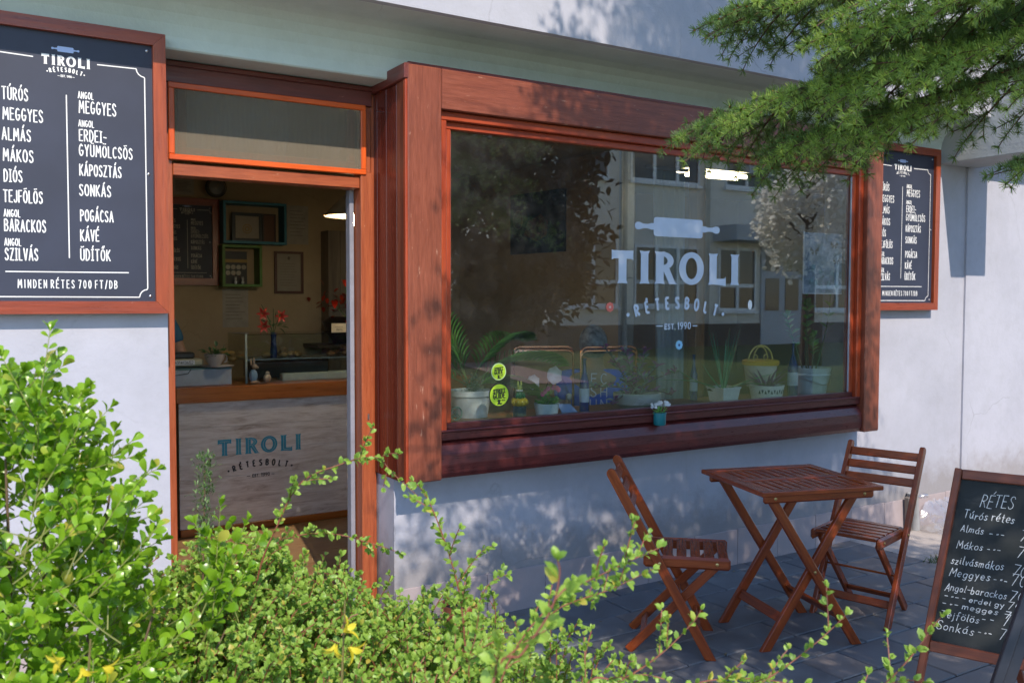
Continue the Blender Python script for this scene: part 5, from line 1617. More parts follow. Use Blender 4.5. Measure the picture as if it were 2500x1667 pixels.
# shelves with frames
def shelf_box(name, x0, x1, z0, z1, c, label, d=.17):
    t = empty(name, ((x0 + x1) / 2, 4.19, z0), 0, label, 'wall shelf', 'coloured box shelves')
    w = (x1 - x0) / 2; h = z1 - z0; th = .022; m_ = flat(name + '_paint', c, .5)
    for nm, q in (('shelf_board', (-w, w, -d, 0, 0, th)), ('shelf_board', (-w, w, -d, 0, h - th, h)), ('shelf_side', (-w, -w + th, -d + .001, 0, th + .001, h - th - .001)), ('shelf_side', (w - th, w, -d + .001, 0, th + .001, h - th - .001))):
        b = MB(); b.box(*q); b.build(nm, m_, t)
    return t
shelf_box('box_shelf', 1.985, 2.530, 2.028, 2.385, (.03, .20, .28), 'teal wooden box shelf on the back wall')
shelf_box('box_shelf', 1.975, 2.310, 1.660, 2.015, (.09, .22, .03), 'green wooden box shelf under the teal one')
def framed(name, x0, x1, z0, z1, y, fc, pc, label, cat, fw=.028):
    t = empty(name, ((x0 + x1) / 2, y, z0), 0, label, cat)
    w = (x1 - x0) / 2; h = z1 - z0
    b = MB(); b.box(-w, w, -.02, 0, 0, fw); b.box(-w, w, -.02, 0, h - fw, h); b.box(-w, -w + fw, -.0195, 0, fw, h - fw); b.box(w - fw, w, -.0195, 0, fw, h - fw); b.build('picture_frame', flat(name + '_wood', fc, .4), t)
    b = MB(); b.box(-w + fw - .001, w - fw + .001, -.008, -.002, fw - .001, h - fw + .001); b.build('picture_sheet', flat(name + '_paper', pc, .5, var=.06), t)
    return t, w, h
t, w, h = framed('framed_emblem', 2.085, 2.345, 2.052, 2.300, 4.14, (.02, .025, .03), (.36, .30, .22), 'small dark framed picture with a round emblem in the teal shelf', 'picture')
ink = Ink(); ink.ring(0, .11, .04, .04, .033, .033); ink.ring(0, .11, .022, .022, .012, .012); ink.build('emblem_print', flat('emblem_gold', (.34, .20, .06), .5), t, plane_M((0, -.0085, 0)), False)
framed('brown_picture', 2.355, 2.47, 2.052, 2.30, 4.16, (.05, .02, .01), (.14, .05, .02), 'narrow brown framed picture at the right in the teal shelf', 'picture', .012)
t, w, h = framed('framed_certificate', 2.467, 2.731, 1.606, 1.981, 4.195, (.10, .03, .015), (.34, .29, .22), 'framed certificate with a brown frame on the back wall', 'certificate', .022)
ink = Ink(); ink.disc(0, h - .06, .012, .016); 
for k in range(9): ink.ribbon([(-.08, h - .11 - .024 * k), (.08 - rnd.random() * .04, h - .11 - .024 * k)], .0022)
ink.build('lettering', flat('certificate_ink', (.10, .08, .06), .6), t, plane_M((0, -.0085, 0)), False)
def paper(x0, x1, z0, z1, label):
    t = empty('notice_sheet', ((x0 + x1) / 2, 4.198, z0), 0, label, 'notice', 'paper notices on the back wall')
    b = MB(); b.box(-(x1 - x0) / 2, (x1 - x0) / 2, -.003, 0, 0, z1 - z0); b.build('paper_sheet', flat('notice_paper', (.42, .37, .30), .7), t)
    ink = Ink(); w = (x1 - x0) / 2
    for k in range(8): ink.ribbon([(-w * .75, (z1 - z0) * (.86 - .09 * k)), (w * rnd.uniform(.1, .75), (z1 - z0) * (.86 - .09 * k))], .0035)
    ink.build('lettering', flat('notice_ink', (.12, .10, .08), .7), t, plane_M((0, -.0035, 0)), False)
paper(2.591, 2.784, 2.048, 2.393, 'printed notice right of the teal shelf')
paper(2.014, 2.235, 1.309, 1.640, 'pale notice below the green shelf')
paper(1.62, 1.787, 2.43, 2.56, 'small pale sheet above the inner menu board')
# coin display in the green shelf
t = empty('badge_card', (2.11, 4.12, 1.684), 0, 'dark card with two rows of round white badges in the green shelf', 'badge card')
b = MB(); b.box(-.095, .095, -.006, 0, 0, .28); b.build('card_sheet', flat('badge_card_dark', (.02, .02, .02), .5), t)
b = MB(); b.box(-.095, .095, -.008, -.0065, .185, .212); b.build('card_band', flat('band_gold', (.35, .22, .04), .5), t)
for r_ in range(2):
    for k in range(4 if r_ == 0 else 3):
        b = MB(); b.lathe([(.020, 0), (.020, .005)], 14, Matrix.Translation((-.068 + .045 * k, -.0065, .145 - .05 * r_)) @ Matrix.Rotation(R(90), 4, 'X')); b.build('badge', flat('badge_cream', (.42, .38, .30), .5), t)
for k, x_ in enumerate((2.09, 2.15)):
    t = empty('salt_figure', (x_, 4.05, 1.6825), 0, ('left' if k == 0 else 'right') + ' one of two tiny white figures in the green shelf', 'figurine', 'tiny white shelf figures')
    b = MB(); b.ball((0, 0, .016), (.013, .013, .017)); b.ball((0, 0, .042), (.010, .010, .011)); b.ball((-.005, 0, .056), (.003, .003, .007)); b.ball((.005, 0, .056), (.003, .003, .007)); b.build('figure_body', M_['white'], t)
# wall fan
t = empty('wall_fan', (1.94, 4.10, 2.435), 0, 'small grey round fan on top of the inner menu board', 'fan')
b = MB(); b.lathe([(.075, -.02), (.085, 0), (.06, .04), (.01, .05)], 22, Matrix.Rotation(R(90), 4, 'X') @ Matrix.Translation((0, .06, 0))); b.build('fan_body', flat('fan_grey', (.14, .14, .13), .4), t)
b = MB(); b.tube([(.085 * math.cos(R(a)), -.03, .06 + .085 * math.sin(R(a))) for a in range(0, 361, 20)], .004, 5); b.build('fan_guard', M_['blackmetal'], t)
# pendant lamp, lit
t = empty('pendant_lamp', (2.255, 1.75, 2.085), 0, 'lit cream cone pendant lamp hanging inside behind the door edge', 'pendant lamp')
b = MB(); b.lathe([(.205, 0), (.20, .012), (.06, .15), (.03, .17), (.028, .168), (.055, .145), (.195, .010)], 30); b.f = [f for f in b.f if len(f) < 10]; b.sm = b.sm[:len(b.f)]; b.build('lamp_shade', flat('shade_cream', (.48, .42, .30), .5), t)
b = MB(); b.ball((0, 0, -.015), (.045, .045, .05), 12, 8); b.build('bulb', emit('bulb_glow', (1.0, .80, .52), 70.0), t)
b = MB(); b.tube([(0, 0, .17), (0, 0, .675)], .004, 5); b.build('cord', M_['blackmetal'], t)
# grey planked column
t = empty('planked_cupboard', (3.1, 4.02, .0), 0, 'weathered grey planked cupboard against the back wall', 'cupboard')
for k in range(4):
    b = MB(); b.box(-.20 + .115 * k, -.20 + .113 * k + .112, -.02, .17, 0, 2.17); b.build('plank', wood('grey_plank', (.16, .12, .09), (.24, .19, .14), (.30, .24, .18), .6, .5, axis=2), t)

# food picture on the partition
ppos = pa + pd * 1.035 + pn * .002
t = empty('food_picture', (ppos.x, ppos.y, 1.97), 0, 'dark square picture of cakes hung on the inner partition wall', 'picture')
def food_mat():
    m, nt, b = new_mat('food_print')
    v = coords(nt, rand=False)
    n = noise(nt, v, 5, 4, .6, .6)
    c = ramp(nt, n, [(.35, (.010, .013, .013)), (.55, (.016, .02, .022)), (.72, (.05, .055, .07))])
    nt.links.new(c, b.inputs['Base Color']); b.inputs['Roughness'].default_value = .3
    return m
PMp = Matrix((-pd, Vector((0, 0, 1)), pn)).transposed().to_4x4(); PMp.translation = ppos + Vector((0, 0, 2.24))
b = MB(); b.box(-.375, .375, -.27, .27, 0, .02); b.build('picture_panel', food_mat(), t, PMp, True)
PMq = PMp.copy(); PMq.translation = PMp.translation + pn * .021
ink = Ink(); ink.poly([(-.18, -.10), (-.12, .02), (.06, .07), (.16, 0), (.14, -.12), (0, -.17)]); ink.build('cake_print', flat('cake_brown', (.12, .035, .012), .4, var=.6, sc_=16), t, PMq, True)
ink = Ink(); ink.disc(-.26, .04, .07, .085); ink.build('cup_print', flat('cup_tea', (.10, .055, .03), .4, var=.4), t, PMq, True)
PMq2 = PMq.copy(); PMq2.translation = PMq.translation + pn * .001
ink = Ink(); tiroli(ink, -.08, .06, .185, .215); ink.build('lettering', flat('grey_print', (.12, .12, .12), .5), t, PMq2, True)
ink = Ink(); ink.ring(-.26, .04, .072, .088, .064, .08); ink.build('cup_rim', flat('cup_rim_print', (.25, .2, .14), .4), t, PMq2, True)
# dark vase with red flowers on a wall ledge
t = empty('dark_vase', (2.98, 3.9, 1.16), 0, 'dark vase with red flowers on a ledge deep in the shop', 'vase')
b = MB(); b.lathe([(.06, 0), (.14, .10), (.17, .20), (.10, .24)], 20); b.build('vase_body', flat('vase_dark', (.02, .018, .02), .3), t)
b = MB(); b.box(-.25, .25, -.1, .3, -.03, -.002); b.build('ledge', flat('ledge_wood', (.10, .06, .03), .4), t)
P_ = rng.normal(size=(40, 3)) * (.10, .08, .07) + (2.98, 3.9, 1.52)
leaf_part('petals', leaf_tpl('oval'), P_, frames(rng.normal(size=(40, 3)), np.tile((0, 0, 1.0), (40, 1))), np.full(40, .07), np.full(40, .035), leaf_mat('far_red', (.30, .02, .01), (.5, .05, .02), (.5, .05, .02), .3), t)
# curtain
t = empty('curtain', (4.235, .97, .35), 0, 'pale blue-white sheer curtain hanging inside', 'curtain')
V = []; F = []; n = 36
for j in range(9):
    zz = 2.08 * j / 8
    for i in range(n + 1):
        s = i / n; ww = .27 - .06 * (1 - j / 8)
        V.append(((s - .5) * ww + .03 * (1 - j / 8), .022 * math.sin(s * 26 + .4 * j / 8) + .01 * math.sin(s * 61), zz))
for j in range(8):
    for i in range(n): a = j * (n + 1) + i; F.append((a, a + 1, a + n + 2, a + n + 1))
V2 = [(a, b_ + .003, c) for a, b_, c in V]; m_ = len(V)
F2 = F + [tuple(q + m_ for q in reversed(f)) for f in F]
me = np_mesh('curtain_cloth', V + V2, F2, True); put('curtain_cloth', me, leaf_mat('sheer_cloth', (.40, .46, .52), (.46, .52, .58), (.5, .55, .6), .4, .8), t)
b = MB(); b.tube([(-.22, 0, 2.10), (.16, 0, 2.10)], .012, 8); b.build('curtain_rod', M_['steel'], t)
# fluorescent fitting, lit
t = empty('tube_light', (5.06, 1.42, 2.50), R(-4), 'lit twin tube fluorescent ceiling light inside the shop', 'ceiling light')
b = MB(); b.box(-.31, .31, -.09, .09, .05, .10, ch=.006); b.tube([(-.2, 0, .1), (-.2, 0, .26)], .006, 6); b.tube([(.2, 0, .1), (.2, 0, .26)], .006, 6); b.build('fitting', M_['white'], t)
for y_ in (-.05, .05):
    b = MB(); b.tube([(-.3, y_, .02), (.3, y_, .02)], .016, 10); b.build('tube', emit('tube_glow', (1.0, .84, .54), 7.0), t)
# copper chair, seated customer
def copper_chair(loc, rz, label):
    t = empty('copper_chair', loc, rz, label, 'chair', 'copper tube chairs inside')
    cm = flat('copper_tube', (.62, .27, .14), .22, .9)
    b = MB()
    for dz in (0, -.025):
        b.tube([(-.20, -.0, .55), (-.20, 0, 1.21 + dz), (-.185, 0, 1.235 + dz), (-.16, 0, 1.245 + dz), (.16, 0, 1.245 + dz), (.185, 0, 1.235 + dz), (.20, 0, 1.21 + dz), (.20, 0, .55)], .0085, 8)
    b.build('back_frame', cm, t)
    for sx in (-1, 1):
        for y_ in (0, .40):
            b = MB(); b.tube([(sx * .20, y_, .55), (sx * .20, y_, 0)], .0085, 8); b.build('leg', cm, t)
    b = MB(); b.box(-.21, .21, -.01, .42, .54, .575, ch=.01); b.build('seat', flat('seat_dark', (.03, .03, .03), .5), t)
    return t
copper_chair((3.30, 1.13, 0), R(-22), 'copper tube chair left of the seated customer')
copper_chair((3.66, .90, 0), R(-12), 'copper tube chair the customer sits on')

def skin(name, pts, edges, rad, mat, parent, M=None, sub=2, world=True):
    me = bpy.data.meshes.new(name); me.from_pydata(pts, edges, [])
    o = bpy.data.objects.new(name, me); COL.objects.link(o)
    o.modifiers.new('s', 'SKIN'); sv = me.skin_vertices[0].data
    for i, r_ in enumerate(rad): sv[i].radius = r_ if hasattr(r_, '__len__') else (r_, r_)
    sv[0].use_root = True
    ss = o.modifiers.new('d', 'SUBSURF'); ss.levels = sub
    dg = bpy.context.evaluated_depsgraph_get()
    m2 = bpy.data.meshes.new_from_object(o.evaluated_get(dg))
    m2.name = name
    bpy.data.objects.remove(o)
    m2.polygons.foreach_set('use_smooth', np.ones(len(m2.polygons), dtype=bool))
    return put(name, m2, mat, parent, M, world)
pr_ = empty('person', (3.66, 1.05, 0), R(-30), 'person with grey hair in a blue top seated inside, seen from behind', 'person')
PB = Matrix.Translation((3.645, 1.05, 0)) @ Matrix.Rotation(R(-35), 4, 'Z')
pts = [(0, 0, .64), (0, .0, .80), (0, -.01, 1.0), (0, .0, 1.11), (0, .03, 1.20), (0, .05, 1.29), (-.09, .06, .635), (-.10, .45, .62), (-.10, .46, .08), (-.10, .56, .04), (.09, .06, .635), (.10, .45, .62), (.10, .46, .08), (.10, .56, .04),
       (-.18, -.01, 1.03), (-.25, .03, .80), (-.14, .26, .76), (-.10, .33, .77), (.18, -.01, 1.03), (.27, .03, .80), (.16, .26, .76), (.12, .33, .77)]
ed = [(0, 1), (1, 2), (2, 3), (3, 4), (4, 5), (0, 6), (6, 7), (7, 8), (8, 9), (0, 10), (10, 11), (11, 12), (12, 13), (2, 14), (14, 15), (15, 16), (16, 17), (2, 18), (18, 19), (19, 20), (20, 21)]
ra = [(.15, .11), (.13, .095), (.15, .09), .055, .078, .075, .085, .06, .045, .035, .085, .06, .045, .035, .055, .042, .033, .035, .055, .042, .033, .035]
skin('body', pts, ed, ra, flat('skin_tone', (.45, .27, .19), .5), pr_, PB)
skin('shirt', pts[:3] + [(-.18, -.01, 1.03), (-.22, .012, .88), (.18, -.01, 1.03), (.24, .012, .88), (0, 0, 1.09)], [(0, 1), (1, 2), (2, 3), (3, 4), (2, 5), (5, 6), (2, 7)], [(.165, .125), (.15, .11), (.165, .105), .068, .058, .068, .058, .065], flat('shirt_blue', (.06, .13, .70), .8), pr_, PB)
skin('trousers', [(0, .0, .64), (-.09, .06, .635), (-.10, .45, .62), (-.10, .46, .14), (.09, .06, .635), (.10, .45, .62), (.10, .46, .14)], [(0, 1), (1, 2), (2, 3), (0, 4), (4, 5), (5, 6)], [(.165, .12), .095, .072, .06, .095, .072, .06], flat('trouser_dark', (.03, .035, .05), .8), pr_, PB)
b = MB(); b.ball((0, .022, 1.265), (.096, .112, .122), 20, 14); b.build('hair', flat('grey_hair', (.22, .24, .26), .5, var=.6, sc_=30), pr_, PB, True)
ink = Ink()
for k, s_ in enumerate(('VEC', 'USH', '2UN')): ink.text(s_, -.085, .085 - .085 * k, .065, .007, .3, fit=.17)
ink.build('lettering', flat('shirt_print', (.85, .8, .9), .6), pr_, PB @ plane_M((.0, -.125, .92)), True)
# arm and sleeve of someone behind the counter
pr_ = empty('person', (1.30, 3.1, 0), R(180), 'person in a blue sleeved top standing behind the counter, mostly hidden by the door jamb', 'person')
PB = Matrix.Translation((1.18, 3.1, 0)) @ Matrix.Rotation(R(165), 4, 'Z')
pts = [(0, 0, .92), (0, 0, 1.12), (0, .0, 1.36), (0, .0, 1.46), (0, .02, 1.55), (0, .03, 1.64), (-.09, 0, .88), (-.10, .02, .48), (-.10, -.02, .06), (-.10, .10, .03), (.09, 0, .88), (.10, .02, .48), (.10, -.02, .06), (.10, .10, .03),
       (-.17, 0, 1.38), (-.26, .02, 1.14), (-.28, .14, .99), (-.27, .22, .97), (.17, 0, 1.38), (.24, .02, 1.12), (.2, .2, 1.02), (.18, .28, 1.01)]
skin('body', pts, ed, ra, flat('skin_tone_arm', (.45, .27, .19), .5), pr_, PB)
skin('shirt', pts[:3] + [(-.17, 0, 1.38), (-.23, .013, 1.22), (.17, 0, 1.38), (.215, .013, 1.2), (0, 0, 1.43)], [(0, 1), (1, 2), (2, 3), (3, 4), (2, 5), (5, 6), (2, 7)], [(.165, .125), (.15, .11), (.165, .105), .07, .066, .07, .066, .065], flat('sleeve_blue', (.04, .16, .30), .8), pr_, PB)
skin('trousers', [(0, .0, .92), (-.09, 0, .88), (-.10, .02, .48), (-.10, -.02, .1), (.09, 0, .88), (.10, .02, .48), (.10, -.02, .1)], [(0, 1), (1, 2), (2, 3), (0, 4), (4, 5), (5, 6)], [(.165, .12), .095, .072, .06, .095, .072, .06], flat('trouser_black', (.02, .02, .025), .8), pr_, PB)
b = MB(); b.ball((0, .0, 1.655), (.09, .105, .10), 16, 10); b.ball((0, -.06, 1.6), (.07, .05, .09), 12, 8); b.build('hair', flat('brown_hair', (.05, .03, .02), .5), pr_, PB, True)
b = MB(); b.ball((-.033, .098, 1.62), (.012, .008, .008), 8, 6); b.ball((.033, .098, 1.62), (.012, .008, .008), 8, 6); b.build('eyes', flat('eye_dark', (.03, .02, .02), .3), pr_, PB, True)

# downpipe stub, plastic bag and a sliver of far door on the right
t = empty('pipe_stub', (5.55, -.045, 0), 0, 'short grey drain pipe standing against the plinth on the right', 'pipe')
b = MB(); b.lathe([(.040, 0), (.036, .22), (.040, .225), (.040, .25), (.03, .25)], 16, None, .8, 1.0); b.build('pipe_tube', flat('pipe_grey', (.30, .30, .30), .5), t, Matrix.Rotation(R(-5), 4, 'Y'))
b = MB(); b.box(-.075, -.05, -.02, .02, 0, .235, ch=.006); b.build('pipe_bracket', flat('bracket_brown', (.16, .13, .11), .5), t, Matrix.Rotation(R(-4), 4, 'Y'))
b = MB(); b.ball((.03, -.04, .235), (.05, .03, .02), 12, 8); b.build('pipe_wrap', glass_mat('film_wrap', (.9, .9, .92), 1.5, .15, .15, .15), t)
t = empty('plastic_sheet', (5.86, -.10, 0), 0, 'crumpled clear plastic sheet lying against the sunlit plinth', 'plastic sheet')
V = []; F = []; n = 26
for j in range(14):
    for i in range(n + 1):
        s = i / n; r_ = j / 13
        V.append(((s - .5) * .62 + .02 * math.sin(9 * r_ + 3 * s), -.16 + .22 * r_ + rnd.uniform(-.012, .012), .008 + .17 * r_ ** 1.6 * (1 - (2 * s - 1) ** 4) + rnd.uniform(-.016, .016) * (1 if j else 0)))
for j in range(13):
    for i in range(n): a = j * (n + 1) + i; F.append((a, a + 1, a + n + 2, a + n + 1))
put('film_sheet', np_mesh('film_sheet', V, np.array(F), False), glass_mat('clear_film', (.93, .92, .93), 1.6, .10, .18, .30), t)
# ------------------------------------------------------------------ vegetation outside
def qbez(a, m, e, n):
    return [a.lerp(m, i / n).lerp(m.lerp(e, i / n), i / n) for i in range(n + 1)]

# ---- glossy evergreen bush at the left
M_['bushleaf'] = leaf_mat('bush_leaf', (.11, .25, .012), (.25, .44, .030), (.42, .64, .03), .40, .27, (.5, .45, .08))
M_['bark'] = flat('bush_bark', (.13, .085, .05), .8)
M_['greenstem'] = flat('green_twig', (.20, .22, .06), .6)
bush = empty('evergreen_bush', (.12, -1.95, 0), 0, 'tall glossy evergreen bush with rounded leaves in front of the left wall', 'bush')
P_, D_, U_, S_ = [], [], [], []
shoots = []
def shoot(a, e, lift, n_nodes, L0, start=.25):
    a, e = Vector(a), Vector(e)
    m = (a + e) / 2 + Vector(lift)
    pts = qbez(a, m, e, 14)
    shoots.append(pts)
    for i in range(n_nodes):
        s = start + (1 - start) * (i + .5) / n_nodes
        f = s * 14; k = min(int(f), 13); p = pts[k].lerp(pts[k + 1], f - k)
        d = (pts[k + 1] - pts[k]).normalized()
        o1 = d.orthogonal().normalized(); o1.rotate(Matrix.Rotation(i * 1.57 + rnd.uniform(-.3, .3), 3, d))
        for sg in (1, -1):
            dirv = o1 * sg * rnd.uniform(.7, 1.0) + d * rnd.uniform(.35, .9) + Vector((0, 0, rnd.uniform(-.05, .35)))
            P_.append(p); D_.append(dirv); U_.append(Vector((rnd.uniform(-.8, .8), rnd.uniform(-1.1, -.1), rnd.uniform(.2, 1.0))) + d * .2); S_.append(L0 * rnd.choice((.55, .75, .9, 1.0, 1.1, 1.25)) * rnd.uniform(.9, 1.1) * (1 - .25 * s))
    for k in range(4):
        P_.append(pts[-1]); D_.append(d + Vector((rnd.uniform(-.6, .6), rnd.uniform(-.6, .6), rnd.uniform(-.2, .4)))); U_.append(d); S_.append(L0 * rnd.uniform(.5, .8))
base = Vector((.10, -1.95, .0))
def xr(z): return float(np.interp(z, [.5, .85, .98, 1.1, 1.24, 1.36, 1.44, 1.50], [.44, .44, .385, .335, .300, .235, .185, .16]))
def xl(z): return float(np.interp(z, [.5, 1.25, 1.36, 1.42, 1.50], [-.24, -.20, -.06, .03, .12]))
lead = [((.150, -2.03, 1.487), (.02, 0, .12)), ((.165, -2.0, 1.44), (.05, 0, .1)), ((.075, -2.02, 1.445), (-.05, 0, .1)), ((.02, -2.04, 1.43), (-.06, -.02, .1)), ((-.02, -2.04, 1.40), (-.05, 0, .1)), ((.215, -2.0, 1.375), (.07, 0, .1)), ((.255, -1.96, 1.34), (.08, 0, .08)), ((.29, -1.97, 1.275), (.1, 0, .07)), ((.335, -1.96, 1.215), (.12, 0, .05)), ((.325, -1.97, 1.13), (.12, 0, .05)),
        ((.455, -1.96, 1.13), (.01, 0, .12)), ((.475, -1.95, 1.085), (.05, 0, .1)), ((.505, -1.97, 1.095), (.06, 0, .1)), ((.53, -1.97, 1.05), (.08, 0, .06)), ((.43, -1.95, 1.07), (-.04, 0, .1)), ((.405, -1.95, 1.10), (-.05, 0, .08)), ((.46, -1.99, 1.03), (.02, -.04, .1)), ((.50, -1.99, 1.00), (.05, -.03, .08))]
for (tx, ty, tz), (dx, dy, dz) in lead:
    shoot((tx - dx * 1.6, ty - dy * 1.6 + .01, tz - dz * 1.9), (tx, ty, tz), (0, 0, .01), 9, .031, .12)
for k in range(560):
    tz = rnd.uniform(.56, 1.42) if k < 440 else rnd.uniform(.56, .95)
    lo, hi = xl(tz), xr(tz)
    tx = rnd.uniform(lo, hi)
    ty = rnd.uniform(-2.13, -1.80) + max(0, tz - 1.2) * .25
    ox = (tx - .10) * .55
    d = Vector((ox + rnd.uniform(-.10, .10), rnd.uniform(-.16, .03), rnd.uniform(.05, .15))).normalized() * rnd.uniform(.12, .20)
    shoot((tx - d.x, ty - d.y, tz - d.z), (tx, ty, tz), (0, 0, -.012), 6, .034, .30)
tips = [((x_, -1.97, z_), 0) for x_, z_ in ((.150, 1.44), (0, 0), (.02, 1.36), (0, 0), (.25, 1.30), (0, 0), (.08, 1.38), (0, 0), (-.08, 1.2), (0, 0), (.33, 1.08), (0, 0), (.46, 1.0))]
b = MB()
for k in range(7):
    tx, ty, tz = tips[k * 2][0]
    b.tube(qbez(base + Vector((rnd.uniform(-.05, .05), rnd.uniform(-.03, .03), -.02)), base.lerp(Vector((tx, ty, tz)), .4) + Vector((0, 0, .1)), Vector((tx, ty, tz - .12)), 10), [.008 - .0006 * i for i in range(11)], 6)
b.build('trunk', M_['bark'], bush, None, True)
b = MB()
for pts in shoots: b.tube(pts[::2], [.0015 - .0001 * i for i in range(8)], 4, False)
o = b.build('twigs', M_['greenstem'], bush, None, True); o['kind'] = 'stuff'
P_, D_, U_, S_ = np.array(P_), np.array(D_), np.array(U_), np.array(S_)
Rm = frames(D_, U_, rng.uniform(-.6, .6, len(P_)))
CAMP = np.array((0, -3.8, 1.54))
dist = np.linalg.norm(P_ - CAMP, axis=1)
order = np.argsort(dist)
near = order[:300]; far = order[300:]
TL = leaf_tpl('obovate', fold=.16, curl=.35)
leaf_objects('leaf', TL, near, P_, Rm, S_, S_ * .64, M_['bushleaf'], bush)
leaf_part('leaves', TL, P_[far], Rm[far], S_[far], S_[far] * .64, M_['bushleaf'], bush)

# ---- small-leaved shrubs with reddish arching twigs
M_['shrubleaf'] = leaf_mat('shrub_leaf', (.16, .30, .045), (.34, .51, .090), (.48, .66, .08), .42, .42, (.55, .46, .09))
M_['redtwig'] = flat('red_twig', (.22, .070, .042), .6)
class Shrub:
    def __init__(s): s.P = []; s.D = []; s.U = []; s.S = []; s.stems = []
    def spray(s, ctrl, r0=.0026, step=.013, L=.0155, start=.08, per=3, side=.0, keep=True):
        """a twig through the control points, clusters of leaves along it, short side shoots"""
        C = [Vector(c) for c in ctrl]
        pts = []
        for i in range(len(C) - 1):
            p0 = C[max(i - 1, 0)]; p1 = C[i]; p2 = C[i + 1]; p3 = C[min(i + 2, len(C) - 1)]
            for k in range(8):
                t = k / 8
                pts.append(.5 * ((2 * p1) + (p2 - p0) * t + (2 * p0 - 5 * p1 + 4 * p2 - p3) * t * t + (3 * p1 - p0 - 3 * p2 + p3) * t ** 3))
        pts.append(C[-1])
        s.stems.append((pts, r0, keep))
        ln = [0]
        for i in range(1, len(pts)): ln.append(ln[-1] + (pts[i] - pts[i - 1]).length)
        tot = ln[-1]; q = tot * start; j = 0; cnt = 0
        while q < tot:
            while ln[j + 1] < q: j += 1
            p = pts[j].lerp(pts[j + 1], (q - ln[j]) / max(1e-6, ln[j + 1] - ln[j])); d = (pts[j + 1] - pts[j]).normalized()
            o1 = d.orthogonal().normalized(); o1.rotate(Matrix.Rotation(cnt * 2.4 + rnd.uniform(-.4, .4), 3, d))
            if rnd.random() < side and tot - q > .03:
                e = p + (o1 * .8 + d * .7 + Vector((0, 0, .25))).normalized() * rnd.uniform(.03, .085)
                s.spray([p, p.lerp(e, .5) + Vector((0, 0, .004)), e], r0 * .5, step * .8, L * .92, .15, per, 0, False)
            for k in range(per):
                o2 = o1.copy(); o2.rotate(Matrix.Rotation(rnd.uniform(-.9, .9), 3, d))
                s.P.append(p + d * rnd.uniform(-.003, .003)); s.D.append(o2 * rnd.uniform(.6, 1) + d * rnd.uniform(.1, .9) + Vector((0, 0, .15))); s.U.append(Vector((rnd.uniform(-.9, .7), rnd.uniform(-1.2, -.1), rnd.uniform(.1, 1.0)))); s.S.append(L * rnd.uniform(.45, 1.3))
            q += step * rnd.uniform(.7, 1.4); cnt += 1
        d = (pts[-1] - pts[-2]).normalized()
        for k in range(4): s.P.append(pts[-1]); s.D.append(d + Vector((rnd.uniform(-.5, .5), rnd.uniform(-.5, .5), rnd.uniform(-.2, .5)))); s.U.append(Vector((0, -.7, .7))); s.S.append(L * rnd.uniform(.5, .9))
    def finish(s, root, n_obj=300, branch=True):
        b = MB(); nb = 0
        for pts, r0, keep in s.stems:
            rad = [max(.0006, r0 * (1 - .7 * i / (len(pts) - 1))) for i in range(len(pts))]
            if keep and branch:
                q = MB(); q.tube(pts, rad, 5, False); q.build('branch', M_['redtwig'], root, None, True)
            else: b.tube(pts[::3] if len(pts) > 9 else pts[::2], r0, 3, False)
        if b.v:
            o = b.build('twigs', M_['redtwig'], root, None, True); o['kind'] = 'stuff'
        P = np.array(s.P); D = np.array(s.D); U = np.array(s.U); S = np.array(s.S)
        Rm = frames(D, U, rng.uniform(-.5, .5, len(P)))
        order = np.argsort(np.linalg.norm(P - CAMP, axis=1))
        T2 = leaf_tpl('oval', fold=.14, curl=.3)
        if n_obj: leaf_objects('leaf', T2, order[:n_obj], P, Rm, S, S * .60, M_['shrubleaf'], root)
        if len(P) > n_obj: leaf_part('leaves', leaf_tpl('ovallo', fold=.14, curl=.3), P[order[n_obj:]], Rm[order[n_obj:]], S[order[n_obj:]], S[order[n_obj:]] * .60, M_['shrubleaf'], root)
        return len(P)

def pix(u, v, d):
    """a point seen at a given depth; only used once to note down where the twigs grow"""
    return None

main_s = Shrub()
# tops of the dense mass: (x, y, z)
TOPS = [(.50, -1.70, 1.0), (.56, -1.72, 1.01), (.46, -1.66, .985), (.62, -1.76, 1.0), (.42, -1.68, .95), (.48, -1.71, .97), (.53, -1.75, .98), (.59, -1.78, .99), (.67, -1.83, .97), (.72, -1.86, .935), (.75, -1.89, .915), (.84, -1.94, .93), (.88, -1.97, .91), (.92, -1.99, .885), (1.0, -2.04, .845), (1.07, -2.09, .77),
        (.50, -1.55, .90), (.62, -1.58, .92), (.74, -1.62, .90), (.86, -1.66, .87), (.98, -1.72, .83), (1.08, -1.78, .78), (1.16, -1.84, .72), (.46, -1.85, .93), (.58, -1.95, .92), (.70, -2.02, .89), (.82, -2.08, .86), (.95, -2.14, .82)]
for k in range(430):
    c = rnd.choice(TOPS)
    e = Vector(c) + Vector((rnd.uniform(-.12, .10), rnd.uniform(-.16, .12), -abs(rnd.gauss(0, .11)) - .012))
    bx = e.x + rnd.uniform(-.18, .12); by = e.y + rnd.uniform(-.05, .18)
    a = Vector((bx, by, e.z - rnd.uniform(.22, .42)))
    m = a.lerp(e, .6) + Vector((rnd.uniform(-.04, .04), rnd.uniform(-.04, .04), rnd.uniform(.02, .07)))
    main_s.spray([a, m, e], .0012, .0135, .0150, .10, 4, .22, False)
for k in range(110):    # lower front fill
    e = Vector((rnd.uniform(.28, 1.25), 0, 0)); e.y = -2.05 - .26 * (e.x - .3) + rnd.uniform(-.06, .12); e.z = rnd.uniform(.70, .90) - .04 * e.x
    a = e + Vector((rnd.uniform(-.1, .1), rnd.uniform(-.02, .2), -.25))
    main_s.spray([a, a.lerp(e, .6) + Vector((0, 0, .04)), e], .0013, .016, .0165, .1, 3, .2, False)
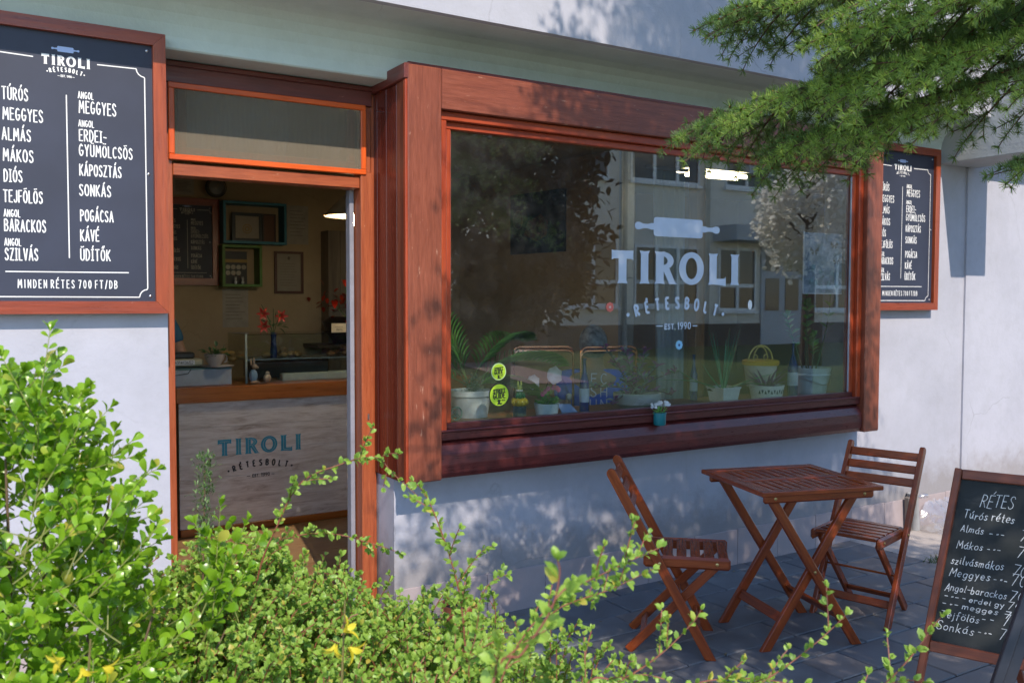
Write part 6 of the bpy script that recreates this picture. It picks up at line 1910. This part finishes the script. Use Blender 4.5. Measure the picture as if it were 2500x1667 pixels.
# the sprays that stand clear of the mass
main_s.spray([(.54, -1.80, .62), (.564, -1.827, .92), (.608, -1.847, 1.053), (.65, -1.869, 1.139), (.716, -1.908, 1.177), (.79, -1.953, 1.197), (.826, -1.977, 1.159), (.87, -2.007, 1.111)], .0024, .0135, .0170, .38, 4, .22)
main_s.spray([(.50, -1.68, .65), (.567, -1.712, .907), (.646, -1.757, .988), (.74, -1.814, 1.003), (.825, -1.868, .979), (.876, -1.901, .959)], .0022, .0125, .0165, .3, 4, .32)
main_s.spray([(.42, -1.70, .66), (.46, -1.72, .93), (.52, -1.75, 1.0), (.58, -1.78, 1.01)], .0020, .013, .0150, .3, 4, .3)
main_s.spray([(.90, -2.17, .40), (.906, -2.169, .68), (.899, -2.154, .896), (.878, -2.135, 1.014), (.845, -2.109, 1.123), (.819, -2.09, 1.165)], .0026, .0135, .0170, .3, 4, .45)
main_s.spray([(.892, -2.146, .95), (.932, -2.168, 1.012), (.956, -2.182, 1.03)], .0016, .012, .0155, .1, 4, .2)
main_s.spray([(.90, -2.15, .80), (.95, -2.16, .93), (1.0, -2.17, .96)], .0018, .013, .0155, .1, 4, .3)
main_s.spray([(1.0, -2.02, .5), (1.04, -2.05, .78), (1.03, -2.06, .88)], .0020, .013, .0155, .2, 4, .35)
sh = empty('small_leaved_shrub', (.85, -1.8, 0), 0, 'broad mass of small leaved shrub with reddish arching twigs in front of the door', 'shrub')
n1 = main_s.finish(sh, 300)
b = MB()
for k in range(16):
    a = Vector((rnd.uniform(.5, 1.2), rnd.uniform(-1.85, -1.65), -.02)); b.tube([a, a + Vector((rnd.uniform(-.06, .06), rnd.uniform(-.06, .06), .35)), a + Vector((rnd.uniform(-.12, .12), rnd.uniform(-.12, .1), .72))], [.006, .0045, .003], 5)
b.build('stem', M_['bark'], sh, None, True)

near_s = Shrub()
near_s.spray([(.70, -2.47, .50), (.773, -2.491, .837), (.814, -2.51, .955), (.879, -2.546, 1.037), (.962, -2.595, 1.089), (1.026, -2.633, 1.123)], .0022, .0125, .0150, .3, 4, .35)
near_s.spray([(.85, -2.52, .98), (.879, -2.546, 1.02), (.949, -2.589, 1.050), (1.013, -2.626, 1.085)], .0016, .0125, .0160, .15, 4, .25)
near_s.spray([(.84, -2.50, .50), (.929, -2.529, .845), (.995, -2.568, .876), (1.055, -2.602, .922), (1.102, -2.629, .976), (1.115, -2.636, .999)], .0022, .0130, .0150, .35, 4, .22)
near_s.spray([(.90, -2.55, .50), (1.007, -2.578, .814), (1.066, -2.613, .853), (1.132, -2.653, .876), (1.21, -2.701, .876), (1.269, -2.738, .861)], .0022, .0130, .0150, .3, 4, .3)
near_s.spray([(.98, -2.60, .50), (1.079, -2.623, .815), (1.171, -2.678, .853), (1.23, -2.713, .892), (1.29, -2.747, .945), (1.333, -2.772, .992)], .0022, .0140, .0150, .35, 4, .22)
near_s.spray([(1.26, -2.70, .50), (1.381, -2.752, .809), (1.422, -2.776, .84), (1.471, -2.803, .896), (1.512, -2.825, .959), (1.526, -2.833, .975)], .0022, .0170, .0175, .4, 4, .10)
near_s.spray([(1.10, -2.60, .50), (1.206, -2.644, .792), (1.308, -2.706, .824), (1.382, -2.751, .824), (1.443, -2.788, .84)], .0020, .0135, .0150, .3, 4, .3)
near_s.spray([(.62, -2.46, .50), (.669, -2.484, .859), (.72, -2.511, .96), (.734, -2.516, 1.032)], .0020, .0125, .0160, .25, 4, .4)
for k in range(60):
    e = Vector((rnd.uniform(.62, 1.25), 0, 0)); e.y = -2.36 - .50 * (e.x - .62) + rnd.uniform(-.1, .1); e.z = .87 - .13 * (e.x - .62) + rnd.uniform(-.12, .02)
    a = e + Vector((rnd.uniform(-.12, .05), rnd.uniform(-.05, .1), -.26))
    near_s.spray([a, a.lerp(e, .6) + Vector((0, 0, .04)), e], .0015, .014, .0150, .1, 4, .25, False)
sh2 = empty('arching_shrub', (.9, -2.5, 0), 0, 'loose sprays of small leaved shrub arching in front of the paving and table', 'shrub')
n2 = near_s.finish(sh2, 300)
b = MB()
for k in range(9):
    a = Vector((rnd.uniform(.7, 1.2), rnd.uniform(-2.7, -2.45), -.02)); b.tube([a, a + Vector((.04, .02, .3)), a + Vector((.08, .04, .62))], [.006, .0045, .003], 5)
b.build('stem', M_['bark'], sh2, None, True)
# one twig close to the lens with larger leaves
close_s = Shrub()
close_s.spray([(.42, -2.95, .6), (.545, -2.868, 1.051), (.582, -2.888, 1.115), (.612, -2.904, 1.167), (.622, -2.908, 1.21), (.62, -2.906, 1.228)], .0022, .020, .021, .62, 3, .2)
sh3 = empty('close_twig', (.42, -2.95, 0), 0, 'single leafy twig with the largest leaves, standing before the wall plinth', 'shrub')
close_s.finish(sh3, 300)
b = MB(); b.tube([(.40, -2.96, -.02), (.41, -2.955, .3), (.42, -2.95, .62)], [.006, .004, .0028], 5); b.build('stem', M_['bark'], sh3, None, True)

# ---- a juniper-like sprig by the door and yellow forsythia flowers
t = empty('conifer_sprig', (.47, -1.75, 0), 0, 'thin feathery green sprig standing up beside the bush against the counter', 'plant')
b = MB(); b.tube([(.44, -1.78, -.02), (.455, -1.77, .7), (.475, -1.75, 1.19)], [.004, .003, .0012], 5); b.build('stem', M_['bark'], t, None, True)
n = 420
h = rng.uniform(.98, 1.205, n); P_ = np.stack([.455 + (h - .7) * .041 + rng.normal(0, .010, n), -1.77 + (h - .7) * .04 + rng.normal(0, .010, n), h], 1)
D_ = rng.normal(size=(n, 3)) + (0, 0, .8)
leaf_part('needles', leaf_tpl('lance'), P_, frames(D_, np.tile((0, 0, 1.0), (n, 1))), np.full(n, .014), np.full(n, .004), leaf_mat('sprig_leaf', (.06, .13, .04), (.14, .24, .08), (.2, .3, .08), .3), t)
yl = leaf_mat('forsythia_petal', (.62, .50, .02), (.80, .70, .06), (.8, .7, .05), .35)
def forsythia(x_, y_, z0, z1, blooms, label):
    t = empty('forsythia_twig', (x_, y_, 0), 0, label, 'shrub', 'yellow flowering forsythia twigs')
    b = MB(); b.tube([(x_ - .01, y_, -.02), (x_ + .003, y_, z0), (x_ + .02, y_ + .01, z1)], [.004, .003, .0015], 5); b.build('stem', flat('forsythia_bark', (.16, .13, .04), .7), t, None, True)
    for (dx, dz, ax, az, s_) in blooms:
        P_ = []; D_ = []
        c = Vector((x_ + dx, y_ - .012, dz)); ax_ = Vector((ax, -.35, az)).normalized(); o1 = ax_.orthogonal().normalized()
        for k in range(4):
            o2 = o1.copy(); o2.rotate(Matrix.Rotation(math.pi / 2 * k + .4, 3, ax_)); P_.append(c); D_.append(o2 * .75 + ax_ * .75)
        P_ = np.array(P_); D_ = np.array(D_)
        leaf_part('blossom', leaf_tpl('lance', fold=.2, curl=.6), P_, frames(D_, np.tile(np.array(ax_), (4, 1))), np.full(4, .026 * s_), np.full(4, .010 * s_), yl, t, False)
    return t
forsythia(.155, -2.30, .8, 1.02, [(-.02, 1.005, -1, -.2, 1.1), (.005, .985, .3, -1, 1), (-.012, .955, -.8, -.6, 1.1), (.035, .98, 1, -.5, 1.1), (.02, .935, .6, -.9, 1), (-.01, .90, -.2, -1, 1.2)], 'yellow forsythia flowers in front of the evergreen bush')
forsythia(.545, -2.36, .75, 1.03, [(.01, .985, .5, .4, 1.1), (-.005, .965, -.6, -.9, 1.2), (.02, .955, .7, -.7, 1.2), (-.045, .89, -1, .1, 1.2), (-.02, .875, -.4, -1, 1.1), (.015, .885, .5, -.9, 1.2), (.0, .86, .1, -1, 1.0)], 'yellow forsythia flowers low in front of the small leaved shrub')
# grass tuft by the apron
t = empty('grass_tuft', (5.02, -.58, 0), 0, 'small tuft of grass growing at the edge of the sunlit paving', 'grass')
b = MB()
for k in range(90):
    a = rnd.uniform(0, 6.28); b_ = MB
    blade(b, (rnd.uniform(-.14, .16), rnd.uniform(-.03, .03), -.01), (math.cos(a), math.sin(a), rnd.uniform(.5, 1.6)), rnd.uniform(.04, .10), .0022, rnd.uniform(.4, 1.4), 4)
b.build('grass_blades', leaf_mat('tuft_blade', (.04, .09, .02), (.10, .17, .03), (.15, .25, .04), .3), t)['kind'] = 'stuff'

# litter on the paving
n = 150
P_ = np.stack([rng.uniform(1.5, 4.9, n), rng.uniform(-2.4, -.02, n), np.full(n, .003)], 1); P_[:50, 1] = -rng.uniform(.005, .12, 50)
D_ = rng.normal(size=(n, 3)); D_[:, 2] *= .12; sl = rng.uniform(.006, .02, n)
V, F = scatter(leaf_tpl('oval', fold=.1, curl=.2), P_, frames(D_, np.tile((0, 0, 1.0), (n, 1))), sl, sl * .5)
tag(put('leaf_litter', np_mesh('leaf_litter', V, F), leaf_mat('litter', (.16, .09, .03), (.30, .22, .08), (.3, .2, .1), .15, .8)), 'small dry leaf bits strewn over the grey paving', 'leaf litter', None, 'stuff')
# ------------------------------------------------------------------ spruce
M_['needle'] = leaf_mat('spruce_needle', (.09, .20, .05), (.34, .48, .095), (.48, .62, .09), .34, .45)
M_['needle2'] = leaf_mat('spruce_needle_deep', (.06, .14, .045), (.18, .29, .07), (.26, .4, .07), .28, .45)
M_['bud'] = flat('spruce_bud', (.30, .13, .03), .6)
M_['spruce_bark'] = flat('spruce_bark', (.10, .055, .032), .85, var=.4, sc_=40)
def twig_arrays(L, n, nl, nw, seed, tuft=True):
    r_ = np.random.default_rng(seed)
    s = np.sort(r_.uniform(0.02, 1.0, n)); a = r_.uniform(0, 2 * np.pi, n)
    base = np.stack([s * L, np.zeros(n), -.10 * L * s ** 2], 1)
    d = np.stack([r_.uniform(.15, .60, n), np.cos(a) * .95, np.sin(a) * .95 + .15], 1)
    if tuft:
        k = int(n * .34); base[-k:] = [L, 0, -.10 * L]; d[-k:, 0] = r_.uniform(.05, 1.3, k)
    d /= np.linalg.norm(d, axis=1, keepdims=True)
    side = np.cross(d, r_.normal(size=(n, 3))); side /= np.linalg.norm(side, axis=1, keepdims=True)
    l = nl * r_.uniform(.75, 1.15, n)[:, None]
    V = np.stack([base - side * nw / 2, base + side * nw / 2, base + d * l + side * nw * .28, base + d * l - side * nw * .28], 1).reshape(-1, 3)
    F = np.arange(4 * n).reshape(n, 4)
    midx = np.zeros(n, int)
    # stalk: three-sided
    q = 6; SV = []; 
    for i in range(q + 1):
        x_ = L * i / q
        for k in range(3):
            SV.append((x_, .0016 * math.cos(2.1 * k), -.10 * L * (i / q) ** 2 + .0016 * math.sin(2.1 * k)))
    o = len(V); SF = []
    for i in range(q):
        for k in range(3): SF.append((o + i * 3 + k, o + i * 3 + (k + 1) % 3, o + i * 3 + 3 + (k + 1) % 3, o + i * 3 + 3 + k))
    V = np.concatenate([V, np.array(SV)]); F = np.concatenate([F, np.array(SF)]); midx = np.concatenate([midx, np.ones(len(SF), int)])
    # bud: small double pyramid from quads
    c = np.array((L + .002, 0, -.10 * L)); w = .0036
    BV = c + np.array([(-w, 0, 0), (0, w, 0), (0, 0, w), (0, -w, 0), (0, 0, -w), (w * 1.6, 0, 0)])
    o = len(V); BF = np.array([(0, 1, 2, 2), (0, 2, 3, 3), (0, 3, 4, 4), (0, 4, 1, 1), (5, 2, 1, 1), (5, 3, 2, 2), (5, 4, 3, 3), (5, 1, 4, 4)])
    BF = np.array([(0, 1, 5, 2), (0, 2, 5, 3), (0, 3, 5, 4), (0, 4, 5, 1)]) + o
    return np.concatenate([V, BV]), np.concatenate([F, BF]), np.concatenate([midx, np.full(4, 2)])
TW = [twig_arrays(.070, 112, .0210, .0018, 40 + k) for k in range(4)]
TWL = [twig_arrays(.16, 26, .032, .0095, 60 + k) for k in range(3)]
spruce = empty('spruce_tree', (2.9, -4.35, 0), 0, 'spruce tree with drooping needled branches hanging into the upper right', 'tree')
b = MB(); b.tube([(2.9, -4.35, -.05), (2.92, -4.34, 2), (2.9, -4.35, 5), (2.9, -4.35, 9.6)], [.17, .14, .09, .01], 12); b.build('trunk', M_['spruce_bark'], spruce, None, True)
twP, twR, twS = [], [], []         # shown twigs
def fan_branch(ctrl, width, n_side, r0=.016, store=None, droop=.35, tw_step=.055, sub=True):
    """a bough with side branchlets in a drooping fan; twigs stand along the branchlets"""
    C = [Vector(c) for c in ctrl]; pts = []
    for i in range(len(C) - 1):
        p0 = C[max(i - 1, 0)]; p1 = C[i]; p2 = C[i + 1]; p3 = C[min(i + 2, len(C) - 1)]
        for k in range(10):
            t = k / 10
            pts.append(.5 * ((2 * p1) + (p2 - p0) * t + (2 * p0 - 5 * p1 + 4 * p2 - p3) * t * t + (3 * p1 - p0 - 3 * p2 + p3) * t ** 3))
    pts.append(C[-1]); m = len(pts) - 1
    tubes = [(pts, [r0 * (1 - .85 * i / m) + .0012 for i in range(m + 1)])]
    def twigs_along(pp, t0=.15):
        tot = sum((pp[i + 1] - pp[i]).length for i in range(len(pp) - 1)); q = tot * t0; k = 0
        while q < tot * .999:
            f = q / tot * (len(pp) - 1); i = min(int(f), len(pp) - 2); p = pp[i].lerp(pp[i + 1], f - i); d = (pp[i + 1] - pp[i]).normalized()
            lat = d.cross(Vector((0, 0, 1))).normalized(); sg = 1 if k % 2 else -1
            dv = d * rnd.uniform(.55, 1) + lat * sg * rnd.uniform(.4, .95) + Vector((0, 0, rnd.uniform(-.25, .45)))
            store.append((p, dv.normalized(), rnd.uniform(.7, 1.15))); q += tw_step * rnd.uniform(.7, 1.3); k += 1
        store.append((pp[-1], (pp[-1] - pp[-2]).normalized(), 1.0))
    for k in range(n_side):
        s = .18 + .80 * (k + rnd.uniform(0, .6)) / n_side
        f = s * m; i = min(int(f), m - 1); p = pts[i]; d = (pts[i + 1] - pts[i]).normalized(); lat = d.cross(Vector((0, 0, 1))).normalized() * (1 if k % 2 else -1)
        ln = width * (1 - .62 * s) * rnd.uniform(.75, 1.15) * (.5 if s > .93 else 1)
        e = p + d * ln * .70 + lat * ln * .75 + Vector((0, 0, -droop * ln * rnd.uniform(.5, 1.3)))
        mid = p.lerp(e, .5) + Vector((0, 0, .10 * ln))
        pp = qbez(p, mid, e, 8)
        tubes.append((pp, [.0045 * (1 - .7 * i / 8) for i in range(9)]))
        twigs_along(pp)
    twigs_along(pts[int(m * .35):], .05)
    return tubes
vis = []
tub = []
# boughs that reach into the picture
tub.append(fan_branch([(2.90, -4.30, 2.55), (2.75, -3.30, 2.45), (2.45, -2.62, 2.28), (2.244, -2.335, 2.20), (2.06, -2.06, 2.13), (1.925, -1.79, 2.06)], .50, 40, .018, vis, .34, .024))
tub.append(fan_branch([(2.90, -4.30, 2.80), (2.75, -3.30, 2.62), (2.40, -2.62, 2.42), (2.187, -2.30, 2.36), (2.06, -2.06, 2.37), (1.955, -1.86, 2.345)], .44, 36, .018, vis, .24, .025))
tub.append(fan_branch([(2.95, -4.25, 2.70), (3.00, -3.30, 2.60), (2.75, -2.60, 2.42), (2.50, -2.20, 2.33), (2.30, -1.95, 2.27)], .50, 34, .018, vis, .32, .025))
tub.append(fan_branch([(2.80, -4.25, 2.60), (2.50, -3.40, 2.45), (2.25, -2.80, 2.33), (2.12, -2.45, 2.27), (2.02, -2.22, 2.235)], .36, 26, .015, vis, .26, .025))
tub.append(fan_branch([(3.00, -4.25, 2.35), (2.90, -3.50, 2.20), (2.60, -2.85, 2.02), (2.38, -2.46, 1.90)], .26, 18, .012, vis, .42, .028))
tub.append(fan_branch([(2.90, -4.25, 2.45), (2.80, -3.30, 2.38), (2.45, -2.55, 2.18), (2.20, -2.20, 2.06), (2.03, -1.97, 1.98)], .44, 34, .016, vis, .36, .025))
for tb_ in tub:
    q = MB(); q.tube(tb_[0][0], tb_[0][1], 7)
    for pp, rr in tb_[1:]: q.tube(pp, rr, 4, False)
    q.build('branch', M_['spruce_bark'], spruce, None, True)
VP = np.array([v[0] for v in vis]); VD = np.array([v[1] for v in vis]); VS = np.array([v[2] for v in vis])
VR = frames(VD, np.tile((0, 0, 1.0), (len(VP), 1)), rng.uniform(-.6, .6, len(VP)))
order = np.argsort(np.linalg.norm(VP + VD * .06 - CAMP, axis=1) + 100 * (np.arctan2(VP[:, 0], VP[:, 1] + 3.8) > R(63)))
near = order[:300]; far = order[300:]
tw_me = []
for k, (V, F, mi) in enumerate(TW):
    me = np_mesh('twig', V, F, False, [M_['needle'], M_['spruce_bark'], M_['bud']], mi); tw_me.append(me)
for j in near:
    s_ = VS[j]
    M = Matrix([[*(VR[j][r_] * s_), VP[j][r_]] for r_ in range(3)] + [[0, 0, 0, 1]])
    put('twig', tw_me[j % 4], None, spruce, M, True)
def twig_mass(name, P, Rm, S, T, mats):
    VV, FF, MI = [], [], []; off = 0
    for k in range(len(T)):
        ix = np.arange(k, len(P), len(T))
        if len(ix) == 0: continue
        V0, F0, mi = T[k]
        V = np.einsum('nij,nkj->nki', Rm[ix], V0[None] * S[ix][:, None, None]) + P[ix][:, None, :]
        VV.append(V.reshape(-1, 3)); FF.append((F0[None] + (np.arange(len(ix)) * len(V0))[:, None, None]).reshape(-1, 4) + off); MI.append(np.tile(mi, len(ix))); off += len(ix) * len(V0)
    me = np_mesh(name, np.concatenate(VV), np.concatenate(FF), False, mats, np.concatenate(MI))
    o = put(name, me, None, spruce, None, True); o['kind'] = 'stuff'
    return o
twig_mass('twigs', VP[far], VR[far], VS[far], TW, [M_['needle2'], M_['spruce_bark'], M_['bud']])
# the crown overhead
crown = []
q = MB()
for k in range(150):
    h = 2.55 + 6.6 * (k / 150) ** 1.1
    a = k * 2.399 + .6
    dx, dy = math.cos(a), math.sin(a)
    rad = (max(.25, 2.30 - .28 * (h - 2.5)) + (.30 if dx < -.25 and 3.4 < h < 6 else 0)) * rnd.uniform(.85, 1.08)  # widened on the left to shade the wall under the window
    if h < 3.5 and dx < .1 and dy > -.7: continue          # kept bare towards the camera so sun reaches the shrubs
    if h < 3.3 and dy > .45 and dx < .75: continue
    p0 = Vector((2.9, -4.35, h)); e = p0 + Vector((dx * rad, dy * rad, -.12 * rad - .12)); m_ = p0.lerp(e, .5) + Vector((0, 0, .16))
    tb_ = fan_branch([p0, m_, e], .74 * min(1, rad / 1.5), 14, .018, crown, .30, .088)
    for pp, rr in tb_: q.tube(pp[::2], rr[::2], 4, False)
q.build('bough_wood', M_['spruce_bark'], spruce, None, True)['kind'] = 'stuff'
CP = np.array([v[0] for v in crown]); CD = np.array([v[1] for v in crown]); CS = np.array([v[2] for v in crown])
_k = (-2.1 - CP[:, 1]); _x = CP[:, 0] + .194 * _k; _z = CP[:, 2] - 1.0 * _k
_keep = ~((_x > 1.82) & (_x < 2.70) & (_z > 2.00) & (_z < 2.56) & (rng.random(len(CP)) < .96))  # crown thinned so sun falls on the boughs in view
_k = (-.185 - CP[:, 1]); _x = CP[:, 0] + .194 * _k; _z = CP[:, 2] - 1.0 * _k        # twigs cut where their shade would cross sunlit parts
_gap = ((_x < 1.92) & (_z > 1.28)) | ((_x < 1.78) & (_z > .4)) | ((_x < 2.42) & (_z > 2.34)) | ((_x > 4.78) & (_z > .75)) | ((_x > 2.0) & (_x < 2.75) & (_z > 2.62) & (rng.random(len(CP)) < .8))
_keep &= ~(_gap & (rng.random(len(CP)) < .95))
CP, CD, CS = CP[_keep], CD[_keep], CS[_keep]
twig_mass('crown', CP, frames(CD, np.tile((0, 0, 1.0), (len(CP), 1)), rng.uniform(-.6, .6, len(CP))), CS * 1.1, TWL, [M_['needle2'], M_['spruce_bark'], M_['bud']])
print('leaves', n1, n2, 'twigs', len(VP), len(CP))

# ------------------------------------------------------------------ what the window mirrors: house, trees and lawn behind the camera
house = empty('apartment_house', (20, -14.6, 0), 0, 'pale rendered house with rows of white windows across the lawn, mirrored in the shop window', 'house')
hw = plaster('house_render', (.86, .80, .70), .06); hg = plaster('house_render_grey', (.5, .52, .55), .06)
Y0 = -14.6
b = MB(); b.box(12.3, 17.3, Y0 - 6, Y0, .95, 6.7); b.box(17.3, 34, Y0 - 6, Y0 + .25, .95, 6.7); b.build('facade', hw, house, None, True)
b = MB(); b.box(12.25, 34.05, Y0 - 6, Y0 + .02, -.05, .95); b.box(17.25, 34.05, Y0, Y0 + .28, -.05, .949); b.build('base_course', flat('house_base', (.07, .065, .06), .9), house, None, True)
b = MB(); b.box(12.1, 34.2, Y0 - 6.2, Y0 + .3, 6.7, 6.9); b.build('roof', flat('house_roof', (.08, .07, .07), .8), house, None, True)
wfm = flat('house_window_white', (.85, .85, .85), .4)
hgm = new_mat('house_glass')[0]; hgm.node_tree.nodes["Principled BSDF"].inputs['Base Color'].default_value = (.03, .032, .03, 1); hgm.node_tree.nodes["Principled BSDF"].inputs['Roughness'].default_value = .08
house.location = (26.0, -20.0, -.46); house.scale = (1.3, 1.3, 1.3)
def h_window(x0, x1, z0, z1, nx, split, y=Y0):
    b = MB(); t_ = .07
    b.box(x0, x1, y - .02, y + .05, z0, z0 + t_); b.box(x0, x1, y - .02, y + .05, z1 - t_, z1); b.box(x0 - .05, x1 + .05, y, y + .12, z0 - .08, z0 - .001)
    zs = z0 + (z1 - z0) * split
    b.box(x0 + t_, x1 - t_, y - .019, y + .045, zs - .05, zs + .05)
    for k in range(nx + 1):
        xx = x0 + (x1 - x0) * k / nx
        b.box(max(x0, xx - .05) , min(x1, xx + .05), y - .018, y + .052, z0 + t_, z1 - t_)
    f = b.build('window', wfm, house, None, True)
    for k in range(nx):
        for (za, zb_) in ((z0 + t_, zs - .05), (zs + .05, z1 - t_)):
            xa = x0 + (x1 - x0) * k / nx + .05; xb = x0 + (x1 - x0) * (k + 1) / nx - .05
            b = MB(); b.box(xa, xb, y - .01, y + .01, za, zb_); b.build('pane', hgm, f, None, True)
h_window(12.82, 14.35, 1.42, 3.10, 2, .36); h_window(12.5, 14.05, 4.62, 6.2, 2, .5); h_window(14.75, 17.1, 4.62, 6.2, 3, .5); h_window(14.9, 17.1, 1.42, 3.0, 3, .4)
h_window(17.6, 19.0, 1.3, 3.0, 2, .4, Y0 + .25); h_window(17.8, 20.2, 4.62, 6.1, 3, .5, Y0 + .25); h_window(21.4, 23.4, 1.3, 3.0, 2, .4, Y0 + .25); h_window(22.0, 25.0, 4.62, 6.1, 3, .5, Y0 + .25)
b = MB()
b.box(19.2, 20.9, Y0 + .26, Y0 + .31, .2, 3.05); f = b.build('door', flat('house_door_grey', (.50, .52, .56), .5), house, None, True)
for xa in (19.35, 20.15):
    b = MB(); b.box(xa, xa + .55, Y0 + .305, Y0 + .325, 1.3, 2.2); b.box(xa, xa + .55, Y0 + .305, Y0 + .325, 2.4, 2.9); b.build('pane', hgm, f, None, True)
b = MB(); b.box(17.4, 21.2, Y0 + .25, Y0 + 1.1, 3.15, 3.55); b.build('porch_slab', hg, house, None, True)
b = MB(); b.tube([(14.55, Y0 + .08, .2), (14.55, Y0 + .08, 6.7)], .06, 8); b.build('downpipe', flat('downpipe_zinc', (.20, .20, .20), .5), house, None, True)
for xa in (18.4, 21.6):
    b = MB(); b.box(xa, xa + .9, Y0 + .25, Y0 + .55, 5.0 if xa < 20 else 6.3, 5.6 if xa < 20 else 6.9); f = b.build('wall_unit', flat('unit_grey', (.4, .42, .45), .5), house, None, True)

def leafy_tree(name, x_, y_, z0, z1, rx, label, mat, n, L, wd, kind='oval', trunk=(.15, .10, .06), clumps=40):
    t = empty(name, (x_, y_, 0), 0, label, 'tree')
    b = MB(); b.tube([(0, 0, -.05), (.05, .02, z0 + .4), (0, 0, z1 - .4)], [.12, .09, .02], 8)
    for k in range(12):
        a = k * 2.4; zz = z0 + (z1 - z0) * (k + 1) / 14
        b.tube([(0, 0, zz - .2), (math.cos(a) * rx * .4, math.sin(a) * rx * .4, zz + .15), (math.cos(a) * rx * .8, math.sin(a) * rx * .8, zz + .3)], [.04, .025, .006], 5)
    b.build('trunk', flat(name + '_bark', trunk, .9), t)
    cc = rng.normal(size=(clumps, 3)); cc /= np.linalg.norm(cc, axis=1, keepdims=True); cc *= rng.uniform(.45, 1.0, (clumps, 1)) ** .5 
    cc = cc * (rx, rx, (z1 - z0) / 2) + (x_, y_, (z0 + z1) / 2)
    ci = rng.integers(0, clumps, n); P = cc[ci] + rng.normal(0, rx * .14, (n, 3))
    D = rng.normal(size=(n, 3)); sl = L * rng.uniform(.6, 1.2, n)
    leaf_part('crown', leaf_tpl(kind), P, frames(D, np.tile((0, 0, 1.0), (n, 1)), rng.uniform(-1, 1, n)), sl, sl * wd, mat, t)
    return t
leafy_tree('yew_tree', 7.75, -9.2, .9, 6.5, 1.6, 'dark dense evergreen tree across the lawn, mirrored at the left of the window', leaf_mat('yew_leaf', (.008, .016, .008), (.018, .030, .012), (.03, .05, .015), .1, .8), 21000, .19, .5, clumps=170)
leafy_tree('blossom_tree', 11.9, -6.5, 2.0, 3.8, .8, 'small tree in white blossom, mirrored at the right of the window', leaf_mat('white_blossom', (.70, .68, .62), (.88, .87, .82), (.9, .88, .8), .62), 6000, .085, .85, 'round', (.06, .045, .04), 110)
hd = empty('garden_hedge', (3, -16.6, 0), 0, 'clipped dark hedge along the far side of the lawn', 'hedge')
n = 9000
P_ = np.stack([rng.uniform(-14, 12.2, n), -16.6 + rng.uniform(-.5, .5, n), rng.uniform(0, 1.7, n)], 1); D_ = rng.normal(size=(n, 3)); sl = rng.uniform(.1, .2, n)
leaf_part('hedge_leaves', leaf_tpl('oval'), P_, frames(D_, np.tile((0, 0, 1.0), (n, 1))), sl, sl * .6, leaf_mat('hedge_leaf', (.02, .05, .015), (.05, .09, .025), (.08, .13, .03), .2), hd)
b = MB(); b.box(-14, 12.2, -16.95, -16.25, -.02, 1.5); b.build('hedge_core', flat('hedge_core_dark', (.02, .03, .012), .9), hd, None, True)
